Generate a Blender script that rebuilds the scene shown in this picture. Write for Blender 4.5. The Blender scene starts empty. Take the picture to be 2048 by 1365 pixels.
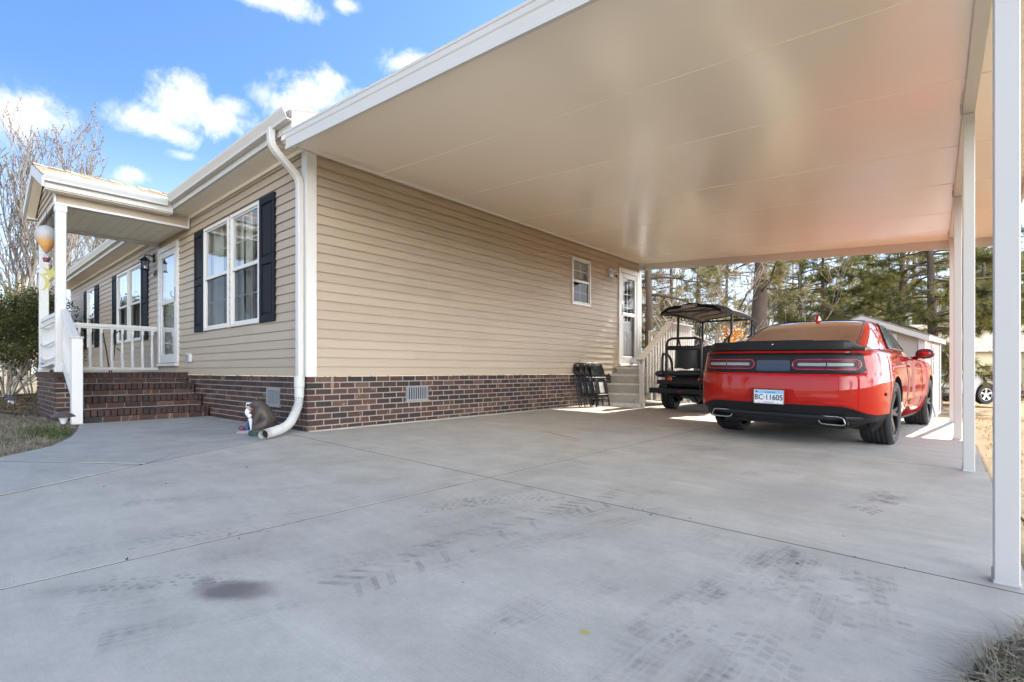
import bpy, bmesh, math, random
import numpy as np
from mathutils import Vector, Matrix
R=math.radians; PI=math.pi
rnd=random.Random(7)
scene=bpy.context.scene
COL=scene.collection
# ------------------------------------------------------------------ mesh collector
class MB:
    def __init__(s): s.v=[]; s.f=[]; s.t=[]; s.m=[]; s.tone=0.5; s.mi=0
    def add(s,vs,fs):
        b=len(s.v); s.v+= [tuple(p) for p in vs]
        for f in fs: s.f.append(tuple(b+i for i in f)); s.t.append(s.tone); s.m.append(s.mi)
    def box(s,a,b,M=None):
        x0,y0,z0=a; x1,y1,z1=b
        vs=[(x0,y0,z0),(x1,y0,z0),(x1,y1,z0),(x0,y1,z0),(x0,y0,z1),(x1,y0,z1),(x1,y1,z1),(x0,y1,z1)]
        if M is not None:
            vs=[tuple(M(*p)) for p in vs]
        fs=[(0,3,2,1),(4,5,6,7),(0,1,5,4),(1,2,6,5),(2,3,7,6),(3,0,4,7)]
        s.add(vs,fs)
    def cbox(s,a,b,c=.006,M=None):      # box with chamfered edges
        bm=bmesh.new(); bmesh.ops.create_cube(bm,size=1)
        for v in bm.verts:
            v.co=Vector([(a[i]+b[i])/2+v.co[i]*(b[i]-a[i]) for i in range(3)])
        c=min(c,min(abs(b[i]-a[i]) for i in range(3))*.45)
        bmesh.ops.bevel(bm,geom=bm.edges[:],offset=c,segments=1,affect='EDGES')
        bm.verts.index_update()
        s.add([tuple(M(*v.co)) if M else tuple(v.co) for v in bm.verts],[[v.index for v in f.verts] for f in bm.faces]); bm.free()
    def beam(s,p,q,w,h,up=(0,0,1)):      # rectangular bar from p to q
        p=Vector(p);q=Vector(q);d=(q-p).normalized();u=Vector(up)
        if abs(d.dot(u))>.99: u=Vector((1,0,0))
        r=d.cross(u).normalized();u=r.cross(d)
        vs=[]
        for c in (p,q):
            for a,b in ((-1,-1),(1,-1),(1,1),(-1,1)): vs.append(c+r*a*w/2+u*b*h/2)
        s.add(vs,[(0,1,2,3),(7,6,5,4),(0,4,5,1),(1,5,6,2),(2,6,7,3),(3,7,4,0)])
    def tube(s,pts,r,n=8,cap=True,closed=False):
        P=[Vector(p) for p in pts]; k=len(P)
        rs=r if hasattr(r,'__len__') else [r]*k
        base=len(s.v); ref=None; vs=[]
        for i in range(k):
            if closed: d=(P[(i+1)%k]-P[i-1])
            else: d=(P[min(i+1,k-1)]-P[max(i-1,0)])
            d=d.normalized() if d.length>1e-9 else Vector((0,0,1))
            if ref is None:
                ref=Vector((0,0,1)) if abs(d.z)<.9 else Vector((1,0,0))
            a=d.cross(ref)
            if a.length<1e-6: a=d.orthogonal()
            a.normalize(); b=a.cross(d); ref=b
            for j in range(n):
                t=2*PI*(j+.5)/n; vs.append(P[i]+(a*math.cos(t)+b*math.sin(t))*rs[i])
        fs=[]
        for i in range(k if closed else k-1):
            i2=(i+1)%k
            for j in range(n): fs.append((i*n+j,i*n+(j+1)%n,i2*n+(j+1)%n,i2*n+j))
        if cap and not closed: fs.append(tuple(range(n))[::-1]); fs.append(tuple((k-1)*n+j for j in range(n)))
        s.add(vs,fs)
    def lathe(s,prof,n=16,M=None,c=(0,0,0),cap=True):   # prof [(r,z)] about z
        vs=[];fs=[];k=len(prof)
        for r,z in prof:
            for j in range(n):
                t=2*PI*j/n; p=(c[0]+r*math.cos(t),c[1]+r*math.sin(t),c[2]+z)
                vs.append(tuple(M(*p)) if M else p)
        for i in range(k-1):
            for j in range(n): fs.append((i*n+j,i*n+(j+1)%n,(i+1)*n+(j+1)%n,(i+1)*n+j))
        if cap and prof[0][0]>1e-4: fs.append(tuple(range(n))[::-1])
        if cap and prof[-1][0]>1e-4: fs.append(tuple((k-1)*n+j for j in range(n)))
        s.add(vs,fs)
    def prism(s,poly,h0,h1,M):     # polygon (a,b) extruded along third coordinate, mapped through M(a,b,h)
        n=len(poly)
        vs=[M(a,b,h0) for a,b in poly]+[M(a,b,h1) for a,b in poly]
        fs=[tuple(range(n))[::-1],tuple(range(n,2*n))]+[(i,(i+1)%n,n+(i+1)%n,n+i) for i in range(n)]
        s.add([tuple(v) for v in vs],fs)
    def grid(s,fn,nu,nv,closeu=False):
        vs=[fn(i/(nu if closeu else nu-1),j/(nv-1)) for j in range(nv) for i in range(nu)]
        fs=[]
        for j in range(nv-1):
            for i in range(nu if closeu else nu-1):
                fs.append((j*nu+i,j*nu+(i+1)%nu,(j+1)*nu+(i+1)%nu,(j+1)*nu+i))
        s.add(vs,fs)
    def ball(s,c,r,n=10,m=7,jit=0):
        rx,ry,rz=r if hasattr(r,'__len__') else (r,r,r)
        vs=[];fs=[]
        for i in range(m+1):
            a=PI*i/m
            for j in range(n):
                b=2*PI*j/n;k=1+rnd.uniform(-jit,jit)
                vs.append((c[0]+rx*k*math.sin(a)*math.cos(b),c[1]+ry*k*math.sin(a)*math.sin(b),c[2]-rz*k*math.cos(a)))
        for i in range(m):
            for j in range(n): fs.append((i*n+j,i*n+(j+1)%n,(i+1)*n+(j+1)%n,(i+1)*n+j))
        s.add(vs,fs)
    def build(s,name,mat,parent=None,smooth=None,world=True,bevel=0):
        me=bpy.data.meshes.new(name)
        off=Vector((0,0,0))
        if parent is not None and world:
            p=parent
            while p is not None: off+=p.location; p=p.parent
        vs=[(x-off[0],y-off[1],z-off[2]) for x,y,z in s.v]
        me.from_pydata(vs,[],s.f)
        mats=mat if isinstance(mat,(list,tuple)) else [mat]
        for m in mats: me.materials.append(m)
        if len(mats)>1: me.polygons.foreach_set('material_index',s.m)
        if any(t!=.5 for t in s.t):
            a=me.attributes.new('tone','FLOAT','FACE'); a.data.foreach_set('value',s.t)
        bm=bmesh.new(); bm.from_mesh(me); bmesh.ops.recalc_face_normals(bm,faces=bm.faces[:]); bm.to_mesh(me); bm.free()
        if smooth is not None:
            me.polygons.foreach_set('use_smooth',[True]*len(me.polygons)); me.set_sharp_from_angle(angle=R(smooth))
        me.update()
        o=bpy.data.objects.new(name,me); COL.objects.link(o)
        if parent is not None: o.parent=parent
        if bevel:
            md=o.modifiers.new('bevel','BEVEL'); md.width=bevel; md.segments=2; md.limit_method='ANGLE'
        return o
def tag(o,label=None,cat=None,group=None,kind=None):
    if label: o['label']=label
    if cat: o['category']=cat
    if group: o['group']=group
    if kind: o['kind']=kind
    return o
def thing(name,loc,label,cat,group=None,rotz=0):
    o=bpy.data.objects.new(name,None); o.empty_display_size=.1; COL.objects.link(o)
    o.location=loc; o.rotation_euler=(0,0,rotz)
    return tag(o,label,cat,group)
def structure(o): o['kind']='structure'; return o
def dup(root,loc,rotz=0,scale=1,label=None,group=None):
    def cp(o,par):
        c=o.copy(); COL.objects.link(c); c.parent=par
        for ch in list(o.children): cp(ch,c)
        return c
    r=cp(root,None); r.location=loc; r.rotation_euler=(0,0,rotz); r.scale=(scale,)*3 if not hasattr(scale,'__len__') else scale
    if label: r['label']=label
    if group: r['group']=group
    return r
# ------------------------------------------------------------------ materials
def mk(name):
    m=bpy.data.materials.new(name); m.use_nodes=True; nt=m.node_tree; nt.nodes.clear()
    out=nt.nodes.new('ShaderNodeOutputMaterial'); return m,nt,out
def N(nt,t,**k):
    n=nt.nodes.new(t)
    for a,b in k.items():
        if a.startswith('i_'):
            key=a[2:]; key=int(key) if key.isdigit() else key.replace('_',' ')
            if hasattr(b,'is_linked') or isinstance(b,bpy.types.NodeSocket): nt.links.new(b,n.inputs[key])
            else: n.inputs[key].default_value=b
        else: setattr(n,a,b)
    return n
def math_(nt,op,a,b=None,c=None,clamp=False):
    n=nt.nodes.new('ShaderNodeMath'); n.operation=op; n.use_clamp=clamp
    for i,x in enumerate((a,b,c)):
        if x is None: continue
        if isinstance(x,bpy.types.NodeSocket): nt.links.new(x,n.inputs[i])
        else: n.inputs[i].default_value=x
    return n.outputs[0]
def mixc(nt,fac,a,b,mode='MIX'):
    n=nt.nodes.new('ShaderNodeMix'); n.data_type='RGBA'; n.blend_type=mode
    for k,x in ((0,fac),(6,a),(7,b)):
        if isinstance(x,bpy.types.NodeSocket): nt.links.new(x,n.inputs[k])
        else: n.inputs[k].default_value=x if not hasattr(x,'__len__') else (*x[:3],1)
    return n.outputs[2]
def ramp(nt,fac,stops,interp='LINEAR'):
    n=nt.nodes.new('ShaderNodeValToRGB'); n.color_ramp.interpolation=interp
    e=n.color_ramp.elements
    while len(e)<len(stops): e.new(.5)
    for i,(p,c) in enumerate(stops):
        e[i].position=p; e[i].color=(*c[:3],1) if hasattr(c,'__len__') else (c,c,c,1)
    nt.links.new(fac,n.inputs[0]); return n.outputs[0]
def noise(nt,vec,scale,detail=4,rough=.55,dist=0):
    n=N(nt,'ShaderNodeTexNoise',i_Scale=scale,i_Detail=detail,i_Roughness=rough,i_Distortion=dist)
    if vec is not None: nt.links.new(vec,n.inputs['Vector'])
    return n.outputs[0]
def coords(nt,scale=None,which='Object'):
    tc=nt.nodes.new('ShaderNodeTexCoord'); v=tc.outputs[which]
    if scale:
        mp=N(nt,'ShaderNodeMapping'); mp.inputs['Scale'].default_value=scale; nt.links.new(v,mp.inputs['Vector']); v=mp.outputs[0]
    return v
def simple(name,col,rough=.5,var=.12,scale=6,bump=0,bscale=60,metal=0,spec=.5,coat=0,stretch=None,dirt=None,tone=0):
    m,nt,out=mk(name)
    b=N(nt,'ShaderNodeBsdfPrincipled'); b.inputs['Roughness'].default_value=rough; b.inputs['Metallic'].default_value=metal
    b.inputs['Specular IOR Level'].default_value=spec; b.inputs['Coat Weight'].default_value=coat; b.inputs['Coat Roughness'].default_value=.03
    v=coords(nt,stretch)
    n1=noise(nt,v,scale)
    c=mixc(nt,n1,[x*(1-var) for x in col],[min(x*(1+var),.95) for x in col])
    if tone:
        at=N(nt,'ShaderNodeAttribute',attribute_name='tone')
        f=math_(nt,'MULTIPLY_ADD',at.outputs['Fac'],tone*2,1-tone)
        c=mixc(nt,1,c,f,'MULTIPLY')
    if dirt:
        n2=noise(nt,v,dirt[1],6,.7)
        c=mixc(nt,ramp(nt,n2,[(.45,0),(.75,dirt[2])]),c,dirt[0])
    nt.links.new(c,b.inputs['Base Color'])
    if bump:
        bp=N(nt,'ShaderNodeBump',i_Strength=bump,i_Distance=.01); nt.links.new(noise(nt,v,bscale),bp.inputs['Height']); nt.links.new(bp.outputs[0],b.inputs['Normal'])
    nt.links.new(b.outputs[0],out.inputs[0]); return m
M_={}
M_['white']=simple('white_vinyl',(.54,.54,.525),.42,.03,3,dirt=((.55,.53,.48),9,.18))
M_['fascia']=simple('white_fascia_aluminium',(.53,.515,.48),.4,.04,2,dirt=((.5,.48,.42),5,.15))
M_['post']=simple('white_painted_post',(.54,.52,.49),.35,.03,2,dirt=((.55,.52,.46),7,.16))
M_['cream']=simple('cream_soffit_vinyl',(.80,.745,.645),.5,.04,4)
M_['trim']=simple('white_window_trim',(.58,.57,.535),.4,.03,3)
M_['black']=simple('black_satin_plastic',(.012,.0125,.014),.40,.2,9,spec=.28)
M_['blackmetal']=simple('black_powder_coat',(.010,.011,.012),.38,.2,12,spec=.35)
M_['shutter']=simple('dark_shutter_vinyl',(.009,.0105,.0145),.6,.2,4,spec=.15,stretch=(3,3,30))
M_['rubber']=simple('tyre_rubber',(.022,.022,.023),.75,.25,14,bump=.15)
M_['rim']=simple('dark_alloy_rim',(.035,.038,.042),.28,.1,5,metal=.7)
M_['chrome']=simple('chrome_trim',(.72,.72,.72),.14,.03,5,metal=1)
M_['silver']=simple('silver_paint',(.30,.30,.295),.3,.03,3,metal=.5,coat=.6)
M_['alloy']=simple('bright_alloy_rim',(.62,.62,.62),.25,.05,4,metal=.8)
M_['woodwhite']=simple('weathered_white_painted_wood',(.60,.56,.49),.65,.12,4,bump=.2,bscale=30,stretch=(1,1,3),dirt=((.30,.27,.22),11,.55))
M_['woodgrey']=simple('weathered_bare_wood',(.36,.31,.26),.8,.2,6,bump=.3,bscale=40,stretch=(2,2,.6),dirt=((.20,.17,.14),14,.6))
M_['seat']=simple('black_quilted_vinyl',(.020,.021,.023),.45,.15,10,bump=.25,bscale=35)
M_['shingle']=simple('tan_asphalt_shingle',(.34,.28,.21),.85,.16,24,bump=.5,bscale=160,tone=.45)
M_['shinglegrey']=simple('grey_asphalt_shingle',(.24,.22,.20),.85,.2,20,bump=.5,bscale=120)
M_['mortar']=simple('brick_mortar',(.27,.25,.225),.9,.2,25,bump=.5,bscale=180)
M_['bark']=simple('pine_bark',(.115,.085,.065),.9,.4,5,bump=1,bscale=18,stretch=(3,3,.7))
M_['paleb']=simple('pale_bare_bark',(.27,.235,.195),.85,.3,4,bump=.4,bscale=30)
M_['darktwig']=simple('grey_twig_bark',(.20,.178,.152),.85,.3,3)
M_['stonegrey']=simple('grey_cast_stone',(.30,.30,.30),.8,.25,25,bump=.4,bscale=60)
M_['brown']=simple('brown_cast_resin',(.060,.046,.038),.6,.3,18,bump=.4,bscale=60)
M_['curtain']=simple('pale_curtain_cloth',(.56,.57,.50),.8,.08,6)
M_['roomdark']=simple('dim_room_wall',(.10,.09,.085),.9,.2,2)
M_['greencast']=simple('dark_green_cast',(.03,.06,.05),.6,.2,9)
M_['hose']=simple('white_corrugated_plastic',(.47,.47,.46),.45,.05,8,dirt=((.45,.43,.38),8,.3))
M_['treadwood']=simple('painted_tread_lit',(.70,.67,.60),.6,.1,5,bump=.2,bscale=30,dirt=((.34,.29,.23),9,.5))  # painted wood, lightened as if light falls on the tread tops
M_['riserwood']=simple('cream_painted_riser_shaded',(.50,.46,.385),.65,.1,5,bump=.2,bscale=30,stretch=(1,1,3),dirt=((.28,.24,.19),7,.5))  # painted wood, darkened so the lit treads stand out from the risers
M_['canopy']=simple('matt_black_canopy',(.010,.010,.011),.7,.2,8,spec=.08)
M_['galv']=simple('galvanised_vent',(.25,.27,.295),.5,.1,12,metal=.3)
M_['darkhole']=simple('dark_opening',(.012,.012,.012),.9,.1,3)
M_['shed']=simple('grey_shed_siding',(.36,.34,.31),.7,.06,4)
M_['paleyellow']=simple('pale_yellow_siding',(.50,.45,.29),.6,.05,4)
M_['red']=simple('red_lens',(.45,.008,.012),.15,.1,10,coat=.5)
M_['redwine']=simple('tail_lamp_red_glass',(.075,.001,.006),.2,.15,10,spec=.3,coat=.15)
M_['orange']=simple('orange_lens',(.75,.10,.02),.2,.1,10,coat=.5)
M_['lightbar']=simple('frosted_light_bar',(.27,.28,.275),.3,.05,5)
M_['yellow']=simple('yellow_painted_metal',(.36,.34,.06),.35,.1,12)
M_['amberleaf']=simple('amber_autumn_leaf',(.85,.36,.02),.6,.25,12)
M_['bluecloth']=simple('blue_painted_resin',(.05,.09,.22),.5,.2,20)
M_['plum']=simple('dark_red_painted_resin',(.14,.03,.05),.5,.2,20)
M_['platewhite']=simple('plate_white',(.74,.76,.80),.4,.03,6)
M_['plateblue']=simple('plate_sky_blue',(.20,.50,.78),.4,.05,6)
M_['ink']=simple('plate_navy_ink',(.015,.03,.06),.5,.1,6)
M_['lettering']=simple('pale_grey_lettering',(.42,.40,.37),.5,.1,6)
M_['clearplastic']=simple('clear_lamp_plastic',(.55,.56,.58),.15,.1,10)
M_['lampbrown']=simple('bronze_lamp_metal',(.11,.085,.07),.4,.2,15,metal=.4)
M_['panelglossy']=simple('smoked_gloss_panel',(.030,.034,.050),.14,.1,6,spec=.4,coat=.3)

def siding_mat(name,col):
    m,nt,out=mk(name); b=N(nt,'ShaderNodeBsdfPrincipled',i_Roughness=.5)
    v=coords(nt,(1,1,1)); n1=noise(nt,v,1.3,5); n2=noise(nt,coords(nt,(2,2,60)),1.5,4)
    c=mixc(nt,n1,[x*.93 for x in col],[x*1.06 for x in col]); tn=N(nt,'ShaderNodeAttribute',attribute_name='tone').outputs['Fac']; c=mixc(nt,1,c,math_(nt,'MULTIPLY_ADD',tn,.14,.93),'MULTIPLY'); c=mixc(nt,ramp(nt,n2,[(.4,0),(.7,.12)]),c,[x*.8 for x in col])
    c=mixc(nt,ramp(nt,noise(nt,v,4,6,.7),[(.55,0),(.8,.16)]),c,(.25,.22,.18))
    nt.links.new(c,b.inputs['Base Color'])
    bp=N(nt,'ShaderNodeBump',i_Strength=.12,i_Distance=.01); nt.links.new(noise(nt,coords(nt,(1.2,1.2,40)),3,3),bp.inputs['Height']); nt.links.new(bp.outputs[0],b.inputs['Normal'])
    nt.links.new(b.outputs[0],out.inputs[0]); return m
M_['lapshade']=simple('siding_lap_shade',(.085,.062,.042),.9,.2,6)  # dark colour on lap undersides, painting in the shadow line under each course
M_['siding']=siding_mat('tan_vinyl_siding',(.365,.297,.215))

def brick_mat():
    m,nt,out=mk('tumbled_brown_brick'); b=N(nt,'ShaderNodeBsdfPrincipled',i_Roughness=.85)
    at=N(nt,'ShaderNodeAttribute',attribute_name='tone').outputs['Fac']
    c=ramp(nt,at,[(0,(.018,.015,.014)),(.12,(.032,.018,.014)),(.45,(.056,.025,.018)),(.75,(.074,.033,.022)),(.92,(.090,.044,.030)),(1,(.125,.075,.05))])
    v=coords(nt); st=noise(nt,coords(nt,(14,14,4)),1,3)
    tan=ramp(nt,st,[(.60,0),(.66,1)])
    tanmask=math_(nt,'MULTIPLY',tan,ramp(nt,at,[(.66,0),(.76,.8)]))
    c=mixc(nt,tanmask,c,(.34,.26,.17))
    c=mixc(nt,ramp(nt,noise(nt,v,30,5,.7),[(.35,.5),(.6,0)]),c,(.03,.024,.022))
    c=mixc(nt,ramp(nt,noise(nt,v,9,5,.7),[(.58,0),(.85,.25)]),c,(.20,.175,.15))
    nt.links.new(c,b.inputs['Base Color'])
    bp=N(nt,'ShaderNodeBump',i_Strength=.6,i_Distance=.006); nt.links.new(noise(nt,v,70,6,.7),bp.inputs['Height']); nt.links.new(bp.outputs[0],b.inputs['Normal'])
    nt.links.new(b.outputs[0],out.inputs[0]); return m
M_['brick']=brick_mat()

def concrete_mat(name,base,stains):
    m,nt,out=mk(name); b=N(nt,'ShaderNodeBsdfPrincipled'); b.inputs['Specular IOR Level'].default_value=.3
    v=coords(nt)
    c=mixc(nt,noise(nt,v,.55,6,.6),[x*.86 for x in base],[x*1.1 for x in base])
    c=mixc(nt,ramp(nt,noise(nt,v,3.2,7,.68),[(.34,.5),(.62,0)]),c,[x*.62 for x in base])
    c=mixc(nt,ramp(nt,noise(nt,coords(nt,(.5,2.4,1)),2.1,6,.62,.6),[(.50,0),(.74,.38)]),c,[min(.9,x*1.28) for x in base])
    c=mixc(nt,ramp(nt,noise(nt,v,85,3,.6),[(.3,.22),(.6,0)]),c,[x*.72 for x in base])
    c=mixc(nt,ramp(nt,noise(nt,v,210,2,.5),[(.70,0),(.76,.45)]),c,[x*.45 for x in base])
    c=mixc(nt,ramp(nt,noise(nt,coords(nt,(1.1,.35,1)),1.5,5,.6,.4),[(.54,0),(.72,.34)]),c,(base[0]*.62,base[1]*.58,base[2]*.54))
    c=mixc(nt,1,c,math_(nt,'MULTIPLY_ADD',noise(nt,coords(nt,(2.5,95,1)),2,5,.7),.20,.90),'MULTIPLY')
    c=mixc(nt,1,c,math_(nt,'MULTIPLY_ADD',noise(nt,v,33,6,.75),.26,.87),'MULTIPLY')
    sep=N(nt,'ShaderNodeSeparateXYZ'); nt.links.new(v,sep.inputs[0]); X,Y=sep.outputs[0],sep.outputs[1]
    wob=noise(nt,v,7,4,.6)
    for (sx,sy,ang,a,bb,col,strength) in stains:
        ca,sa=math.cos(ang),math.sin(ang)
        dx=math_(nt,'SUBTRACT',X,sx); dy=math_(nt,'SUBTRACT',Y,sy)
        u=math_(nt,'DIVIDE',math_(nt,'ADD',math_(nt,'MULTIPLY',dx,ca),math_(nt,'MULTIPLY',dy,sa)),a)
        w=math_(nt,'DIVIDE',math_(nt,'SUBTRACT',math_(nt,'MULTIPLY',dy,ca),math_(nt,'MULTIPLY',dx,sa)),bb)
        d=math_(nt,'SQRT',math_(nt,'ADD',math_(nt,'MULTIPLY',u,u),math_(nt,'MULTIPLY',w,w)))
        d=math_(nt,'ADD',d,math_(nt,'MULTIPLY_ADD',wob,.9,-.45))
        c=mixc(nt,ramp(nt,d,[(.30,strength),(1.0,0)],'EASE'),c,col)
    nt.links.new(c,b.inputs['Base Color'])
    nt.links.new(ramp(nt,noise(nt,v,2.2,5),[(.3,.62),(.7,.85)]),b.inputs['Roughness'])
    bp=N(nt,'ShaderNodeBump',i_Strength=.35,i_Distance=.004)
    h=math_(nt,'ADD',noise(nt,v,140,4,.6),math_(nt,'MULTIPLY',noise(nt,coords(nt,(4,90,1)),2,3),.5)); nt.links.new(h,bp.inputs['Height']); nt.links.new(bp.outputs[0],b.inputs['Normal'])
    nt.links.new(b.outputs[0],out.inputs[0]); return m

def glass_mat(name,tint,refl=1.0,rough=.0,ior=1.5,wav=0):
    m,nt,out=mk(name)
    g=N(nt,'ShaderNodeBsdfGlossy',i_Roughness=rough,i_Color=(.95,.97,1,1)); t=N(nt,'ShaderNodeBsdfTransparent',i_Color=(*tint,1))
    F0=((ior-1)/(ior+1))**2
    ge=nt.nodes.new('ShaderNodeNewGeometry'); dp=nt.nodes.new('ShaderNodeVectorMath'); dp.operation='DOT_PRODUCT'; nt.links.new(ge.outputs['Normal'],dp.inputs[0]); nt.links.new(ge.outputs['Incoming'],dp.inputs[1])
    cs=math_(nt,'SUBTRACT',1.0,math_(nt,'ABSOLUTE',dp.outputs['Value']),clamp=True)
    f=math_(nt,'MULTIPLY',math_(nt,'MULTIPLY_ADD',math_(nt,'POWER',cs,5.0),1-F0,F0),refl,clamp=True)
    if wav:
        bp=N(nt,'ShaderNodeBump',i_Strength=wav,i_Distance=.02); nt.links.new(noise(nt,coords(nt,(1,1,1)),2.2,1),bp.inputs['Height']); nt.links.new(bp.outputs[0],g.inputs['Normal'])
    mx=N(nt,'ShaderNodeMixShader'); nt.links.new(f,mx.inputs[0]); nt.links.new(t.outputs[0],mx.inputs[1]); nt.links.new(g.outputs[0],mx.inputs[2]); nt.links.new(mx.outputs[0],out.inputs[0]); return m
M_['glass']=glass_mat('window_glass',(.80,.83,.82),1.9,.0,1.6,.25)
M_['doorglass']=glass_mat('back_door_glass',(.86,.88,.88),.6,.0,1.5,.1)
M_['palesap']=simple('sunlit_pale_bark',(.42,.35,.27),.85,.3,4)
M_['screen']=glass_mat('screened_glass',(.40,.41,.43),.42,.03,1.5,.25)
M_['carglass']=glass_mat('tinted_car_glass',(.50,.48,.45),1.9,.0,1.9)

def paint_mat(name,col):
    m,nt,out=mk(name); b=N(nt,'ShaderNodeBsdfPrincipled',i_Roughness=.32)
    b.inputs['Specular IOR Level'].default_value=.0; b.inputs['Base Color'].default_value=(*col,1); b.inputs['Coat Weight'].default_value=1; b.inputs['Coat Roughness'].default_value=.025; b.inputs['Coat IOR'].default_value=1.5
    v=coords(nt); c=mixc(nt,noise(nt,v,1.2,3),[x*.92 for x in col],[x*1.08 for x in col]); c=mixc(nt,ramp(nt,noise(nt,v,60,3,.6),[(.6,0),(.8,.03)]),c,(.4,.2,.15))
    nt.links.new(c,b.inputs['Base Color'])
    nt.links.new(b.outputs[0],out.inputs[0]); return m
M_['carred']=paint_mat('orange_red_car_paint',(.36,.009,.005))

def ceiling_mat():
    m,nt,out=mk('glossy_almond_roof_pan'); b=N(nt,'ShaderNodeBsdfPrincipled')
    v=coords(nt); col=(.92,.845,.72)
    c=mixc(nt,noise(nt,v,.8,4),[x*.97 for x in col],[x*1.03 for x in col]); nt.links.new(c,b.inputs['Base Color'])
    b.inputs['Roughness'].default_value=.27; b.inputs['Specular IOR Level'].default_value=1.0; b.inputs['Coat Weight'].default_value=.7; b.inputs['Coat Roughness'].default_value=.2; b.inputs['Coat IOR'].default_value=1.7
    bp=N(nt,'ShaderNodeBump',i_Strength=.05,i_Distance=.012)
    h=math_(nt,'ADD',noise(nt,coords(nt,(.5,1,1)),.9,0),math_(nt,'MULTIPLY',noise(nt,coords(nt,(1,1,1)),150,2),.05)); nt.links.new(h,bp.inputs['Height']); nt.links.new(bp.outputs[0],b.inputs['Normal'])
    nt.links.new(b.outputs[0],out.inputs[0]); return m
M_['ceiling']=ceiling_mat()

def ground_mat():
    m,nt,out=mk('winter_lawn_and_pine_straw'); b=N(nt,'ShaderNodeBsdfPrincipled',i_Roughness=.95); b.inputs['Specular IOR Level'].default_value=.1
    v=coords(nt); sep=N(nt,'ShaderNodeSeparateXYZ'); nt.links.new(v,sep.inputs[0])
    g=mixc(nt,noise(nt,v,2.6,7,.7),(.19,.165,.115),(.40,.35,.25)); g=mixc(nt,ramp(nt,noise(nt,v,.9,5,.6),[(.55,0),(.72,.45)]),g,(.13,.13,.06))
    g=mixc(nt,ramp(nt,noise(nt,v,38,4,.7),[(.35,.45),(.6,0)]),g,(.06,.05,.035))
    s=mixc(nt,noise(nt,v,5,7,.72),(.28,.175,.085),(.66,.46,.27)); s=mixc(nt,ramp(nt,noise(nt,v,60,4,.7),[(.35,.55),(.6,0)]),s,(.07,.04,.022))
    f=math_(nt,'ADD',math_(nt,'MULTIPLY',sep.outputs[1],.12),math_(nt,'MULTIPLY_ADD',noise(nt,v,.35,4),1.2,-.75))
    e=math_(nt,'MULTIPLY_ADD',sep.outputs[0],.10,.1)
    c=mixc(nt,math_(nt,'MULTIPLY',math_(nt,'ADD',f,0,clamp=True),math_(nt,'ADD',e,0,clamp=True),clamp=True),g,s)
    nt.links.new(c,b.inputs['Base Color'])
    bp=N(nt,'ShaderNodeBump',i_Strength=1,i_Distance=.03); nt.links.new(noise(nt,v,26,6,.75),bp.inputs['Height']); nt.links.new(bp.outputs[0],b.inputs['Normal'])
    nt.links.new(b.outputs[0],out.inputs[0]); return m
M_['ground']=ground_mat()
M_['mulch']=simple('dark_bark_mulch',(.085,.062,.05),.95,.45,16,bump=1,bscale=45,dirt=((.22,.18,.14),30,.5))

def leaf_mat(name,c0,c1,trans=.35,scale=1.5,c2=None):
    m,nt,out=mk(name); v=coords(nt); f=noise(nt,v,scale,4,.6); c=mixc(nt,ramp(nt,f,[(.35,0),(.65,1)]),c0,c1)
    if c2: c=mixc(nt,ramp(nt,noise(nt,v,scale*4,2),[(.58,0),(.7,.8)]),c,c2)
    d=N(nt,'ShaderNodeBsdfPrincipled',i_Roughness=.6); nt.links.new(c,d.inputs['Base Color']); d.inputs['Specular IOR Level'].default_value=.3
    t=N(nt,'ShaderNodeBsdfTranslucent'); nt.links.new(c,t.inputs['Color'])
    mx=N(nt,'ShaderNodeMixShader'); mx.inputs[0].default_value=trans; nt.links.new(d.outputs[0],mx.inputs[1]); nt.links.new(t.outputs[0],mx.inputs[2]); nt.links.new(mx.outputs[0],out.inputs[0]); return m
M_['needle']=leaf_mat('pine_needles',(.060,.074,.020),(.18,.175,.045),.5,.9,(.28,.22,.08))
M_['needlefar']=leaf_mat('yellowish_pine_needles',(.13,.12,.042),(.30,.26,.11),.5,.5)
M_['shrubleaf']=leaf_mat('evergreen_shrub_leaf',(.040,.050,.018),(.115,.12,.034),.4,1.6,(.22,.20,.05))
M_['dryblade']=leaf_mat('dry_grass_blade',(.20,.17,.115),(.34,.30,.22),.25,3,(.10,.13,.04))
M_['greenblade']=leaf_mat('green_grass_blade',(.055,.08,.022),(.12,.14,.05),.3,4)
M_['dryleaf']=leaf_mat('clinging_dry_leaf',(.16,.10,.05),(.36,.25,.10),.4,1.2)
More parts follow.
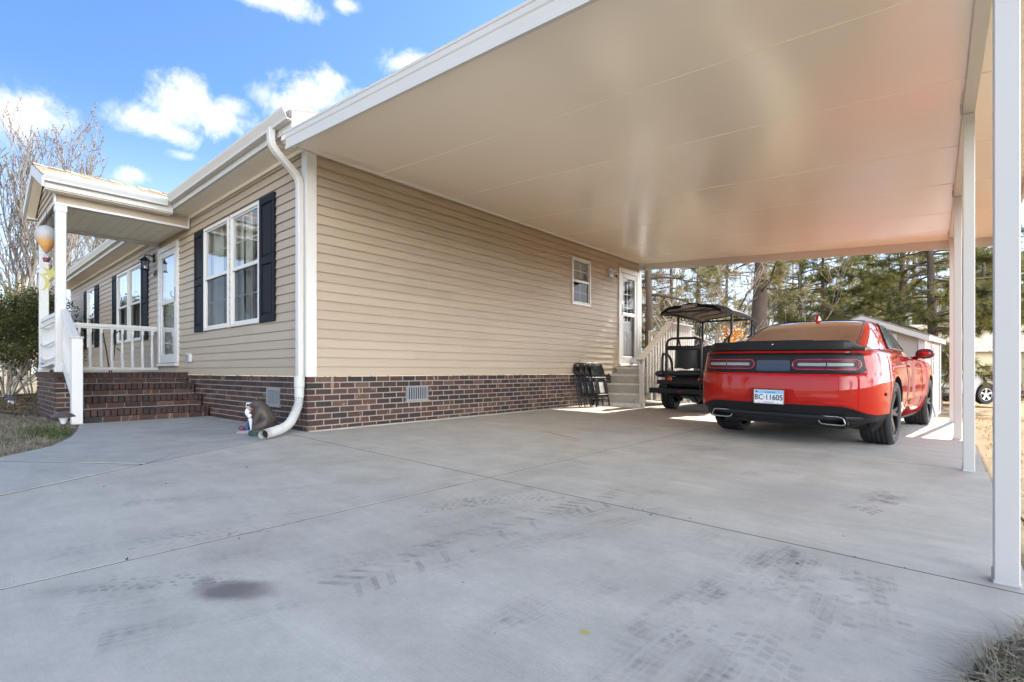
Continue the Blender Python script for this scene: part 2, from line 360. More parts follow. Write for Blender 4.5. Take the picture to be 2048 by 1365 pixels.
def mark_mat(name,col,amt,sc=(1,1,1)):
    m,nt,out=mk(name); v=coords(nt,None,'UV')
    wv=nt.nodes.new('ShaderNodeVectorMath'); wv.operation='MULTIPLY_ADD'; ns=N(nt,'ShaderNodeTexNoise',i_Scale=9.0,i_Detail=3.0); nt.links.new(coords(nt),ns.inputs['Vector']); nt.links.new(ns.outputs[1],wv.inputs[0]); wv.inputs[1].default_value=(.05,.09,0); nt.links.new(v,wv.inputs[2])
    o=coords(nt); k=math_(nt,'MULTIPLY',ramp(nt,noise(nt,o,2.9,5,.65),[(.45,0),(.68,1)]),ramp(nt,noise(nt,o,16,4,.7),[(.3,.3),(.6,1)]))
    sep=N(nt,'ShaderNodeSeparateXYZ'); nt.links.new(v,sep.inputs[0])
    edge=math_(nt,'SUBTRACT',1,math_(nt,'POWER',math_(nt,'ABSOLUTE',math_(nt,'MULTIPLY_ADD',sep.outputs[1],2/.48,-1)),3),clamp=True)
    sp=N(nt,'ShaderNodeSeparateXYZ'); nt.links.new(wv.outputs[0],sp.inputs[0])
    zig=math_(nt,'MULTIPLY',math_(nt,'ABSOLUTE',math_(nt,'SUBTRACT',math_(nt,'FRACT',math_(nt,'MULTIPLY',sp.outputs[1],4.2)),.5)),3.0)
    wave=math_(nt,'MULTIPLY_ADD',math_(nt,'SINE',math_(nt,'ADD',math_(nt,'MULTIPLY',sp.outputs[0],150),zig)),.5,.5)
    rows=ramp(nt,math_(nt,'FRACT',math_(nt,'MULTIPLY',sp.outputs[1],10.4)),[(.05,0),(.2,1),(.8,1),(.95,0)])
    smear=ramp(nt,noise(nt,coords(nt,(3,26,1),'UV'),1,4,.6),[(.35,.1),(.62,1)])
    tr=math_(nt,'MULTIPLY',math_(nt,'MULTIPLY_ADD',wave,.45,.55),math_(nt,'MULTIPLY_ADD',rows,.4,.6))
    f=math_(nt,'MULTIPLY',math_(nt,'MULTIPLY',k,math_(nt,'MULTIPLY',tr,smear)),math_(nt,'MULTIPLY',edge,amt),clamp=True)
    d=N(nt,'ShaderNodeBsdfDiffuse',i_Color=(*col,1)); t=N(nt,'ShaderNodeBsdfTransparent')
    mx=N(nt,'ShaderNodeMixShader'); nt.links.new(f,mx.inputs[0]); nt.links.new(t.outputs[0],mx.inputs[1]); nt.links.new(d.outputs[0],mx.inputs[2]); nt.links.new(mx.outputs[0],out.inputs[0]); return m
M_['mark']=mark_mat('tyre_rubber_smudge',(.10,.10,.105),.55)
M_['markdust']=mark_mat('faint_grey_tyre_dust',(.19,.195,.21),.40)
def block_mat(name,col,amt):
    m,nt,out=mk(name); o=coords(nt); k=math_(nt,'MULTIPLY',ramp(nt,noise(nt,o,3.1,5,.65),[(.42,.03),(.66,1)]),ramp(nt,noise(nt,o,38,4,.7),[(.3,.35),(.6,1)]))
    d=N(nt,'ShaderNodeBsdfDiffuse',i_Color=(*col,1)); t=N(nt,'ShaderNodeBsdfTransparent')
    mx=N(nt,'ShaderNodeMixShader'); nt.links.new(math_(nt,'MULTIPLY',k,amt),mx.inputs[0]); nt.links.new(t.outputs[0],mx.inputs[1]); nt.links.new(d.outputs[0],mx.inputs[2]); nt.links.new(mx.outputs[0],out.inputs[0]); return m
M_['block']=block_mat('tread_block_smudge',(.19,.195,.205),.32)
def text_mesh(txt,size,depth=.0015,shear=0,bold=0,spacing=1.0,align='CENTER'):
    cu=bpy.data.curves.new('lettering','FONT'); cu.body=txt; cu.size=size; cu.extrude=depth; cu.shear=shear; cu.offset=bold; cu.align_x=align; cu.align_y='CENTER'; cu.space_character=spacing
    o=bpy.data.objects.new('lettering',cu); COL.objects.link(o)
    dg=bpy.context.evaluated_depsgraph_get(); me=bpy.data.meshes.new_from_object(o.evaluated_get(dg))
    bpy.data.objects.remove(o); return me
def put_text(name,txt,size,mat,parent,Mx,depth=.0015,shear=0,bold=0,sx=1,spacing=1.0):
    me=text_mesh(txt,size,depth,shear,bold,spacing); me.materials.clear(); me.materials.append(mat)
    for v in me.vertices: v.co=Mx(v.co.x*sx,v.co.y,v.co.z)
    me.update()
    o=bpy.data.objects.new(name,me); COL.objects.link(o); o.parent=parent; return o
# ------------------------------------------------------------------ ground & concrete
SL=.018
def slab_z(x): return -SL*max(x,0)
def gz(x,y):
    base=-SL*min(max(x,0),7)-.035
    t=min(max((y-8.7)/6,0),1); base-=t*t*(3-2*t)*.36
    t=min(max((y-14)/12,0),1); base-=t*.22
    if -1.6<x<5.9 and -16.6<y<8.55: base-=.12
    if 5.8<x<9.2 and -17<y<-1.2 and x<5.9+(-1.2-y)*.42: base-=.12
    return base
def axis(lo,hi,fine,step,far):
    a=[];x=lo
    while x<hi:
        a.append(x); x+= step if fine[0]-1e-6<=x<fine[1] else far
    a.append(hi); return a
xs=sorted(set([-220,-140,-90,-60,-40,-28]+[round(-20+.5*i,2) for i in range(72)]+[16.5,18,20,24,30,40,60,100,160,220]))
ys=sorted(set([-220,-140,-80,-50,-30,-20,-14]+[round(-10+.5*i,2) for i in range(80)]+[32,36,42,50,65,90,140,220]))
mb=MB(); vs=[(x,y,gz(x,y)+(.012*math.sin(x*1.7+y*.9)*math.cos(y*1.3-x*.4) if not(-6<x<6.5 and -9<y<9) else 0)) for y in ys for x in xs]; nx=len(xs)
mb.add(vs,[(j*nx+i,j*nx+i+1,(j+1)*nx+i+1,(j+1)*nx+i) for j in range(len(ys)-1) for i in range(nx-1)])
structure(mb.build('lawn_ground',M_['ground'],smooth=60))
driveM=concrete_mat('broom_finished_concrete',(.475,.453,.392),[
    (3.80,-2.22,.5,.14,.12,(.13,.115,.105),.85),(3.86,-2.17,.5,.13,.09,(.17,.15,.14),.7),(3.70,-2.25,-.2,.10,.05,(.2,.18,.17),.6),(3.35,-1.9,.9,.03,.16,(.30,.29,.28),.4),(2.3,1.95,-.33,.50,.06,(.36,.20,.09),.6),(1.9,2.13,.5,.25,.05,(.34,.22,.12),.5),(2.6,1.75,-.1,.3,.05,(.40,.27,.16),.5),
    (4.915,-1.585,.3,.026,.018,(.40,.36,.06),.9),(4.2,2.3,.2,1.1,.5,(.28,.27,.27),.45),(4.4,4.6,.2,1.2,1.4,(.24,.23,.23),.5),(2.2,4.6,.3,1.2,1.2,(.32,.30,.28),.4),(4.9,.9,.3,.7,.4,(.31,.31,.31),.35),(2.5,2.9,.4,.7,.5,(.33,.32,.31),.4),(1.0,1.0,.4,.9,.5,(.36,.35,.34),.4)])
walkM=concrete_mat('grey_walkway_concrete',(.42,.41,.365),[(-.9,-.9,.4,.8,.4,(.25,.25,.24),.4)])
def slab(mb,poly,thick=.13,gap=.0055,nsub=1):
    # polygon (x,y) ccw, shrunk by gap, small chamfer
    c=Vector((sum(p[0] for p in poly)/len(poly),sum(p[1] for p in poly)/len(poly)))
    n=len(poly); P=[Vector(p) for p in poly]
    def inset(d):
        o=[]
        for i in range(n):
            a=(P[i]-P[i-1]).normalized();b=(P[(i+1)%n]-P[i]).normalized()
            na=Vector((-a.y,a.x));nb=Vector((-b.y,b.x));k=na+nb; k=k/max(k.length_squared,.2)*2*.5*2/2
            o.append(P[i]+(na+nb)/max(1+na.dot(nb),.4)*d)
        return o
    A=inset(gap);B=inset(gap+.0005)
    vs=[(p.x,p.y,slab_z(p.x)) for p in B]+[(p.x,p.y,slab_z(p.x)-.0005) for p in A]+[(p.x,p.y,slab_z(p.x)-thick) for p in A]
    fs=[tuple(range(n))]+[(k*n+i,k*n+n+i,k*n+n+(i+1)%n,k*n+(i+1)%n) for k in (0,1) for i in range(n)]
    mb.add(vs,fs)
mb=MB(); JX=3.22; JY=-.25
xr=5.97
slab(mb,[(0.03,JY),(JX,JY),(JX,2.78),(0.03,2.78)]); slab(mb,[(0.03,2.78),(JX,2.78),(JX,8.62),(0.03,8.62)])
slab(mb,[(JX,JY),(xr+.03,JY),(xr+.02,2.78),(JX,2.78)]); slab(mb,[(JX,2.78),(xr+.01,2.78),(xr,4.2),(xr-.1,8.62),(JX,8.62)])
slab(mb,[(JX,-17),(9.5,-17),(8.6,-8),(7.4,-5),(6.2,-2.2),(5.795,-1.12),(5.835,-.94),(5.89,-.75),(5.96,-.60),(6.2,-.45),(6.2,JY),(JX,JY)])
slab(mb,[(.118,JY),(.42,-.80),(.93,-1.78),(1.50,-2.68),(2.2,-5.0),(2.4,-8),(1.4,-17),(JX,-17),(JX,JY)])
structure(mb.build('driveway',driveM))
mb=MB(); mb.add([(-200,-17.2,-.05),(-200,-23.5,-.05),(200,-23.5,-.05),(200,-17.2,-.05)],[(0,1,2,3)]); structure(mb.build('road',simple('pale_worn_asphalt',(.21,.205,.195),.9,.2,3,bump=.3,bscale=90)))
mb=MB(); 
for a,b in (((.03,JY-.02),(6.2,JY+.02)),((.03,2.76),(5.98,2.80))): mb.add([(a[0],a[1],slab_z(a[0])-.0007),(b[0],a[1],slab_z(b[0])-.0007),(b[0],b[1],slab_z(b[0])-.0007),(a[0],b[1],slab_z(a[0])-.0007)],[(0,1,2,3)])
z_=slab_z(JX)-.0009; mb.add([(JX-.02,-17,z_),(JX+.02,-17,z_),(JX+.02,8.6,z_),(JX-.02,8.6,z_)],[(0,1,2,3)])
for p,q in (((.112,-.25),(.42,-.80)),((.42,-.80),(.93,-1.78)),((.93,-1.78),(1.5,-2.68)),((1.5,-2.68),(2.2,-5.0)),((.31,-1.245),(.93,-1.8)),((-.32,-.725),(.31,-1.245)),((-1.41,-.245),(-.32,-.725)),((.02,-2.6),(.94,-1.84))): mb.beam((*p,slab_z(p[0])-.0064),(*q,slab_z(q[0])-.0064),.022,.012)
structure(mb.build('joint_filler',simple('dark_joint_filler',(.055,.05,.045),.95,.3,20)))
mb=MB()
slab(mb,[(.106,-.25),(.03,-.25),(.028,-.02),(-1.47,-.02),(-1.41,-.245),(-.31,-.725),(.31,-1.245),(.925,-1.785),(.41,-.80)][::-1],gap=.0065)
structure(mb.build('splash_pad',walkM))
mb=MB()
slab(mb,[(-3.18,-.02),(-3.18,-1.62),(-2.95,-1.66),(-2.17,-1.80),(-1.44,-1.95),(-.73,-2.19),(-.21,-2.56),(.02,-2.60),(.935,-1.80),(.31,-1.245),(-.31,-.725),(-1.41,-.245),(-1.47,-.02)],gap=.0065)
slab(mb,[(.02,-2.60),(-.21,-2.56),(.55,-3.4),(1.2,-4.6),(1.5,-5.0),(2.17,-5.0),(1.47,-2.69),(.94,-1.84)],gap=.0065)
structure(mb.build('walkway',walkM))
# tyre marks: thin sheets of rubber smudge on the slab
def ribbon(mb_uv,pts,w):
    out=[]
    L=0
    for i,p in enumerate(pts):
        a=Vector(pts[max(i-1,0)]);b=Vector(pts[min(i+1,len(pts)-1)]);d=(b-a).normalized();nrm=Vector((-d.y,d.x))
        if i: L+=(Vector(p)-Vector(pts[i-1])).length
        out.append((Vector(p)-nrm*w/2,Vector(p)+nrm*w/2,L))
    mb_uv.append(out)
def build_marks(name,lst,mat,h):
    vs=[];fs=[];uv=[]
    for r in lst:
        b=len(vs)
        for a,c,L in r:
            vs+=[(a.x,a.y,slab_z(a.x)+h),(c.x,c.y,slab_z(c.x)+h)]; uv+=[(L,0),(L,.48)]
        for i in range(len(r)-1): fs.append((b+2*i,b+2*i+2,b+2*i+3,b+2*i+1))
    me=bpy.data.meshes.new(name); me.from_pydata(vs,[],fs); ul=me.uv_layers.new()
    for l in me.loops: ul.data[l.index].uv=uv[l.vertex_index]
    me.materials.append(mat); o=bpy.data.objects.new(name,me); COL.objects.link(o); return structure(o)
def arc(p0,p1,p2,n=14):
    return [tuple((1-t)**2*Vector(p0)+2*t*(1-t)*Vector(p1)+t*t*Vector(p2)) for t in [i/(n-1) for i in range(n)]]
l1=[];l2=[]
ribbon(l1,arc((5.30,-1.75),(5.33,-.9),(5.30,-.33)),.19); ribbon(l1,arc((5.02,-1.5),(5.15,-.8),(5.22,-.30)),.15); ribbon(l1,arc((5.66,-1.75),(5.63,-1.0),(5.52,-.35)),.17)
ribbon(l1,arc((5.48,-1.85),(5.47,-1.1),(5.42,-.4)),.14)
ribbon(l1,arc((3.45,-1.25),(3.62,-.75),(3.92,-.30)),.17); ribbon(l1,arc((3.36,-2.7),(3.62,-2.25),(3.86,-2.02)),.13); ribbon(l1,arc((5.34,.62),(5.42,.9),(5.47,1.35)),.20)
ribbon(l1,arc((3.7,2.0),(4.1,2.35),(4.4,2.9)),.2)
ribbon(l1,arc((3.50,-1.0),(3.55,-.62),(3.66,-.28)),.18); ribbon(l1,arc((5.36,.95),(5.43,1.1),(5.50,1.22)),.30)
ribbon(l2,arc((3.62,-2.6),(4.05,-1.5),(4.35,.35)),.26); ribbon(l2,arc((3.9,-2.6),(4.2,-1.6),(4.55,-.1)),.2); ribbon(l2,arc((3.40,-2.2),(3.75,-1.2),(4.15,.1)),.22)
ribbon(l2,arc((4.7,-1.9),(4.75,-1.1),(4.9,-.35)),.22); ribbon(l2,arc((5.1,-2.0),(5.1,-1.2),(5.08,-.4)),.22); ribbon(l2,arc((2.9,-2.6),(3.1,-1.4),(3.15,-.4)),.24); ribbon(l2,arc((4.6,1.2),(4.75,2.0),(4.95,3.2)),.24); ribbon(l2,arc((2.2,-2.2),(2.6,-1.4),(2.9,-.5)),.2)
def tread_rows(mb,p0,p1,p2,w,pitch,bl,slant,rows):
    P=arc(p0,p1,p2,60); L=0; nxt=0
    for i in range(len(P)-1):
        a=Vector(P[i]);b=Vector(P[i+1]); L+=(b-a).length
        if L<nxt: continue
        nxt=L+pitch; d=(b-a).normalized(); n=Vector((-d.y,d.x))
        for r in range(rows):
            if rnd.random()<.30: continue
            v0=-w/2+w*r/rows+.006; v1=-w/2+w*(r+1)/rows-.006; s=slant*(1 if r<rows/2 else -1)
            off=pitch*.5*(r%2)
            q=[a+n*v0+d*(off-s*0),a+n*v1+d*(off+(s if r<rows/2 else s)),a+n*v1+d*(off+bl+s),a+n*v0+d*(off+bl)]
            q=[p+Vector((rnd.uniform(-.006,.006),rnd.uniform(-.006,.006))) for p in q]; mb.add([(p.x,p.y,slab_z(p.x)+.003) for p in q],[(0,1,2,3)])
mb=MB()
tread_rows(mb,(4.10,-1.95),(4.02,-.9),(4.24,.25),.24,.07,.032,.06,2)
tread_rows(mb,(3.48,-1.15),(3.62,-.7),(3.90,-.32),.20,.035,.022,.0,6)
tread_rows(mb,(5.36,-1.7),(5.38,-1.0),(5.34,-.36),.22,.04,.028,.01,5)
tread_rows(mb,(5.66,-1.6),(5.63,-1.0),(5.50,-.42),.20,.045,.030,.01,4)
tread_rows(mb,(5.16,-1.5),(5.24,-.9),(5.27,-.45),.12,.035,.024,.0,4)
tread_rows(mb,(3.42,-2.55),(3.6,-2.3),(3.72,-2.14),.12,.03,.02,.0,4)
tread_rows(mb,(5.33,.62),(5.42,.9),(5.47,1.35),.22,.05,.03,.02,4)
tread_rows(mb,(3.0,-2.4),(3.25,-1.7),(3.42,-1.3),.16,.04,.026,.02,4)
structure(mb.build('tread_marks',M_['block']))
build_marks('tyre_marks',l1,M_['mark'],.0022); build_marks('tyre_dust_marks',l2,M_['markdust'],.0012)
# verge strips that bring the lawn level with the concrete edges
def verge(name,edge,outv,wid):
    mb=MB(); n=len(edge); vs=[]
    for (x,y),(ox,oy) in zip(edge,outv):
        for k,w in enumerate((-.03,.25,.7,wid)):
            X_,Y_=x+ox*w,y+oy*w; zi=slab_z(x)-.022; zo=gz(X_,Y_)-.03
            z=zo if k==3 else zi+rnd.uniform(-.006,.006)
            vs.append((X_,Y_,z))
    mb.add(vs,[(i*4+k,i*4+k+1,(i+1)*4+k+1,(i+1)*4+k) for i in range(n-1) for k in range(3)])
    structure(mb.build(name,M_['ground'],smooth=60))
verge('verge_ground',[(8.6,-8),(7.4,-5),(6.2,-2.2),(5.795,-1.12),(5.835,-.94),(5.89,-.75),(5.96,-.60),(6.2,-.45),(6.21,-.2),(5.99,2.78),(5.97,4.2),(5.87,8.62)],[(1,.2),(1,.3),(1,.2),(1,-.1),(1,-.1),(1,-.1),(1,-.05),(1,0),(1,0),(1,0),(1,0),(1,0)],1.6)
verge('lawn_edge_ground',[(-3.9,-1.84),(-3.17,-1.66),(-2.95,-1.69),(-2.17,-1.83),(-1.44,-1.98),(-.73,-2.22),(-.21,-2.59),(.55,-3.43),(1.2,-4.63)],[(-.1,-1),(-.1,-1),(-.1,-1),(-.1,-1),(-.2,-1),(-.35,-.9),(-.6,-.8),(-.8,-.6),(-.8,-.5)],1.6)
# mulch bed
mb=MB(); P=[(-5.7,-1.55),(-5.75,-1.95),(-7,-2.15),(-9.5,-2.35),(-12.5,-2.7),(-15.5,-2.9),(-16.5,-1.5),(-16.2,.3),(-6,.2)]
mb.add([(x,y,gz(x,y)+.035) for x,y in P],[tuple(range(len(P)))])
structure(mb.build('mulch_bed',M_['mulch']))

# ------------------------------------------------------------------ house
def Fm(u,z,n): return (u,-n,z)
def Em(u,z,n): return (n,u,z)
ZB=.657; CO=.1148
house=thing('house',(0,0,0),'single storey tan vinyl sided house on a dark brick base with black shutters','house')
def siding(mb,Mx,u0,u1,z0,z1,openings,co=CO,out=.021,seams=0):
    k=0;z=z0
    while z<z1-.01:
        zt=min(z+co,z1)
        segs=[(u0,u1)]
        for a,b,c,d in openings:
            if c<zt-.004 and d>z+.004:
                ns=[]
                for p,q in segs:
                    if b<=p or a>=q: ns.append((p,q)); continue
                    if a>p: ns.append((p,a))
                    if b<q: ns.append((b,q))
                segs=ns
        for p,q in segs:
            cuts=[p]
            if seams:
                x=p+rnd.uniform(1.2,3.4)
                while x<q-.6: cuts.append(x); x+=3.66
            cuts.append(q)
            for a,b in zip(cuts[:-1],cuts[1:]):
                mb.tone=rnd.uniform(.15,.85)
                e=.0012 if b<q else 0
                pr=[(out,z),(out*.97,z+(zt-z)*.10),(out*.62,z+(zt-z)*.6),(out*.20,zt+.012)]
                vs=[Mx(a,zz,n) for n,zz in pr]+[Mx(b-e,zz,n) for n,zz in pr]+[Mx(a,z+.012,out*.30),Mx(b-e,z+.012,out*.30)]
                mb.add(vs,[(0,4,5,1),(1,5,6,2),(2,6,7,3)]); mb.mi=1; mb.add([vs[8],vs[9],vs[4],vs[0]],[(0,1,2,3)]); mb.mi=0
        z=zt;k+=1
    mb.tone=.5
def bricks(mb,Mx,u0,u1,z0,z1,ln=.213,h=.073,m=.013,dep=.05,openings=(),off0=0,proud=.0):
    rows=max(1,round((z1-z0)/h)); h=(z1-z0)/rows
    for r in range(rows):
        za=z0+r*h; zb=za+h
        x=u0-(ln/2 if (r+off0)%2 else 0)
        while x<u1-.015:
            a=max(x,u0);b=min(x+ln,u1); x+=ln
            if b-a<.03: continue
            segs=[(a,b)]
            for p,q,c,d in openings:
                if c<zb-.01 and d>za+.01:
                    ns=[]
                    for s,e in segs:
                        if q<=s or p>=e: ns.append((s,e)); continue
                        if p>s+.03: ns.append((s,p))
                        if q<e-.03: ns.append((q,e))
                    segs=ns
            for s,e in segs:
                t=rnd.random(); mb.tone=min(max(t,0.001),.999)
                j=rnd.uniform(-.0015,.0025); q=m/2
                mb.cbox((s+q+rnd.uniform(-.001,.001),za+q+rnd.uniform(-.001,.001),-dep),(e-q,zb-q,proud+j),.003,lambda u,z,n:Mx(u,z,n))
    mb.tone=.5
# openings (u0,u1,z0,z1)
W1=(-3.425,-2.375,1.37,3.02); W2=(-2.29,-1.28,1.37,3.02); W3=(-9.42,-8.37,1.37,3.02); W4=(-8.29,-7.23,1.37,3.02); W5=(-13.05,-12.01,1.37,3.03)
FD=(-5.975,-4.755,.86,3.09); ED=(7.345,8.315,.88,3.09); EW=(5.48,6.165,2.06,3.02)
ops_f=[W1,W2,W3,W4,W5,FD]; ops_e=[ED,EW]
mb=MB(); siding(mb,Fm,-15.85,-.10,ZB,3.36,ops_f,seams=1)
mb.build('front_siding',[M_['siding'],M_['lapshade']],house)
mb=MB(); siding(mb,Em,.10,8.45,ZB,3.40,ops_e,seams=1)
mb.build('end_siding',[M_['siding'],M_['lapshade']],house)
mb=MB()  # walls behind siding with holes: simple slabs between openings
def backing(mb,Mx,u0,u1,z0,z1,ops):
    us=sorted(set([u0,u1]+[x for o in ops for x in o[:2]])); zs=sorted(set([z0,z1]+[x for o in ops for x in o[2:]]))
    for a,b in zip(us[:-1],us[1:]):
        for c,d in zip(zs[:-1],zs[1:]):
            mu,mz=(a+b)/2,(c+d)/2
            if any(o[0]<mu<o[1] and o[2]<mz<o[3] for o in ops): continue
            mb.box((a,c,-.09),(b,d,.001),lambda u,z,n:Mx(u,z,n))
backing(mb,Fm,-15.85,-.001,ZB,3.6,ops_f); backing(mb,Em,.001,8.45,ZB,3.6,ops_e)
mb.box((-15.85,8.36,ZB),(0,8.449,3.6)); mb.box((-15.849,.1,ZB),(-15.76,8.3,3.6))
mb.prism([(0,3.6),(8.45,3.6),(4.22,4.86)],-.09,0,lambda a,b,h:(h,a,b))
mb.build('wall',M_['siding'],house)
# brick skirting
V1=(-1.105,-.725,.275,.478); V2=(1.43,1.815,.30,.50)
mb=MB(); bricks(mb,Fm,-4.2,-.045,-.02,ZB-.004,.205,openings=[V1],proud=.006); bricks(mb,Em,-.012,8.45,-.02,ZB-.004,.213,openings=[V2],off0=1,proud=.006)
bricks(mb,Fm,-15.85,-6.05,-.05,ZB-.004,.205,proud=.006)
sk=mb.build('brick_skirting',M_['brick'],house)
mb=MB(); mb.box((-15.85,.0,-.3),(-.005,.045,ZB-.01)); mb.box((-.05,.045,-.3),(.003,8.45,ZB-.012))
mb.build('mortar',M_['mortar'],sk)
# kerb strip between slab and brick
mb=MB(); mb.box((.006,.0,-.1),(.06,8.45,.010)); mb.build('footing_strip',walkM,house,bevel=.006)
def vent(name,Mx,o):
    mb=MB(); a,b,c,d=o
    mb.box((a,c,.0035),(b,d,.005),lambda u,z,n:Mx(u,z,n)); mb.mi=0
    v=mb.build(name,M_['darkhole'],house)
    mb=MB(); 
    for p,q,r_,s in ((a,b,c,c+.02),(a,b,d-.014,d),(a,a+.014,c+.02,d-.014),(b-.014,b,c+.02,d-.014)): mb.box((p,r_,.0055),(q,s,.018),lambda u,z,n:Mx(u,z,n))
    nb=9
    for i in range(nb):
        u=a+.014+(b-a-.028)*(i+.5)/nb; mb.box((u-.0085,c+.02,.0055),(u+.0085,d-.014,.012),lambda u_,z,n:Mx(u_,z,n))
    mb.build('vent_grille',M_['galv'],v)
vent('crawl_vent',Fm,V1); vent('crawl_vent',Em,V2)
mb=MB(); mb.box((1.40,.275,-.02),(1.845,.298,.03),lambda u,z,n:Em(u,z,n)); mb.build('vent_sill',M_['mortar'],sk); mb=MB(); mb.box((-1.13,.252,-.02),(-.70,.273,.026),lambda u,z,n:Fm(u,z,n)); mb.build('vent_sill',M_['mortar'],sk)
# corner trim
mb=MB(); mb.prism([(-.10,-.026),(.026,-.026),(.026,.10),(.003,.10),(.003,-.003),(-.10,-.003)],ZB-.006,3.37,lambda a,b,h:(a,b,h)); mb.build('corner_trim',M_['trim'],house,bevel=.003)
mb=MB(); mb.box((.0,8.36,ZB-.006),(.026,8.474,3.35)); mb.build('corner_trim',M_['trim'],house,bevel=.003)
mb=MB(); mb.box((-15.874,-.026,ZB),(-15.76,-.003,3.37)); mb.build('corner_trim',M_['trim'],house,bevel=.003)
# window
def window(Mx,o,grid=None,zm=None,curt=True,name='window',low='screen',blind=False,lowgrid=True):
    a,b,c,d=o; zm=zm or c+(d-c)*.51; fw=.045
    A=lambda u,z,n:Mx(u,z,n)
    mb=MB()
    for p,q,r_,s in ((a,b,c,c+fw),(a,b,d-fw,d),(a,a+fw,c+fw,d-fw),(b-fw,b,c+fw,d-fw)): mb.cbox((p,r_,-.06),(q,s,.040),.004,A)
    mb.cbox((a+fw,zm-.028,-.03),(b-fw,zm+.024,.030),.004,A)
    for p in (a+fw,b-fw-.022): mb.box((p,zm+.024,-.03),(p+.022,d-fw,.020),A); mb.box((p,c+fw,-.03),(p+.03,zm-.028,.012),A)
    mb.box((a+fw+.022,d-fw-.022,-.03),(b-fw-.022,d-fw,.020),A); mb.box((a+fw+.03,c+fw,-.03),(b-fw-.03,c+fw+.03,.012),A)
    w=mb.build(name,M_['trim'],house)
    for k,(z0,z1,mt,n) in enumerate(((zm+.024,d-fw-.022,'glass',.008),(c+fw+.03,zm-.028,low,.0))):
        mb=MB(); u0,u1=a+fw+.022,b-fw-.022
        mb.add([A(u0,z0,n),A(u1,z0,n),A(u1,z1,n),A(u0,z1,n)],[(0,1,2,3)]); mb.build('pane',M_[mt],w)
        if grid and (k==0 or lowgrid):
            mb=MB(); nu,nz=grid
            for i in range(1,nu):
                u=u0+(u1-u0)*i/nu; mb.box((u-.011,z0,n-.016),(u+.011,z1,n-.010),A)
            for i in range(1,nz):
                z=z0+(z1-z0)*i/nz; mb.box((u0,z-.011,n-.0165),(u1,z+.011,n-.0105),A)
            mb.build('grille',M_['trim'],w)
    mb=MB(); D=-.75
    vs=[A(u,z,n) for n in (-.092,D) for u,z in ((a-.25,c-.1),(b+.25,c-.1),(b+.25,d+.1),(a-.25,d+.1))]
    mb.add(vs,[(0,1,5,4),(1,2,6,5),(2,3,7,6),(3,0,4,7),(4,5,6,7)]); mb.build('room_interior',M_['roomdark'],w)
    if curt:
        mb=MB(); 
        def cf(s,t,u0,u1): 
            u=u0+(u1-u0)*s; return A(u,c+(d-c)*t,-.13+.022*math.sin(s*38)+.008*math.sin(s*91))
        if blind:
            n=16
            for i in range(n):
                z=zm+(d-zm)*(i+.2)/n; mb.add([A(a,z,-.07),A(b,z,-.07),A(b,z+.036,-.095),A(a,z+.036,-.095)],[(0,1,2,3)])
        else:
            mb.grid(lambda s,t:cf(s,t,a-.05,a+(b-a)*.40),44,3)
            mb.grid(lambda s,t:cf(s,t,a+(b-a)*.78,b+.05),30,3)
        mb.build('curtain',M_['curtain'],w,smooth=80)
    return w
window(Fm,W1,(3,2)); window(Fm,W2,(3,2)); window(Fm,W3,None); window(Fm,W4,None); window(Fm,W5,None)
window(Em,EW,(2,2),blind=True)
def shutter(u0,u1,z0,z1):
    mb=MB(); A=lambda u,z,n:Fm(u,z,n)
    n1=.045; fr=.065; mid=z0+(z1-z0)*.49
    for p,q,r_,s in ((u0,u0+fr,z0,z1),(u1-fr,u1,z0,z1),(u0+fr,u1-fr,z0,z0+.10),(u0+fr,u1-fr,z1-.10,z1),(u0+fr,u1-fr,mid-.05,mid+.05)): mb.cbox((p,r_,.012),(q,s,n1),.004,A)
    for r_,s in ((z0+.10,mid-.05),(mid+.05,z1-.10)):
        mb.box((u0+fr,r_,.012),(u1-fr,s,.026),A)
        mb.prism([(u0+fr+.03,r_+.03),(u1-fr-.03,r_+.03),(u1-fr-.03,s-.03),(u0+fr+.03,s-.03)],.026,.036,lambda a,b,h:A(a,b,h))
    mb.build('shutter',M_['shutter'],house)
for u0,u1 in ((-3.86,-3.44),(-1.265,-.81),(-9.88,-9.44),(-7.21,-6.74),(-13.5,-13.07),(-11.995,-11.51)): shutter(u0,u1,1.365,3.035)
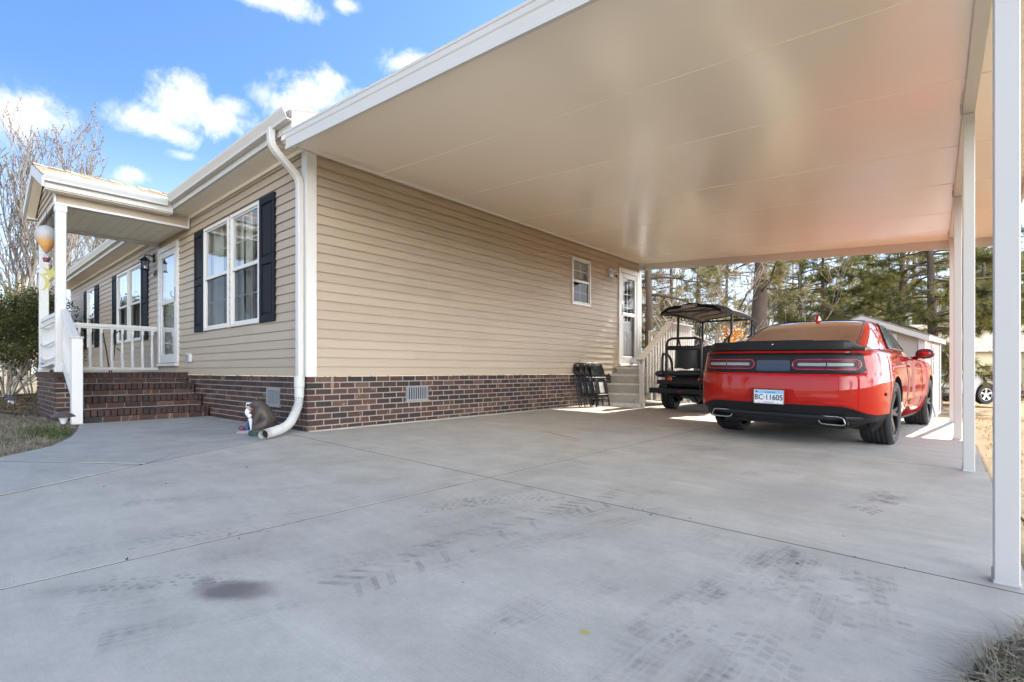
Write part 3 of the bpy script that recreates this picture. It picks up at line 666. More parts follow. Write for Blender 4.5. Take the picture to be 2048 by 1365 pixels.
# doors
def door(Mx,o,side=1,lite9=False):
    a,b,c,d=o; A=lambda u,z,n:Mx(u,z,n); fr=.10
    mb=MB()
    for p,q,r_,s in ((a,a+fr,c,d),(b-fr,b,c,d),(a+fr,b-fr,d-.10,d)): mb.cbox((p,r_,-.09),(q,s,.045),.005,A)
    mb.cbox((a+.02,c-.05,-.06),(b-.02,c,.075),.006,A)
    dd=mb.build('door',M_['trim'],house)
    a2,b2,c2,d2=a+fr+.006,b-fr-.006,c+.012,d-.108; st=.105; mid=c2+(d2-c2)*.545
    mb=MB()
    for p,q,r_,s in ((a2,a2+st,c2,d2),(b2-st,b2,c2,d2),(a2+st,b2-st,d2-.11,d2),(a2+st,b2-st,c2,c2+.16),(a2+st,b2-st,mid-.04,mid+.04)): mb.cbox((p,r_,.004),(q,s,.036),.005,A)
    mb.build('storm_door_frame',M_['white'],dd)
    for z0,z1 in ((c2+.16,mid-.04),(mid+.04,d2-.11)):
        mb=MB(); mb.add([A(a2+st,z0,.018),A(b2-st,z0,.018),A(b2-st,z1,.018),A(a2+st,z1,.018)],[(0,1,2,3)]); mb.build('pane',M_['doorglass' if lite9 else 'glass'],dd)
    mb=MB(); 
    if not lite9:
        mb.box((a2,c2,-.085),(b2,d2,-.05),A)
        for z0,z1 in ((c2+.2,c2+.9),(c2+1.05,c2+1.9)):
            for p,q in ((a2+.12,a2+(b2-a2)*.46),(a2+(b2-a2)*.54,b2-.12)): mb.cbox((p,z0,-.05),(q,z1,-.042),.004,A)
    else:
        zl=c2+1.0
        mb.box((a2,c2,-.085),(b2,zl,-.05),A); mb.box((a2,d2-.14,-.085),(b2,d2,-.05),A); mb.box((a2,zl,-.085),(a2+.13,d2-.14,-.05),A); mb.box((b2-.13,zl,-.085),(b2,d2-.14,-.05),A)
        for i in (1,2):
            u=a2+.13+(b2-a2-.26)*i/3; mb.box((u-.012,zl,-.075),(u+.012,d2-.14,-.052),A); z=zl+(d2-.14-zl)*i/3; mb.box((a2+.13,z-.012,-.0745),(b2-.13,z+.012,-.0515),A)
        for p,q in ((a2+.12,a2+(b2-a2)*.46),(a2+(b2-a2)*.54,b2-.12)): mb.cbox((p,c2+.15,-.05),(q,c2+.8,-.042),.004,A)
    mb.build('inner_door',M_['white'],dd)
    if lite9:
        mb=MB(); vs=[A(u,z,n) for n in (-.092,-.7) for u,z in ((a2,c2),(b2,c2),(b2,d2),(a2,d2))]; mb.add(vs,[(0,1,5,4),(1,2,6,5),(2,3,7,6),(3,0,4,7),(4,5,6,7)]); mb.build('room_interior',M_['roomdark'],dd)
    mb=MB(); hu=b2-.05 if side>0 else a2+.05; zc=mid+.10
    mb.cbox((hu-.018,zc-.13,.036),(hu+.018,zc+.13,.046),.003,A)
    mb.tube([A(hu,zc-.06,.045),A(hu,zc-.05,.09),A(hu-side*.03,zc+.0,.10),A(hu-side*.03,zc+.05,.09)],.009); mb.build('handle',M_['galv'],dd)
door(Fm,FD,1); door(Em,ED,-1,True)
# socket box, house numbers
mb=MB(); mb.cbox((-4.26,.87,.01),(-4.06,1.02,.05),.006,lambda u,z,n:Fm(u,z,n)); mb.mi=1; mb.cbox((-4.24,.89,.05),(-4.12,1.0,.062),.004,lambda u,z,n:Fm(u,z,n))
mb.build('outdoor_socket',[M_['white'],M_['galv']],house)
put_text('house_number','4706',.15,M_['blackmetal'],house,lambda x,y,z:(-6.22+x,-.022-z,2.66+y),.004)
# roof
roof_poly=[(-.36,3.585),(4.22,4.90),(8.81,3.585),(8.81,3.50),(4.22,4.80),(-.36,3.50)]
mb=MB()
mb.prism(roof_poly,-16.15,.31,lambda a,b,h:(h,a,b))
rf=mb.build('roof',M_['shinglegrey'],house)
mb=MB(); mb.prism([(-.34,3.49),(4.22,4.79),(8.79,3.49),(8.79,3.36),(4.22,4.66),(-.34,3.36)],.275,.318,lambda a,b,h:(h,a,b)); mb.prism([(-.34,3.56),(4.22,4.86),(4.22,4.79),(-.34,3.49)],.300,.330,lambda a,b,h:(h,a,b))
mb.build('rake_board',M_['fascia'],rf); mb=MB(); mb.prism([(-.34,3.49),(4.22,4.79),(8.79,3.49),(8.79,3.36),(4.22,4.66),(-.34,3.36)],-16.13,-16.09,lambda a,b,h:(h,a,b)); mb.build('rake_board',M_['fascia'],rf)
for ya,yb in ((-.335,-.30),(8.75,8.79)):
    mb=MB(); mb.box((-16.1,ya,3.385),(.274,yb,3.50)); mb.build('fascia_board',M_['fascia'],rf)
mb=MB() # ribbed soffit
n=int(16.3/.10)
x=-16.09
while x<.27:
    mb.box((x,-.30,3.388),(min(x+.088,.27),-.012,3.40)); mb.box((x+.088,-.30,3.394),(min(x+.1,.275),-.012,3.402)) if x+.1<.27 else None; x+=.10
mb.box((0.0,.0,3.40),(.275,8.7,3.41))
mb.build('soffit',M_['cream'],rf)
mb=MB(); mb.cbox((-15.85,-.045,3.335),(.0,-.017,3.387),.004); mb.build('frieze_moulding',M_['cream'],house)
def gutter(mb,p0,p1,outv,zt,h=.115,w=.115):
    # K-style gutter between p0,p1 (x,y), outward direction outv
    prof=[(.0,0),(.0,-h),(.070,-h),(.078,-h*.78),(.10,-h*.45),(w,-h*.22),(w,0),(w-.012,0),(w-.012,-h*.16),(.092,-h*.45),(.068,-h*.90),(.006,-h*.90),(.006,0)]
    P0=Vector(p0);P1=Vector(p1);o=Vector(outv)
    vs=[];k=len(prof)
    for p in (P0,P1):
        for a,b in prof: q=p+o*a; vs.append((q.x,q.y,zt+b))
    mb.add(vs,[(i,(i+1)%k,k+(i+1)%k,k+i) for i in range(k)]+[tuple(range(k)),tuple(range(k,2*k))])
for a,b in ((-3.80,.34),(-16.1,-6.5)):
    mb=MB(); gutter(mb,(a,-.338),(b,-.338),(0,-1),3.575); mb.build('gutter',M_['fascia'],house)
# downspout with corrugated hose
ds=MB()
def rect_path(mb,pts,w,d,wv=(1,0,0)):
    W=Vector(wv);k=len(pts);vs=[];c=.012
    P=[Vector(p) for p in pts]
    for i in range(k):
        t=(P[min(i+1,k-1)]-P[max(i-1,0)]).normalized(); n=t.cross(W).normalized()
        for a,b in ((-1,-.75),(-.8,-1),(.8,-1),(1,-.75),(1,.75),(.8,1),(-.8,1),(-1,.75)): vs.append(P[i]+W*a*w/2+n*b*d/2)
    fs=[(i*8+j,i*8+(j+1)%8,(i+1)*8+(j+1)%8,(i+1)*8+j) for i in range(k-1) for j in range(8)]+[tuple(range(8)),tuple((k-1)*8+j for j in range(8))]
    mb.add(vs,fs)
X=-.066
pts=[(X,-.40,3.47),(X,-.40,3.36)]
for i in range(9):
    t=i/8; y=-.40+.335*(3*t*t-2*t**3); z=3.36-.40*t; pts.append((X,y,z-.02))
pts+=[(X,-.065,2.85),(X,-.065,1.6),(X,-.065,.62)]
rect_path(ds,pts,.085,.07)
dso=ds.build('downspout',M_['fascia'],house,smooth=40)
mb=MB(); path=[(X,-.068,.66),(X,-.068,.56),(X,-.070,.47),(X,-.072,.40),(X+.01,-.09,.31),(X+.03,-.14,.215),(X+.075,-.215,.125),(X+.13,-.31,.078),(X+.23,-.44,.06),(X+.33,-.56,.056),(X+.42,-.66,.055)]
# resample and corrugate
P=[Vector(p) for p in path]; fine=[]
for i in range(len(P)-1):
    p0,p1,p2,p3=P[max(i-1,0)],P[i],P[i+1],P[min(i+2,len(P)-1)]
    for k in range(12):
        t=k/12; fine.append(.5*((2*p1)+(-p0+p2)*t+(2*p0-5*p1+4*p2-p3)*t*t+(-p0+3*p1-3*p2+p3)*t**3))
fine.append(P[-1]); L=[0]
for i in range(1,len(fine)): L.append(L[-1]+(fine[i]-fine[i-1]).length)
T=L[-1]; nn=116; pts=[];rs=[]
for i in range(nn+1):
    s=T*i/nn; j=min(max(next((q for q in range(1,len(L)) if L[q]>=s),len(L)-1),1),len(L)-1); t=(s-L[j-1])/max(L[j]-L[j-1],1e-6); pts.append(fine[j-1].lerp(fine[j],t))
    fr=s/T
    if fr<.12: r=.062
    elif fr<.22: r=.056
    elif fr>.93: r=.052 
    elif .70<fr<.72: r=.058
    else: r=.049+.0050*(1 if i%2 else -1)
    rs.append(r)
mb.tube(pts,rs,14,cap=False); inner=[p for p in pts[-12:]]; mb.tube(inner,[.044]*11+[.047],14,cap=False)
ho=mb.build('corrugated_hose',M_['hose'],dso,smooth=32); mb=MB(); mb.tube(inner[2:4],.045,14); mb.build('hose_mouth',M_['darkhole'],ho)
# ------------------------------------------------------------------ porch
porch=thing('porch',(-4.6,-.9,0),'small gabled front porch with white posts and railings above brick steps','porch')
mb=MB()
Sm=lambda u,z,n:(u,-1.76-n,z)      # south face
bricks(mb,Sm,-6.1,-4.05,-.03,.61,.21,proud=.006)
El=lambda u,z,n:(-4.06+n,u,z)
bricks(mb,El,-1.76,-1.60,-.03,.61,.21,proud=.006); 
TX=[-3.20,-3.54,-3.88,-4.22]; RH=.175
for i,x in enumerate(TX):
    z0=i*RH-(.03 if i==0 else 0); z1=(i+1)*RH
    Xm=lambda u,z,n,x=x:(x+n,u,z)
    ys0=-1.58
    bricks(mb,Xm,ys0,-.03,z0,z1-.095,.21,h=.075,off0=i,proud=.004,dep=.05)
    # rowlock nosing bricks on edge
    y=ys0
    while y<-.05:
        mb.tone=min(max(rnd.random()*.6,.001),.999); mb.cbox((x-.19,y+.005,z1-.092),(x+.022+rnd.uniform(-.003,.003),min(y+.075,-.03)-.005,z1-.002+rnd.uniform(-.001,.001)),.004); y+=.075
    Tm=lambda u,v,n,z1=z1:(v,u,z1-.012+n)
    mb.tone=.5
    if i<3: 
        y=ys0
        while y<-.05:
            mb.tone=min(max(rnd.random()*.6,.001),.999); mb.cbox((TX[i+1]+.004,y+.005,z1-.06),(x-.2,min(y+.21,-.03)-.005,z1-.008),.003); y+=.21
    # side of step facing south
    Ss=lambda u,z,n:(u,ys0-n-.002,z)
    bricks(mb,Ss,(TX[i+1] if i<3 else -4.22),x-.0,z0,z1-.09,.21,h=.075,off0=i+1,proud=.003,dep=.03)
# platform paving rowlock edge
x=-6.1
while x<-4.08:
    mb.tone=min(max(rnd.random()*.6,.001),.999); mb.cbox((x+.005,-1.785,.615),(min(x+.075,-4.06)-.004,-1.58,.70),.004); x+=.075
mb.tone=.5
pb=mb.build('brick_steps',M_['brick'],porch)
mb=MB(); mb.box((-6.09,-1.752,-.2),(-4.235,-.035,.66)); mb.box((-4.235,-1.752,-.2),(-4.06,-1.60,.60))
for i in range(3): mb.box((TX[i+1]-.02,-1.572,-.2),(TX[i]-.012,-.036,(i+1)*RH-.10))
mb.box((-6.09,-1.572,.66),(-4.42,-.036,.694))
mb.build('mortar',M_['mortar'],pb)
PX,PY=-4.20,-1.69
for x,y in ((PX,PY),(-5.95,-1.69)):
    mb=MB(); mb.cbox((x-.06,y-.06,.70),(x+.06,y+.06,3.17),.008); mb.cbox((x-.07,y-.07,.70),(x+.07,y+.07,.78),.008); mb.cbox((x-.07,y-.07,3.07),(x+.07,y+.07,3.17),.008); mb.build('post',M_['white'],porch)
def baluster(mb,x,y,z0,z1):
    h=z1-z0; s=.019
    mb.box((x-s,y-s,z0),(x+s,y+s,z0+h*.16)); mb.box((x-s,y-s,z1-h*.10),(x+s,y+s,z1))
    pr=[(.026,h*.16),(.022,h*.2),(.026,h*.24),(.026,h*.5),(.017,h*.86),(.023,h*.875),(.019,h*.90)]
    mb.lathe([(r,z) for r,z in pr],8,c=(x,y,z0))
def rail(name,p,q,z0,z1,n,bal=True):
    P=Vector((*p,0));Q=Vector((*q,0)); mb=MB()
    mb.beam((p[0],p[1],z1-.03),(q[0],q[1],z1-.03),.075,.06); mb.beam((p[0],p[1],z1-.075),(q[0],q[1],z1-.075),.04,.035)
    mb.beam((p[0],p[1],z0+.03),(q[0],q[1],z0+.03),.06,.05)
    r=mb.build(name,M_['white'],porch,bevel=.004)
    for i in range(n):
        c=P.lerp(Q,(i+.6)/(n+.2)); mb=MB(); baluster(mb,c.x,c.y,z0+.055,z1-.09); mb.build('baluster',M_['white'],r,smooth=40)
    return r
rail('railing',(-6.05,-1.62),(-6.05,-.02),.73,1.585,10)
rail('railing',(-5.88,-1.70),(-4.27,-1.70),.74,1.60,13)
mb=MB()
for zz in (1.46,1.16,.92,.84):
    mb.tube([(-5.8+1.5*t,-1.745-.05*math.sin(PI*t),zz-.05*math.sin(PI*t)) for t in [i/12 for i in range(13)]],.012 if zz>.85 else .03,6)
mb.build('bowed_rail',M_['white'],porch,smooth=50)
# sloping stair rail with newel
mb=MB(); mb.cbox((-3.24,-1.71,-.005),(-3.12,-1.59,1.16),.008); mb.cbox((-3.25,-1.72,1.16),(-3.11,-1.58,1.185),.01); mb.build('newel_post',M_['white'],porch)
mb=MB(); a=Vector((-4.16,-1.655,1.60)); b=Vector((-3.20,-1.655,1.13)); mb.beam(a,b,.085,.085); mb.beam(a-Vector((0,0,.07)),b-Vector((0,0,.07)),.04,.05)
c=Vector((-4.16,-1.655,.80)); d=Vector((-3.22,-1.655,.28)); mb.beam(c,d,.05,.07)
sr=mb.build('stair_railing',M_['white'],porch,bevel=.006)
for i in range(7):
    t=(i+.7)/7.4; p=c.lerp(d,t); q=a.lerp(b,t); mb=MB(); baluster(mb,p.x,p.y,p.z+.03,q.z-.09); mb.build('baluster',M_['white'],sr,smooth=40)
# porch roof
BW=-6.0;BE=-4.2; RX=-5.1; 
mb=MB()
EZ=3.50; RZ=3.965; EXr=-3.92; EXl=-6.28
mb.prism([(EXr,EZ),(RX,RZ),(EXl,EZ),(EXl,EZ-.05),(RX,RZ-.06),(EXr,EZ-.05)],-1.90,.95,lambda a,b,h:(a,h,b))
# shingle courses as low steps on east & west slopes
sl=(RZ-EZ)/(EXr-RX)
for side in (1,-1):
    ex=EXr if side>0 else EXl
    L=abs(ex-RX); k=9
    for i in range(k):
        x0=ex+(RX-ex)*i/k; x1=ex+(RX-ex)*(i+1.15)/k
        if i==k-1: x1=RX
        z=lambda x:EZ+(RZ-EZ)*abs(x-ex)/L
        y=-1.91+(-.08 if i%2 else 0)
        while y<.9:
            y2=min(y+.16+rnd.choice((0,.04,.08)),.93); yy=max(y,-1.91); mb.tone=rnd.uniform(.05,.95)
            t=.010+rnd.choice((0,.006))
            vs=[(x0,yy,z(x0)+t),(x0,y2-.004,z(x0)+t),(x1,y2-.004,z(x1)+.003),(x1,yy,z(x1)+.003),(x0,yy,z(x0)-.004),(x0,y2-.004,z(x0)-.004)]
            mb.add(vs,[(0,1,2,3),(4,5,1,0)]); y=y2
mb.tone=.5
y=-1.91
while y<.7:     # ridge caps
    mb.tone=rnd.uniform(.1,.9); y2=y+.22
    mb.add([(RX-.13,y,RZ-.030),(RX,y,RZ+.028),(RX+.13,y,RZ-.030),(RX-.13,y2,RZ-.040),(RX,y2,RZ+.015),(RX+.13,y2,RZ-.040)],[(0,1,4,3),(1,2,5,4)]); y+=.19
mb.tone=.5
pr=mb.build('porch_roof',M_['shingle'],porch)
mb=MB()
mb.prism([(EXr,EZ-.012),(RX,RZ-.012),(EXl,EZ-.012),(EXl,EZ-.16),(RX,RZ-.175),(EXr,EZ-.16)],-1.925,-1.895,lambda a,b,h:(a,h,b))
mb.box((EXr-.03,-1.89,EZ-.17),(EXr,-.33,EZ-.052)); mb.box((EXl,-1.89,EZ-.17),(EXl+.03,-.33,EZ-.052))
mb.build('fascia_board',M_['fascia'],pr)
mb=MB(); mb.box((BE+.07,-1.89,EZ-.185),(EXr-.03,-.33,EZ-.172)); mb.box((EXl+.03,-1.89,EZ-.185),(BW-.07,-.33,EZ-.172))
mb.prism([(EXr-.03,EZ-.155),(RX,RZ-.165),(EXl+.03,EZ-.155),(EXl+.03,EZ-.17),(RX,RZ-.18),(EXr-.03,EZ-.17)],-1.89,-1.775,lambda a,b,h:(a,h,b)); mb.build('soffit',M_['cream'],pr)
for xx,sg in ((EXr,1),(EXl,-1)):
    mb=MB(); gutter(mb,(xx,-1.90),(xx,-.42),(sg,0),EZ+.03,.12,.11); mb.build('gutter',M_['white'],pr)
# beams clad in siding
mb=MB(); Zb=3.17;Zt=3.385
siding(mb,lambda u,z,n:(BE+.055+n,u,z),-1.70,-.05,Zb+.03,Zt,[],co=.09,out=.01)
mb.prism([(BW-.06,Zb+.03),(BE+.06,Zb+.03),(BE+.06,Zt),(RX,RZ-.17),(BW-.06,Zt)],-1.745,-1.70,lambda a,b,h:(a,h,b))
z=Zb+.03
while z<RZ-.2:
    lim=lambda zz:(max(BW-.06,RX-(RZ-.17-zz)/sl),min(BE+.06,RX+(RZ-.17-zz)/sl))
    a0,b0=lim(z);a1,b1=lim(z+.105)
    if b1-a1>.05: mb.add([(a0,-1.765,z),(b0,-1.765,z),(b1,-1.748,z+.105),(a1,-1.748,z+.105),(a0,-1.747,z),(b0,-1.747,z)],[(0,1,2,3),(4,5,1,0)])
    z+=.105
mb.build('gable_siding',[M_['siding'],M_['lapshade']],pr)
mb=MB(); mb.box((BE-.06,-1.74,Zb),(BE+.054,-.03,Zt)); mb.box((BW-.06,-1.74,Zb),(BW+.06,-.03,Zt)); mb.box((BW+.06,-1.70,Zb),(BE-.06,-1.62,Zt))
mb.cbox((BE+.045,-1.765,Zb-.004),(BE+.078,-.03,Zb+.03),.003); mb.cbox((BE+.045,-1.765,Zt-.02),(BE+.078,-.03,Zt+.005),.003); mb.cbox((BE+.045,-.055,Zb+.03),(BE+.078,-.03,Zt-.02),.003); mb.cbox((BE+.045,-1.775,Zb+.03),(BE+.078,-1.745,Zt-.02),.003); mb.cbox((BW-.06,-1.775,Zb-.004),(BE+.045,-1.748,Zb+.03),.003)
mb.build('porch_beam',M_['white'],pr)
mb=MB(); y=-1.62
while y<-.05:
    mb.box((BW+.06,y,3.215),(BE-.06,min(y+.135,-.03),3.225)); mb.box((BW+.06,y+.135,3.222),(BE-.06,y+.15,3.232)); y+=.15
mb.build('porch_ceiling',M_['cream'],pr)
# ------------------------------------------------------------------ carport
carport=thing('carport',(5.85,4,0),'attached white metal carport with glossy almond ceiling beside the house','carport')
CZ=lambda x:3.335-.067*x
EX=lambda y:6.44-.012*y
YS=[-.33,.98,2.23,3.75,5.05,6.5,7.7,8.50]
mb=MB()
for a,b in zip(YS[:-1],YS[1:]):
    nxp=24; nyp=6
    def pf(s,t,a=a,b=b):
        y=a+.004+(b-a-.008)*t; x=.028+(EX(y)-.03)*s
        dz=.003*math.sin(PI*t)*math.sin(3.1*x+a*2) + .002*math.sin(5.3*x+3*a)*math.sin(PI*t)
        return (x,y,CZ(x)+dz)
    mb.grid(pf,nxp,nyp)
    for y0,s in ((a+.004,1),(b-.004,-1)):
        x1=EX(y0); mb.add([(.028,y0,CZ(0)),(x1,y0,CZ(x1)),(x1,y0,CZ(x1)+.07),(.028,y0,CZ(0)+.07)],[(0,1,2,3)])
    x1=EX(a);x2=EX(b); mb.add([(.028,a,CZ(0)+.075),(x1,a,CZ(x1)+.075),(x2,b,CZ(x2)+.075),(.028,b,CZ(0)+.075)],[(0,1,2,3)])
mb.build('roof_panel',M_['ceiling'],carport,smooth=30)
mb=MB()
for y in YS[1:-1]:
    x1=EX(y); mb.beam((.03,y,CZ(.03)+.001),(x1,y,CZ(x1)+.001),.016,.010)
mb.build('panel_seam',M_['ceiling'],carport)
mb=MB(); mb.cbox((.024,-.30,3.312),(.045,8.46,3.338),.003); mb.build('wall_channel',M_['trim'],carport)
mb=MB() # front / rear / side fascia channels with rolled lips
def fasc(y,o,x0,x1):
    pr=[(0,-.145),(.030,-.145),(.030,-.115),(.022,-.105),(.022,-.03),(.030,-.02),(.030,.025),(.036,.03),(.036,.052),(0,.052)]
    vs=[];k=len(pr)
    for x in (x0,x1):
        for n,z in pr: vs.append((x,y+o*n,CZ(x)+z))
    mb.add(vs,[(i,(i+1)%k,k+(i+1)%k,k+i) for i in range(k)]+[tuple(range(k)),tuple(range(k,2*k))])
fasc(-.332,-1,.20,EX(-.33)+.03); fasc(8.502,1,.03,EX(8.5)+.03)
pr=[(0,-.145),(.03,-.145),(.03,-.11),(.022,-.10),(.022,-.02),(.034,.0),(.034,.05),(0,.05)];k=len(pr);vs=[]
for y in (-.335,8.505):
    x=EX(y)
    for n,z in pr: vs.append((x+n,y,CZ(x)+z))
mb.add(vs,[(i,(i+1)%k,k+(i+1)%k,k+i) for i in range(k)]+[tuple(range(k)),tuple(range(k,2*k))])
mb.build('fascia_channel',M_['fascia'],carport)
BX=lambda y:5.93-.0212*(y+.19)
mb=MB()
ya,yb=-.30,8.48
zb=lambda y:2.825+.004*y
vs=[]
for y in (ya,yb):
    for dx,z in ((-.038,zb(y)),(.038,zb(y)),(.038,CZ(BX(y))-.004),(-.038,CZ(BX(y))-.004)): vs.append((BX(y)+dx,y,z))
mb.add(vs,[(0,1,2,3),(7,6,5,4),(0,4,5,1),(1,5,6,2),(2,6,7,3),(3,7,4,0)]); mb.build('beam',M_['trim'],carport,bevel=.003)
for y in (-.19,2.67,5.28,7.83):
    x=BX(y); mb=MB(); mb.cbox((x-.0375,y,slab_z(x)+.001),(x+.0375,y+.075,zb(y)-.002),.004); p=mb.build('post',M_['post'],carport)
    mb=MB(); mb.box((x-.055,y+.002,zb(y)-.003),(x-.040,y+.06,zb(y)+.09)); mb.build('bracket',M_['trim'],p)
    mb=MB(); mb.box((x-.043,y+.02,slab_z(x)),(x-.0385,y+.06,slab_z(x)+.05)); mb.build('base_clip',M_['trim'],p)
    mb=MB(); mb.cbox((x-.039,y-.0015,slab_z(x)),(x+.039,y+.0765,slab_z(x)+.012),.001); mb.build('base_shoe',M_['trim'],p)
# ------------------------------------------------------------------ rear wooden steps
bs=thing('wooden_steps',(.6,7.3,0),'weathered white wooden steps with slatted handrails at the side door','steps')
W=1.04
mb=MB(); mr_=MB()
RY=[6.46,6.70,6.95,7.20]; RZs=[.255,.45,.64,.80]
z0=.075
for y,z in zip(RY,RZs):
    mr_.cbox((.035,y+.030,z0-.02),(W,y+.05,z-.035),.003); mb.cbox((.03,y-.010,z-.034),(W+.01,y+.275,z),.006); z0=z
mb.cbox((.03,6.30,-.02),(W+.06,6.50,.07),.004)
mb.build('stair_tread',M_['treadwood'],bs); mr_.build('stair_riser',M_['riserwood'],bs)
mb=MB()
for i in range(10): mb.cbox((.03,7.46+.14*i,.77),(W+.01,7.46+.14*i+.134,.80),.003)
mb.cbox((.03,7.44,.62),(W,7.475,.768),.003); mb.build('landing',M_['woodwhite'],bs)
mb=MB()
for x in (W-.03,): mb.beam((x,6.35,.02),(x,7.5,.70),.04,.2)
mb.build('stringer',M_['woodwhite'],bs)
hx=W+.035
def slat(p,z0,z1,m='woodwhite',w=.06,t=.025,name='baluster'):
    mb=MB(); mb.cbox((p[0]-t/2,p[1]-w/2,z0),(p[0]+t/2,p[1]+w/2,z1),.003); return mb.build(name,M_[m],bs)
for y,z0,z1 in ((6.42,-.02,.95),(7.72,-.1,1.74),(8.80,-.4,1.74)):
    mb=MB(); mb.cbox((hx-.045,y-.045,z0),(hx+.045,y+.045,z1),.006); mb.build('post',M_['woodwhite'],bs)
mb=MB(); mb.cbox((.06,8.76,-.3),(.14,8.84,1.72),.006); mb.build('post',M_['woodwhite'],bs)
for i in range(9):
    y=6.55+i*.128; t=(y-6.40)/1.30; slat((hx+.045,y),.20+.64*t,.93+.82*t)
for i in range(10): slat((hx+.045,7.80+i*.104),.55,1.745,w=.088)
mb=MB(); mb.beam((hx+.01,6.30,.93),(hx+.01,7.74,1.80),.14,.04,); mb.beam((hx+.01,6.34,.90),(hx+.01,7.74,1.75),.04,.09); mb.build('handrail',M_['woodgrey'],bs)
mb=MB(); mb.cbox((hx-.06,7.70,1.745),(hx+.08,8.86,1.785),.004); mb.beam((hx,6.5,.22),(hx,7.7,.86),.04,.09); mb.beam((hx+.0,7.7,.74),(hx,8.85,.74),.04,.12); mb.build('top_rail',M_['woodwhite'],bs)
mb=MB(); mb.cbox((.06,8.77,1.60),(hx,8.83,1.70),.004); mb.cbox((.06,8.78,.86),(hx,8.82,.94),.004); r2=mb.build('back_rail',M_['woodwhite'],bs)
for i in range(6): 
    x=.25+i*.14; mb=MB(); mb.cbox((x-.02,8.735,.86),(x+.02,8.765,1.64),.003); mb.build('baluster',M_['woodwhite'],bs)
# ------------------------------------------------------------------ folding chairs
def chair():
    t=thing('folding_chair',(0,0,0),'x','chair','folded chairs leaning on the wall')
    # local: x = lateral (width), y = away from wall (front), z up; leaning handled by rotation of parts
    a=R(11)
    def L(x,y,z): # lean back about foot line
        return (x, y*math.cos(a)-z*math.sin(a), z*math.cos(a)+y*math.sin(a))
    w=.215
    mb=MB(); pts=[(-w,0,.0)]+[(-w,0,.2*i) for i in range(1,4)]+[(-w*.97,0,.72),(-w*.9,0,.80),(-w*.7,0,.87),(-w*.35,0,.895),(0,0,.90),(w*.35,0,.895),(w*.7,0,.87),(w*.9,0,.80),(w*.97,0,.72)]+[(w,0,.2*i) for i in range(3,0,-1)]+[(w,0,0)]
    mb.tube([L(*p) for p in pts],.0125,8); mb.tube([L(-w,0,.16),L(w,0,.16)],.009,6); mb.build('back_frame',M_['blackmetal'],t,smooth=50,world=False)
    mb=MB(); mb.tube([L(-w+.03,.03,.02),L(-w+.03,.025,.60),L(w-.03,.025,.60),L(w-.03,.03,.02)],.0115,8); mb.tube([L(-w+.03,.03,.22),L(w-.03,.03,.22)],.009,6); mb.build('front_leg',M_['blackmetal'],t,smooth=50,world=False)
    mb=MB()
    def bp(s,t_):
        x=(s*2-1)*(w-.016); z=.66+.20*t_; k=1-max(0,(t_-.45)/.55)**2.2*.26
        return L(x*k,-.006-.03*(1-(s*2-1)**2),z)
    mb.grid(bp,12,8); mb.grid(lambda s,t_:tuple(Vector(bp(s,t_))+Vector((0,.006,0))),12,8)
    mb.build('backrest',M_['black'],t,smooth=60,world=False)
    mb=MB()
    x0=w-.035
    for p,q,r_,s in ((-x0,x0,.20,.25),(-x0,x0,.55,.60),(-x0,-x0+.07,.25,.55),(x0-.07,x0,.25,.55)): mb.cbox((p,.038,r_),(q,.056,s),.005,lambda x,y,z:L(x,y,z))
    mb.cbox((-x0+.06,.034,.24),(x0-.06,.040,.56),.004,lambda x,y,z:L(x,y,z))
    mb.build('seat',M_['black'],t,world=False)
    mb=MB(); mb.cbox((-.075,.041,.28),(.075,.0435,.50),.001,lambda x,y,z:L(x,y,z)); mb.build('seat_sun_patch',M_['white'],t,world=False)  # white plate standing in for a patch of sunlight on the seat
    return t
c0=chair()
spots=[((.415,6.02,slab_z(.4)),R(-90)-.10,'folded black metal chair outermost of its stack by the back steps, showing its whole front'),
 ((.345,5.90,slab_z(.34)),R(-90)-.06,'folded black metal chair directly behind the outermost one in the stack'),
 ((.275,5.80,slab_z(.28)),R(-90)-.03,'folded black metal chair second from the house wall in the stack of four'),
 ((.205,5.71,slab_z(.2)),R(-90)-.02,'folded black metal chair leaning directly against the tan siding, innermost of its stack')]
for i,(l,r,lb) in enumerate(spots):
    o=c0 if i==0 else dup(c0,l,r)
    o.location=l; o.rotation_euler=(0,0,r); o['label']=lb
# ------------------------------------------------------------------ wall bits
sc=thing('security_camera',(.02,7.0,2.88),'white two-lens security camera on the siding left of the side door','camera')
mb=MB(); mb.cbox((.018,6.90,2.80),(.045,7.08,2.99),.008); mb.cbox((.045,6.95,2.90),(.13,7.03,2.95),.008); mb.build('mount_plate',M_['white'],sc)
mb=MB(); mb.ball((.15,7.0,2.84),.058,12,8); mb.tube([(.14,7.0,2.90),(.15,7.0,2.86)],.03,10); mb.build('camera_body',M_['white'],sc,smooth=60)
mb=MB(); d=Vector((.6,-.6,-.5)).normalized(); p=Vector((.15,7.0,2.84)); mb.tube([p+d*.045,p+d*.064],.026,12); mb.build('lens',M_['darkhole'],sc,smooth=40)
mb=MB(); mb.tube([(.09,6.94,2.93),(.11,6.93,2.86)],.02,10); mb.build('lamp_head',M_['clearplastic'],sc,smooth=40)
sc2=thing('dome_camera',(.03,8.42,3.24),'tiny white dome camera high on the far corner trim under the carport edge','camera')
mb=MB(); mb.tube([(.026,8.42,3.24),(.09,8.42,3.24)],.03,10); mb.build('mount',M_['white'],sc2,smooth=40); mb=MB(); mb.ball((.11,8.41,3.22),.045,10,8); mb.build('dome',M_['white'],sc2,smooth=60)
mb=MB(); mb.ball((.135,8.385,3.20),.022,8,6); mb.build('lens',M_['darkhole'],sc2,smooth=60)
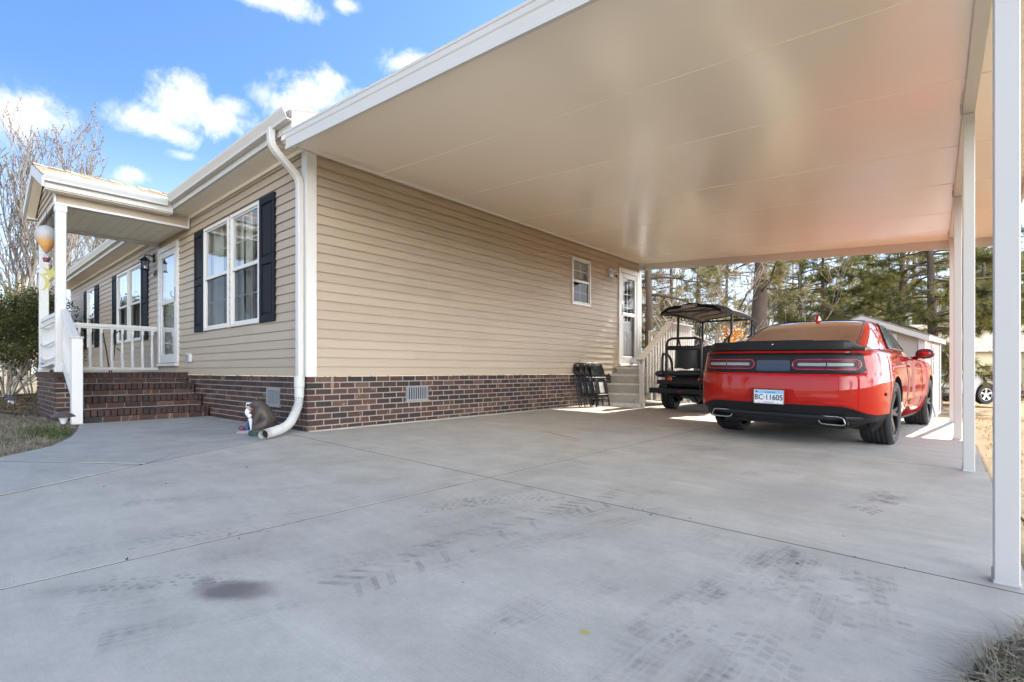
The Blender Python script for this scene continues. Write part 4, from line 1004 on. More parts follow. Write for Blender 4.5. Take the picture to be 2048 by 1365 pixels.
ln=thing('wall_lantern',(-6.35,-.15,2.95),'black wall lantern with clear panes left of the front door','lantern')
lx,ly=-6.33,-.17
mb=MB(); mb.cbox((lx-.05,-.045,2.90),(lx+.05,-.018,3.06),.006); mb.tube([(lx,-.04,3.01),(lx,-.10,3.04),(lx,ly,3.02),(lx,ly,2.97)],.012,8)
mb.build('bracket',M_['blackmetal'],ln,smooth=40)
mb=MB(); mb.lathe([(.0,.25),(.02,.245),(.03,.22),(.095,.17),(.10,.16),(.09,.158)],4,c=(lx,ly,2.75)); mb.lathe([(.0,.0),(.085,.0),(.09,.012),(.08,.02),(0,.02)],4,c=(lx,ly,2.73))
for sx in (-1,1):
    for sy in (-1,1): mb.box((lx+sx*.052-.006,ly+sy*.052-.006,2.745),(lx+sx*.052+.006,ly+sy*.052+.006,2.915))
mb.build('cage',M_['blackmetal'],ln)
mb=MB(); mb.lathe([(.045,.0),(.045,.15)],12,c=(lx,ly,2.755)); mb.build('glass_shade',M_['glass'],ln,smooth=40)
# balloon ornament
bo=thing('balloon_ornament',(-4.55,-1.80,2.5),'faded orange and cream hot air balloon ornament hanging under the porch gable','ornament')
bx,by,bz=-4.62,-1.80,2.74
mb=MB(); prof=[(.012,-.23),(.033,-.20),(.072,-.13),(.112,-.05),(.132,.03),(.130,.10),(.10,.155),(.05,.188),(.005,.195)]
mb.lathe(prof,18,c=(bx,by,bz))
def balloon_mat():
    m,nt,out=mk('faded_balloon_cloth'); b=N(nt,'ShaderNodeBsdfPrincipled',i_Roughness=.6); v=coords(nt); sep=N(nt,'ShaderNodeSeparateXYZ'); nt.links.new(v,sep.inputs[0])
    f=math_(nt,'ADD',math_(nt,'MULTIPLY',sep.outputs[2],3.2),math_(nt,'MULTIPLY_ADD',noise(nt,v,14,3),.55,-.27))
    f=math_(nt,'ADD',f,math_(nt,'MULTIPLY',N(nt,'ShaderNodeTexWave',i_Scale=9.0).outputs['Fac'],.22))
    c=ramp(nt,math_(nt,'ADD',f,-.1),[(.05,(.25,.27,.28)),(.22,(.50,.16,.02)),(.38,(.56,.30,.07)),(.62,(.50,.27,.09)),(.85,(.34,.35,.36))]); nt.links.new(c,b.inputs['Base Color']); nt.links.new(b.outputs[0],out.inputs[0]); return m
env=mb.build('balloon_envelope',balloon_mat(),bo,smooth=60)
mb=MB()
for k in range(3):
    t=k*2.1; mb.tube([(bx+.012*math.cos(t),by+.012*math.sin(t),bz-.22),(bx+.03*math.cos(t),by+.03*math.sin(t),bz-.30)],.003,4)
mb.tube([(bx,by,bz+.19),(bx,by,3.17)],.003,5); mb.build('cord',M_['blackmetal'],bo)
mb=MB(); mb.lathe([(.0,-.36),(.036,-.36),(.045,-.30),(.04,-.30)],10,c=(bx,by,bz)); mb.build('basket',M_['plum'],bo,smooth=40)
# moon and star ornament
mo=thing('moon_star_ornament',(-4.9,-1.75,2.1),'yellow crescent moon and star mobile hanging between the porch posts','ornament')
def mo_pt(u,v): return (-4.95+.10*u+.0*v,-1.76+ .99*u*1.0,2.12+v)
mb=MB()
out=[];inn=[]
n=20
for i in range(n+1):
    a=R(-115)+R(230)*i/n; out.append((.13*math.cos(a)-.10,.13*math.sin(a)-.02)); inn.append((.135*math.cos(a)*.66-.14+.03,.135*math.sin(a)*.98-.02))
for i in range(n):
    q=[out[i],out[i+1],inn[i+1],inn[i]]; P0=[mo_pt(*p) for p in q]; P1=[tuple(Vector(p)+Vector((.012,0,0))) for p in P0]
    mb.add(P0+P1,[(0,1,2,3),(7,6,5,4),(0,1,5,4),(2,3,7,6)])
mb.build('crescent_moon',M_['yellow'],mo)
mb=MB(); st=[]
for i in range(12):
    a=PI*i/6+.3; r=.13 if i%2==0 else .05; st.append((.05+r*math.cos(a),.14+r*math.sin(a)))
mb.prism(st,0,.012,lambda a,b,h:tuple(Vector(mo_pt(a,b))+Vector((h,0,0)))); mb.build('star',M_['yellow'],mo)
mb=MB(); mb.tube([mo_pt(.05,.2),mo_pt(.05,1.06)],.003,5); mb.tube([mo_pt(-.03,.10),mo_pt(.02,.12)],.003,5); mb.build('cord',M_['blackmetal'],mo)
# shepherd hooks
hk=[(-6.75,-.74,1.62,-1,'taller black shepherd hook beyond the porch railing, its crook turned to the posts'),(-6.95,-.50,1.50,1,'shorter black shepherd hook crossing the taller one outside the porch railing')]
for x,y,h,s,lb in hk:
    t=thing('shepherd_hook',(x,y,gz(x,y)),lb,'hook')
    mb=MB(); top=Vector((x,y+s*.13 if s<0 else y-.02,h)); pts=[(x,y+.18*(1 if s<0 else -1),gz(x,y)-.05),(x,y+.04*(1 if s<0 else -1),1.1),(x,y-.02,h-.12)]
    for i in range(9):
        a=PI*i/8; pts.append((x,y-.02+s*.055*(1-math.cos(a)),h-.10+.12*math.sin(a)))
    pts+=[(x,y-.02+s*.125,h-.16),(x,y-.02+s*.15,h-.15),(x,y-.02+s*.155,h-.12)]
    mb.tube(pts,.011,7); mb.build('hook_rod',M_['blackmetal'],t,smooth=60)
    mb=MB(); z=h-.38; mb.tube([(x,y,z+.06),(x,y+s*.06,z),(x,y+s*.10,z-.02),(x,y+s*.12,z+.04)],.008,6); mb.build('small_hook',M_['blackmetal'],t,smooth=60)
# solar path lamps
def lamp():
    t=thing('solar_path_lamp',(0,0,0),'x','lamp','solar path lamps')
    mb=MB(); mb.tube([(0,0,-.05),(0,0,.11)],.012,8); mb.lathe([(.012,.09),(.022,.115),(.02,.125)],10); mb.build('stake',M_['lampbrown'],t,smooth=40,world=False)
    mb=MB(); mb.lathe([(.022,.12),(.05,.20),(.047,.20),(.02,.125)],14); mb.build('diffuser',M_['clearplastic'],t,smooth=40,world=False)
    mb=MB(); mb.lathe([(.06,.195),(.112,.20),(.115,.208),(.085,.235),(.05,.255),(.045,.262),(0,.266)],20); mb.build('cap',M_['lampbrown'],t,smooth=40,world=False)
    return t
l0=lamp()
for i,(x,y,rx,lb) in enumerate([(-2.28,-1.90,0,'bronze solar path lamp in the green grass tuft beside the walkway and stair newel'),(-7.35,-1.95,.12,'tilted solar path lamp nearest the brick porch end in the mulch bed'),(-8.0,-2.0,-.25,'solar path lamp leaning over behind the porch corner, middle of three in the mulch bed'),(-9.3,-2.1,.05,'upright solar path lamp at the far left picture edge of the mulch bed'),(-10.8,-2.15,0,'distant solar path lamp furthest along the mulch bed below the shrub')]):
    o=l0 if i==0 else dup(l0,(0,0,0))
    o.location=(x,y,gz(x,y)+(.03 if i else .0)); o.rotation_euler=(rx,rx*.7,0); o['label']=lb
# bear / dog statue
dg=thing('bear_statue',(-.22,-.40,0),'dark brown sitting bear statue beside the downspout hose','statue',rotz=R(214))
def skin(name,pts,edges,rad,mat,parent,sub=2):
    me=bpy.data.meshes.new(name); me.from_pydata(pts,edges,[]); o=bpy.data.objects.new(name,me); COL.objects.link(o); o.parent=parent
    sk=o.modifiers.new('skin','SKIN'); sk.use_smooth_shade=True
    for v,r in zip(me.skin_vertices[0].data,rad): v.radius=(r,r) if not hasattr(r,'__len__') else r
    me.skin_vertices[0].data[0].use_root=True
    ss=o.modifiers.new('sub','SUBSURF'); ss.levels=sub; ss.render_levels=sub
    dgp=bpy.context.evaluated_depsgraph_get(); m2=bpy.data.meshes.new_from_object(o.evaluated_get(dgp)); o.modifiers.clear(); o.data=m2; m2.materials.clear(); m2.materials.append(mat)
    for p in m2.polygons: p.use_smooth=True
    return o
# local: facing +x
pts=[(-.055,0,.09),(-.03,0,.18),(.015,0,.265),(.06,0,.325),(.10,0,.345),(.155,0,.325),(.185,0,.315),
 (.04,.065,.23),(.085,.06,.12),(.10,.06,.02),(.135,.06,.015),(.04,-.065,.23),(.085,-.06,.12),(.10,-.06,.02),(.135,-.06,.015),
 (-.03,.09,.085),(.05,.105,.07),(.07,.105,.02),(.12,.105,.015),(-.03,-.09,.085),(.05,-.105,.07),(.07,-.105,.02),(.12,-.105,.015)]
ed=[(0,1),(1,2),(2,3),(3,4),(4,5),(5,6),(2,7),(7,8),(8,9),(9,10),(2,11),(11,12),(12,13),(13,14),(0,15),(15,16),(16,17),(17,18),(0,19),(19,20),(20,21),(21,22)]
rad=[.086,.078,.066,.064,.070,.046,.032,.05,.036,.028,.024,.05,.036,.028,.024,.072,.05,.036,.024,.072,.05,.036,.024]
skin('body',pts,ed,rad,M_['brown'],dg)
for s in (-1,1):
    mb=MB(); mb.ball((.065,s*.058,.405),(.014,.022,.03),8,6); mb.build('ear',M_['brown'],dg,smooth=60,world=False)
    mb=MB(); mb.ball((.150,s*.036,.352),.008,8,6); mb.build('eye',M_['platewhite'],dg,smooth=60,world=False)
mb=MB(); mb.ball((.215,0,.322),(.014,.02,.014),8,6); mb.build('nose',M_['black'],dg,smooth=60,world=False)
gn=thing('gnome_figurine',(-.45,-.50,0),'painted stone gnome garden figurine with white beard and blue trousers beside the bear statue','figurine',rotz=R(225))
mb=MB(); mb.lathe([(0,0),(.12,.0),(.125,.012),(.11,.025),(0,.03)],14); mb.build('base',M_['stonegrey'],gn,smooth=40,world=False)
mb=MB(); mb.ball((-.03,-.03,.11),(.055,.055,.06),10,8); mb.ball((.02,-.05,.05),(.03,.022,.026),8,6); mb.ball((.02,.0,.05),(.03,.022,.026),8,6); mb.build('trousers',M_['bluecloth'],gn,smooth=60,world=False)
mb=MB(); mb.ball((-.03,-.03,.19),(.052,.055,.05),10,8); mb.tube([(-.02,-.08,.20),(.03,-.085,.16),(.06,-.07,.18)],.016,6); mb.build('jacket',M_['plum'],gn,smooth=60,world=False)
mb=MB(); mb.ball((.012,-.03,.235),(.034,.04,.05),10,8); mb.tube([(-.07,.045,.03),(-.06,.06,.14),(-.05,.06,.17)],.022,7); mb.ball((-.045,.06,.20),(.03,.028,.028),8,6); mb.build('beard',M_['platewhite'],gn,smooth=60,world=False)
mb=MB(); mb.ball((-.01,-.03,.285),(.035,.036,.036),10,8); mb.ball((.026,-.03,.28),.010,6,5); mb.build('face',simple('painted_skin',(.50,.34,.26),.6,.1,9),gn,smooth=60,world=False)
mb=MB(); mb.lathe([(.045,.30),(.048,.31),(.043,.325),(.044,.345),(.0,.35)],12,c=(-.012,-.03,0)); mb.build('cap',M_['platewhite'],gn,smooth=40,world=False)
mb=MB(); mb.ball((.05,.05,.055),(.035,.03,.026),8,6); mb.ball((.06,-.09,.04),(.02,.02,.02),8,6); mb.build('mushroom',M_['plum'],gn,smooth=60,world=False)
gp=thing('green_statue_stand',(-.05,-.53,0),'low dark green round dish under the paws of the bear statue','dish')
mb=MB(); mb.lathe([(0,.0),(.075,.0),(.085,.045),(.08,.05),(.07,.02),(0,.02)],14,c=(-.06,-.56,slab_z(0)+.001)); mb.build('dish',M_['greencast'],gp,smooth=40)
# ------------------------------------------------------------------ red coupe
CH=R(-4.0)
car=thing('red_coupe',(4.345,4.14,slab_z(4.345)),'glossy orange red two door coupe with black spoiler parked under the carport','car')
car.rotation_euler=(0,math.atan(SL),CH)
YC=1.44; LH=2.50
PR=[(.17,.82,.32),(.23,.875,.17),(.30,.91,.085),(.38,.93,.045),(.45,.945,.02),(.47,.955,.006),(.50,.958,.0),(.58,.962,.0),(.66,.962,.002),(.72,.96,.006),(.765,.956,.012),(.785,.953,.030),(.80,.951,.036),(.88,.943,.046),(.95,.930,.052),(.975,.925,.048),(.985,.92,.030),(1.0,.90,.022),(1.015,.875,.030),(1.028,.84,.06)]
def prof(z):
    z=min(max(z,PR[0][0]),PR[-1][0])
    for i in range(len(PR)-1):
        a,b=PR[i],PR[i+1]
        if z<=b[0]:
            t=(z-a[0])/(b[0]-a[0]); return a[1]+(b[1]-a[1])*t,a[2]+(b[2]-a[2])*t
    return PR[-1][1],PR[-1][2]
Pp,Qq=3.7,12.
def hipf(y): return 1-.030*math.exp(-((y-1.55)/.75)**2)-.02*math.exp(-((y-3.9)/.6)**2)
def ztopf(y):
    pts=[(-1.1,1.03),(-.6,1.045),(0,1.055),(.7,1.03),(1.5,1.01),(2.2,1.00),(2.9,.975),(3.5,.93),(3.95,.86)]
    for (a,b),(c,d) in zip(pts[:-1],pts[1:]):
        if y<=c: 
            t=max(0,(y-a)/(c-a)); t=t*t*(3-2*t); return b+(d-b)*t
    return pts[-1][1]
def warpz(x,y,z):
    if z>.72: z=.72+(z-.72)*(ztopf(y)-.72)/(1.03-.72)
    if y<0 and z<.62:     # lower edge of the paint drops towards the rear arch
        w=min(max((abs(x)-.62)/.30,0),1); w=w*w*(3-2*w); k=max(0,1-abs(z-.47)/.15); z-= .10*w*k
    if y<-.5 and z<.285: z=.285-(.285-z)*.18
    return z
def rear_y(x,z):
    s,dy=prof(z); return YC-LH*(max(0,1-(abs(x)/s)**Pp))**(1/Qq)+dy
def outline(z):
    s,dy=prof(z); o=[]
    for i in range(13):
        x=s*.86*i/12; o.append((x,YC-LH*(1-(x/s)**Pp)**(1/Qq)))
    y0=o[-1][1]
    # corner: parametrised by angle then along side
    for i in range(1,9):
        t=i/8; x=s*(.86+(.968-.86)*t); o.append((x,YC-LH*(1-(x/s)**Pp)**(1/Qq)))
    ye=o[-1][1]; m=34
    for i in range(1,m+1):
        y=ye+(2*YC-2*ye)*i/m if False else ye+((2*YC-ye)-ye)*i/m
        x=s*max(0,1-(abs(y-YC)/LH)**Qq)**(1/Pp); o.append((x,y))
    for i in range(7,-1,-1):
        t=i/8; x=s*(.86+(.968-.86)*t); o.append((x,YC+LH*(1-(x/s)**Pp)**(1/Qq)))
    for i in range(11,-1,-1):
        x=s*.86*i/12; o.append((x,YC+LH*(1-(x/s)**Pp)**(1/Qq)))
    r=[]
    for x,y in o:
        d=dy if y<YC else -dy*1.2-.05*max(0,(z-.6))
        f=min(1,max(0,(abs(y-YC)-1.9)/.5)); r.append((x*hipf(y),y+d*f))
    return r
LV=[.17,.23,.30,.38,.45,.47,.50,.54,.58,.62,.66,.69,.72,.745,.765,.785,.80,.84,.88,.915,.95,.975,.985,1.0,1.015,1.028]
vs=[];no=None
for z in LV:
    o=outline(z); full=o+[(-x,y) for x,y in o[-2:0:-1]]; no=len(full)
    vs+=[(x,y,warpz(x,y,z)) for x,y in full]
fs=[];mi=[]
for k in range(len(LV)-1):
    for j in range(no):
        fs.append((k*no+j,k*no+(j+1)%no,(k+1)*no+(j+1)%no,(k+1)*no+j))
        y=(vs[k*no+j][1]+vs[k*no+(j+1)%no][1])/2
        mi.append(1 if (LV[k+1]<=.451 and y<-.35) or LV[k+1]<=.24 else 0)
# deck cap: concentric rings to centre with crown
last=len(LV)-1; base=last*no
rings=[.93,.8,.6,.3]
for q,k in enumerate(rings):
    b0=len(vs)
    for j in range(no):
        x,y,z=vs[base+j]; vs.append((x*k,YC+(y-YC)*(k if True else 1),warpz(x*k,YC+(y-YC)*k,1.028)+.012*(1-k*k)*1.6+.004))
    prev=base if q==0 else b0-no
    for j in range(no): fs.append((prev+j,prev+(j+1)%no,b0+(j+1)%no,b0+j)); mi.append(0)
fs.append(tuple(len(vs)-no+j for j in range(no))); mi.append(0)
fs.append(tuple(range(no))[::-1]); mi.append(1)
mb=MB(); mb.v=vs; mb.f=fs; mb.t=[.5]*len(fs); mb.m=mi
body=mb.build('body',[M_['carred'],M_['black'],M_['darkhole']],car,world=False)
# wheel wells
WB=2.95
cut=MB()
for y in (0,WB):
    for s in (-1,1):
        cut.mi=2
        n=40; rr=.395; x0,x1=s*.60,s*1.1
        c1=[(x0,y+rr*math.cos(2*PI*i/n),.365+rr*math.sin(2*PI*i/n)) for i in range(n)]; c2=[(x1,p[1],p[2]) for p in c1]
        cut.add(c1+c2,[tuple(range(n)),tuple(range(n,2*n))[::-1]]+[(i,(i+1)%n,n+(i+1)%n,n+i) for i in range(n)])
co=cut.build('wheel_well_cutter',[M_['carred'],M_['black'],M_['darkhole']],None,world=False)
co.location=car.location; co.rotation_euler=car.rotation_euler
bpy.context.view_layer.update()
bo_=body.modifiers.new('wells','BOOLEAN'); bo_.object=co; bo_.operation='DIFFERENCE'; bo_.solver='EXACT'
dgp=bpy.context.evaluated_depsgraph_get(); m2=bpy.data.meshes.new_from_object(body.evaluated_get(dgp)); body.modifiers.clear(); body.data=m2
m2.polygons.foreach_set('use_smooth',[True]*len(m2.polygons)); m2.set_sharp_from_angle(angle=R(38)); m2.update()
bpy.data.objects.remove(co)
B=lambda name,mb,mat,par=None,sm=40,bv=0: mb.build(name,mat,par or car,smooth=sm,world=False,bevel=bv)
# greenhouse as a smooth height field
def smin(a,b,k):
    h=min(max(.5+.5*(b-a)/k,0),1); return b+(a-b)*h-k*h*(1-h)
def gh(x,y):
    ax=abs(x)
    r=1.045+(y+.42)*.415
    w=1.02+(2.42-y)*.62
    X=.735+.055*math.sin(min(max((y+.4)/2.6,0),1)*PI)
    s=1.035+(X-ax)*2.05
    t=1.482-.040*(ax/.55)**2-.045*((y-1.2)/.9)**2
    return smin(smin(smin(t,r,.09),w,.08),s,.11)
def surf_patch(mb,fx,nu,nv,off,region=None):
    pts=[]
    def fn(s,t):
        x,y=fx(s,t); e=.01
        z=gh(x,y); nx=-(gh(x+e,y)-gh(x-e,y))/(2*e); ny=-(gh(x,y+e)-gh(x,y-e))/(2*e); n=Vector((nx,ny,1)).normalized()
        return (x+n.x*off,y+n.y*off,z+n.z*off)
    mb.grid(fn,nu,nv)
mb=MB()
nxg,nyg=56,70
g=[[ (-.80+1.60*i/(nxg-1), -.46+2.95*j/(nyg-1)) for i in range(nxg)] for j in range(nyg)]
vs=[(x,y,max(gh(x,y),.99)) for row in g for x,y in row]
fs=[]
# leave openings where the glass sits
def in_rear(x,y): return -.30<y<.62 and abs(x)<.60-.02*(y+.3)-.10*max(0,y)
def in_side(x,y):
    z=gh(x,y); return abs(x)>.50 and 1.075<z<1.43 and .78<y<1.95+(1.43-z)*1.0
for j in range(nyg-1):
    for i in range(nxg-1):
        q=[j*nxg+i,j*nxg+i+1,(j+1)*nxg+i+1,(j+1)*nxg+i]
        if max(vs[k][2] for k in q)<1.0: continue
        cx_=sum(vs[k][0] for k in q)/4; cy_=sum(vs[k][1] for k in q)/4
        if -.26<cy_<.56 and abs(cx_)<.55-.12*max(0,cy_): continue
        fs.append(tuple(q))
mb.add(vs,fs); gho=B('greenhouse',mb,M_['carred'],sm=75)
mb=MB(); surf_patch(mb,lambda s,t:((2*s-1)*(.615-.02*(t*.95)-.11*max(0,-.31+t*.96)),-.31+t*.96),30,24,.004)
rg=B('rear_window',mb,M_['carglass'],sm=75)
mb=MB()   # black gasket round the window
edge=[]
K=24
for i in range(K+1): edge.append((2*i/K-1,0))
for i in range(1,K+1): edge.append((1,i/K))
for i in range(1,K+1): edge.append((1-2*i/K,1))
for i in range(1,K): edge.append((-1,1-i/K))
def rwp(u,t,off):
    y=-.31+t*.96; x=u*(.615-.02*(t*.95)-.11*max(0,y)); z=gh(x,y); e=.01
    n=Vector((-(gh(x+e,y)-gh(x-e,y))/(2*e),-(gh(x,y+e)-gh(x,y-e))/(2*e),1)).normalized(); return (x+n.x*off,y+n.y*off,z+n.z*off)
mb.tube([rwp(u,t,.005) for u,t in edge],.007,6,closed=True); mb.build('window_gasket',M_['black'],rg,smooth=60,world=False)
for s in (1,-1):
    mb=MB()
    def sp(a,b,s=s):
        # a along y, b up; find x for z by bisection
        z=1.085+(1.415-1.085)*b; y0=.62+.38*b**1.3; y1=2.14-(z-1.085)*1.35; y=y0+(y1-y0)*a
        lo,hi=.3,.95
        for _ in range(24):
            m=(lo+hi)/2
            if gh(m,y)>z: lo=m
            else: hi=m
        return (s*(lo+.005),y,z+.002)
    mb.grid(sp,26,10); sw=B('side_window',mb,M_['carglass'] if False else M_['panelglossy'],sm=75)
    mb=MB(); ed=[sp(i/20,0) for i in range(21)]+[sp(1,i/8) for i in range(1,9)]+[sp(1-i/20,1) for i in range(1,21)]+[sp(0,1-i/8) for i in range(1,8)]
    mb.tube(ed,.010,6,closed=True); mb.build('window_gasket',M_['black'],sw,smooth=60,world=False)
mb=MB()
def wp(s,t):
    y=1.66+t*.62; x=(2*s-1)*(.50+.14*t); z=gh(x,y); return (x,y+.006,z+.006)
mb.grid(wp,20,10); B('windscreen',mb,M_['panelglossy'],sm=75)
# cabin seen through the rear window
mb=MB(); mb.grid(lambda s,t:((2*s-1)*.62,-.30+2.3*t,min(1.105,gh((2*s-1)*.62,-.30+2.3*t)-.014)),20,24); mb.grid(lambda s,t:((2*s-1)*.56,.45+1.3*t,gh((2*s-1)*.56,.45+1.3*t)-.03),14,14); mb.ball((-.36,1.05,1.10),(.24,.12,.22),10,8); mb.ball((.36,1.05,1.10),(.24,.12,.22),10,8); mb.ball((-.36,1.02,1.30),(.12,.06,.09),10,8); mb.ball((.36,1.02,1.30),(.12,.06,.09),10,8); mb.cbox((-.55,.35,1.08),(.55,.50,1.17),.03)
B('cabin_seats',mb,simple('warm_grey_cabin',(.20,.17,.14),.7,.15,5),sm=50)
mb=MB(); mb.cbox((.05,1.58,1.345),(.29,1.60,1.40),.008); B('mirror_inside',mb,M_['clearplastic'])
mb=MB()
def fin(s,t):
    y=.62+.17*s; h=.075*t*(1-max(0,s-.55)*1.5); return ((1-2*(t>2))*0,y,gh(0,y)+h)
mb.prism([(.60,0),(.80,0),(.77,.02),(.68,.072),(.645,.078),(.635,.05)],-.016,.016,lambda a,b,h:(h,a,gh(0,a)-.004+b)); B('roof_antenna',mb,M_['carred'],sm=30,bv=.004)
# rear fascia pieces laid on the body surface
def RS(x,z,off): 
    y=rear_y(x,z)
    return (x*hipf(y),y-off,warpz(x,y,z))
def stadium(x0,x1,z0,z1,off,name,mat,depth=.012,nx_=48,nz_=10,par=None,rc=None):
    mb=MB(); r=(z1-z0)/2; zc=(z0+z1)/2; rc=rc or r
    def half(x):
        d=max(0,x0+rc-x,x-(x1-rc)); return r-rc+rc*math.sqrt(max(0,1-(d/rc)**2)) if d<rc-1e-6 else r-rc
    def fn(s,t):
        # denser near ends
        u=.5-.5*math.cos(PI*s); x=x0+(x1-x0)*u; h=half(x); z=zc+h*(2*t-1)
        return RS(x,z,off)
    mb.grid(fn,nx_,nz_)
    def fe(s,t):
        u=2*s if s<.5 else 2-2*s; u=.5-.5*math.cos(PI*u); x=x0+(x1-x0)*u; h=half(x); z=zc+h*(1 if s<.5 else -1)
        return RS(x,z,off-depth*t)
    mb.grid(fe,80,2,closeu=True)
    return mb.build(name,mat,par or car,smooth=35,world=False)
tp=stadium(-.85,.85,.776,.992,.006,'tail_panel',M_['black'],.02,70,14)
for s in (-1,1):
    xa,xb=(.185,.79) if s>0 else (-.79,-.185)
    tl=stadium(xa,xb,.812,.93,.012,'tail_lamp',M_['redwine'],.008)
    # light ring
    mb=MB(); r=.05; zc=.871
    ring=[]
    for i in range(60):
        t=i/60*2*(abs(xb-xa)-2*.059)+0
    P=[]
    x0,x1=xa+.059,xb-.059
    for i in range(25): P.append((x0+(x1-x0)*i/24,zc+r))
    for i in range(1,12): a=PI/2-PI*i/12; P.append((x1+r*math.cos(a),zc+r*math.sin(a)))
    for i in range(25): P.append((x1+(x0-x1)*i/24,zc-r))
    for i in range(1,12): a=-PI/2-PI*i/12; P.append((x0+r*math.cos(a),zc+r*math.sin(a)))
    mb.tube([RS(x,z,.014) for x,z in P],.0055,6,closed=True); mb.build('light_ring',simple('rose_light_ring',(.36,.03,.06),.25,.1,8,coat=.5) if s<0 else bpy.data.materials['rose_light_ring'],tl,smooth=60,world=False)
    stadium(x0+.0,x1-.0,.856,.888,.018,'light_bar',M_['lightbar'],.008,par=tl)
    stadium(x0-.02,x1+.02,.846,.898,.0145,'lamp_recess',M_['black'],.004,par=tl)
    mb=MB(); xm=(xa+xb)/2+s*.02; mb.tube([RS(xm,z,.016) for z in (.812,.84,.871,.90,.93)],.006,6); mb.build('lamp_divider',M_['black'],tl,smooth=60,world=False)
stadium(-.172,.172,.795,.915,.011,'centre_panel',M_['panelglossy'],.006,rc=.022)
for s in (-1,1):
    stadium(*((.50,.70) if s>0 else (-.70,-.50)),.474,.492,.004,'bumper_reflector',M_['red'],.006,20,4)
mb=MB()
mb.add([RS(-.285,.475,.004),RS(.285,.475,.004),RS(.215,.60,.034),RS(-.215,.60,.034),RS(.215,.607,.002),RS(-.215,.607,.002)],[(0,1,2,3),(3,2,4,5),(0,3,5),(1,4,2)])
B('plate_recess',mb,M_['carred'],sm=None)
# number plate
def PM(x,z,o): 
    return (x-.01,rear_y(0,.55)-.050-o-.02*(z-.52)*0,.520+z)
mb=MB(); mb.cbox((-.1525,-.0765,0),(.1525,.0765,.004),.002,lambda u,z,n:PM(u,z,n)); plo=mb.build('number_plate',M_['platewhite'],car,world=False)
mb=MB(); mb.add([PM(-.140,.033,.0048),PM(.140,.033,.0048),PM(.140,.066,.0048),PM(-.140,.066,.0048)],[(0,1,2,3)]); mb.build('plate_band',M_['plateblue'],plo,world=False)
mb=MB()
for p,q,r_,s in ((-.1535,.1535,-.0785,-.0715),(-.1535,.1535,.0715,.0785),(-.1535,-.1455,-.0715,.0715),(.1455,.1535,-.0715,.0715)): mb.cbox((p,r_,.001),(q,s,.009),.003,lambda u,z,n:PM(u,z,n))
mb.build('plate_frame',M_['silver'],plo,world=False)
TX_=lambda dx,dz,o:(lambda x,y,z:PM(x+dx,y+dz,o+z))
put_text('plate_letters','BC\u00b711605',.083,M_['ink'],plo,TX_(0,-.009,.006),.001,0,.0012,.86)
put_text('plate_state_name','Connecticut',.022,M_['ink'],plo,TX_(.015,.05,.006),.0006)
put_text('plate_motto','Constitution State',.014,M_['ink'],plo,TX_(0,-.060,.006),.0005)
mb=MB(); mb.cbox((-.135,.043,.005),(-.115,.060,.006),.0005,lambda u,z,n:PM(u,z,n))
for u in (-.09,.09): mb.lathe([(0,0),(.004,0),(.004,.003),(0,.003)],8,M=lambda x,y,z,u=u:PM(u+x,-.063+y,.005+z))
mb.build('plate_stickers',M_['ink'],plo,world=False)
# spoiler
mb=MB(); nsp=41; sec=[]
for i in range(nsp):
    u=2*i/(nsp-1)-1; x=.80*u; k=max(0,1-max(0,abs(u)-.84)/.16); k=k*k*(3-2*k); y0=rear_y(min(abs(x),.80),1.0)
    zt=1.045+.075*k+(.008 if abs(u)<.45 else 0); zd=ztopf(y0)
    sec.append([(x,y0+.012,zd-.020),(x,y0-.012*k,zd+.0),(x,y0-.020*k,zt-.014),(x,y0-.006,zt),(x,y0+.03,zt+.002),(x,y0+.20,zd+.028+.012*k),(x,y0+.30,zd+.014),(x,y0+.22,zd-.02)])
k=8; vs=[p for s_ in sec for p in s_]
mb.add(vs,[(i*k+j,i*k+(j+1)%k,(i+1)*k+(j+1)%k,(i+1)*k+j) for i in range(nsp-1) for j in range(k)]+[tuple(range(k)),tuple((nsp-1)*k+j for j in range(k))])
sp_=B('spoiler',mb,M_['black'],sm=35)
mb=MB(); mb.ball((0,rear_y(0,1.0)-.024,1.085),(.009,.004,.009),10,6); mb.build('spoiler_emblem',M_['chrome'],sp_,smooth=60,world=False)
# trunk shut lines
mb=MB()
for s in (-1,1): mb.tube([RS(s*.70,z,.0005) for z in (.972,.985,.995,1.008)],.003,5)
B('boot_shut_line',mb,M_['darkhole'])
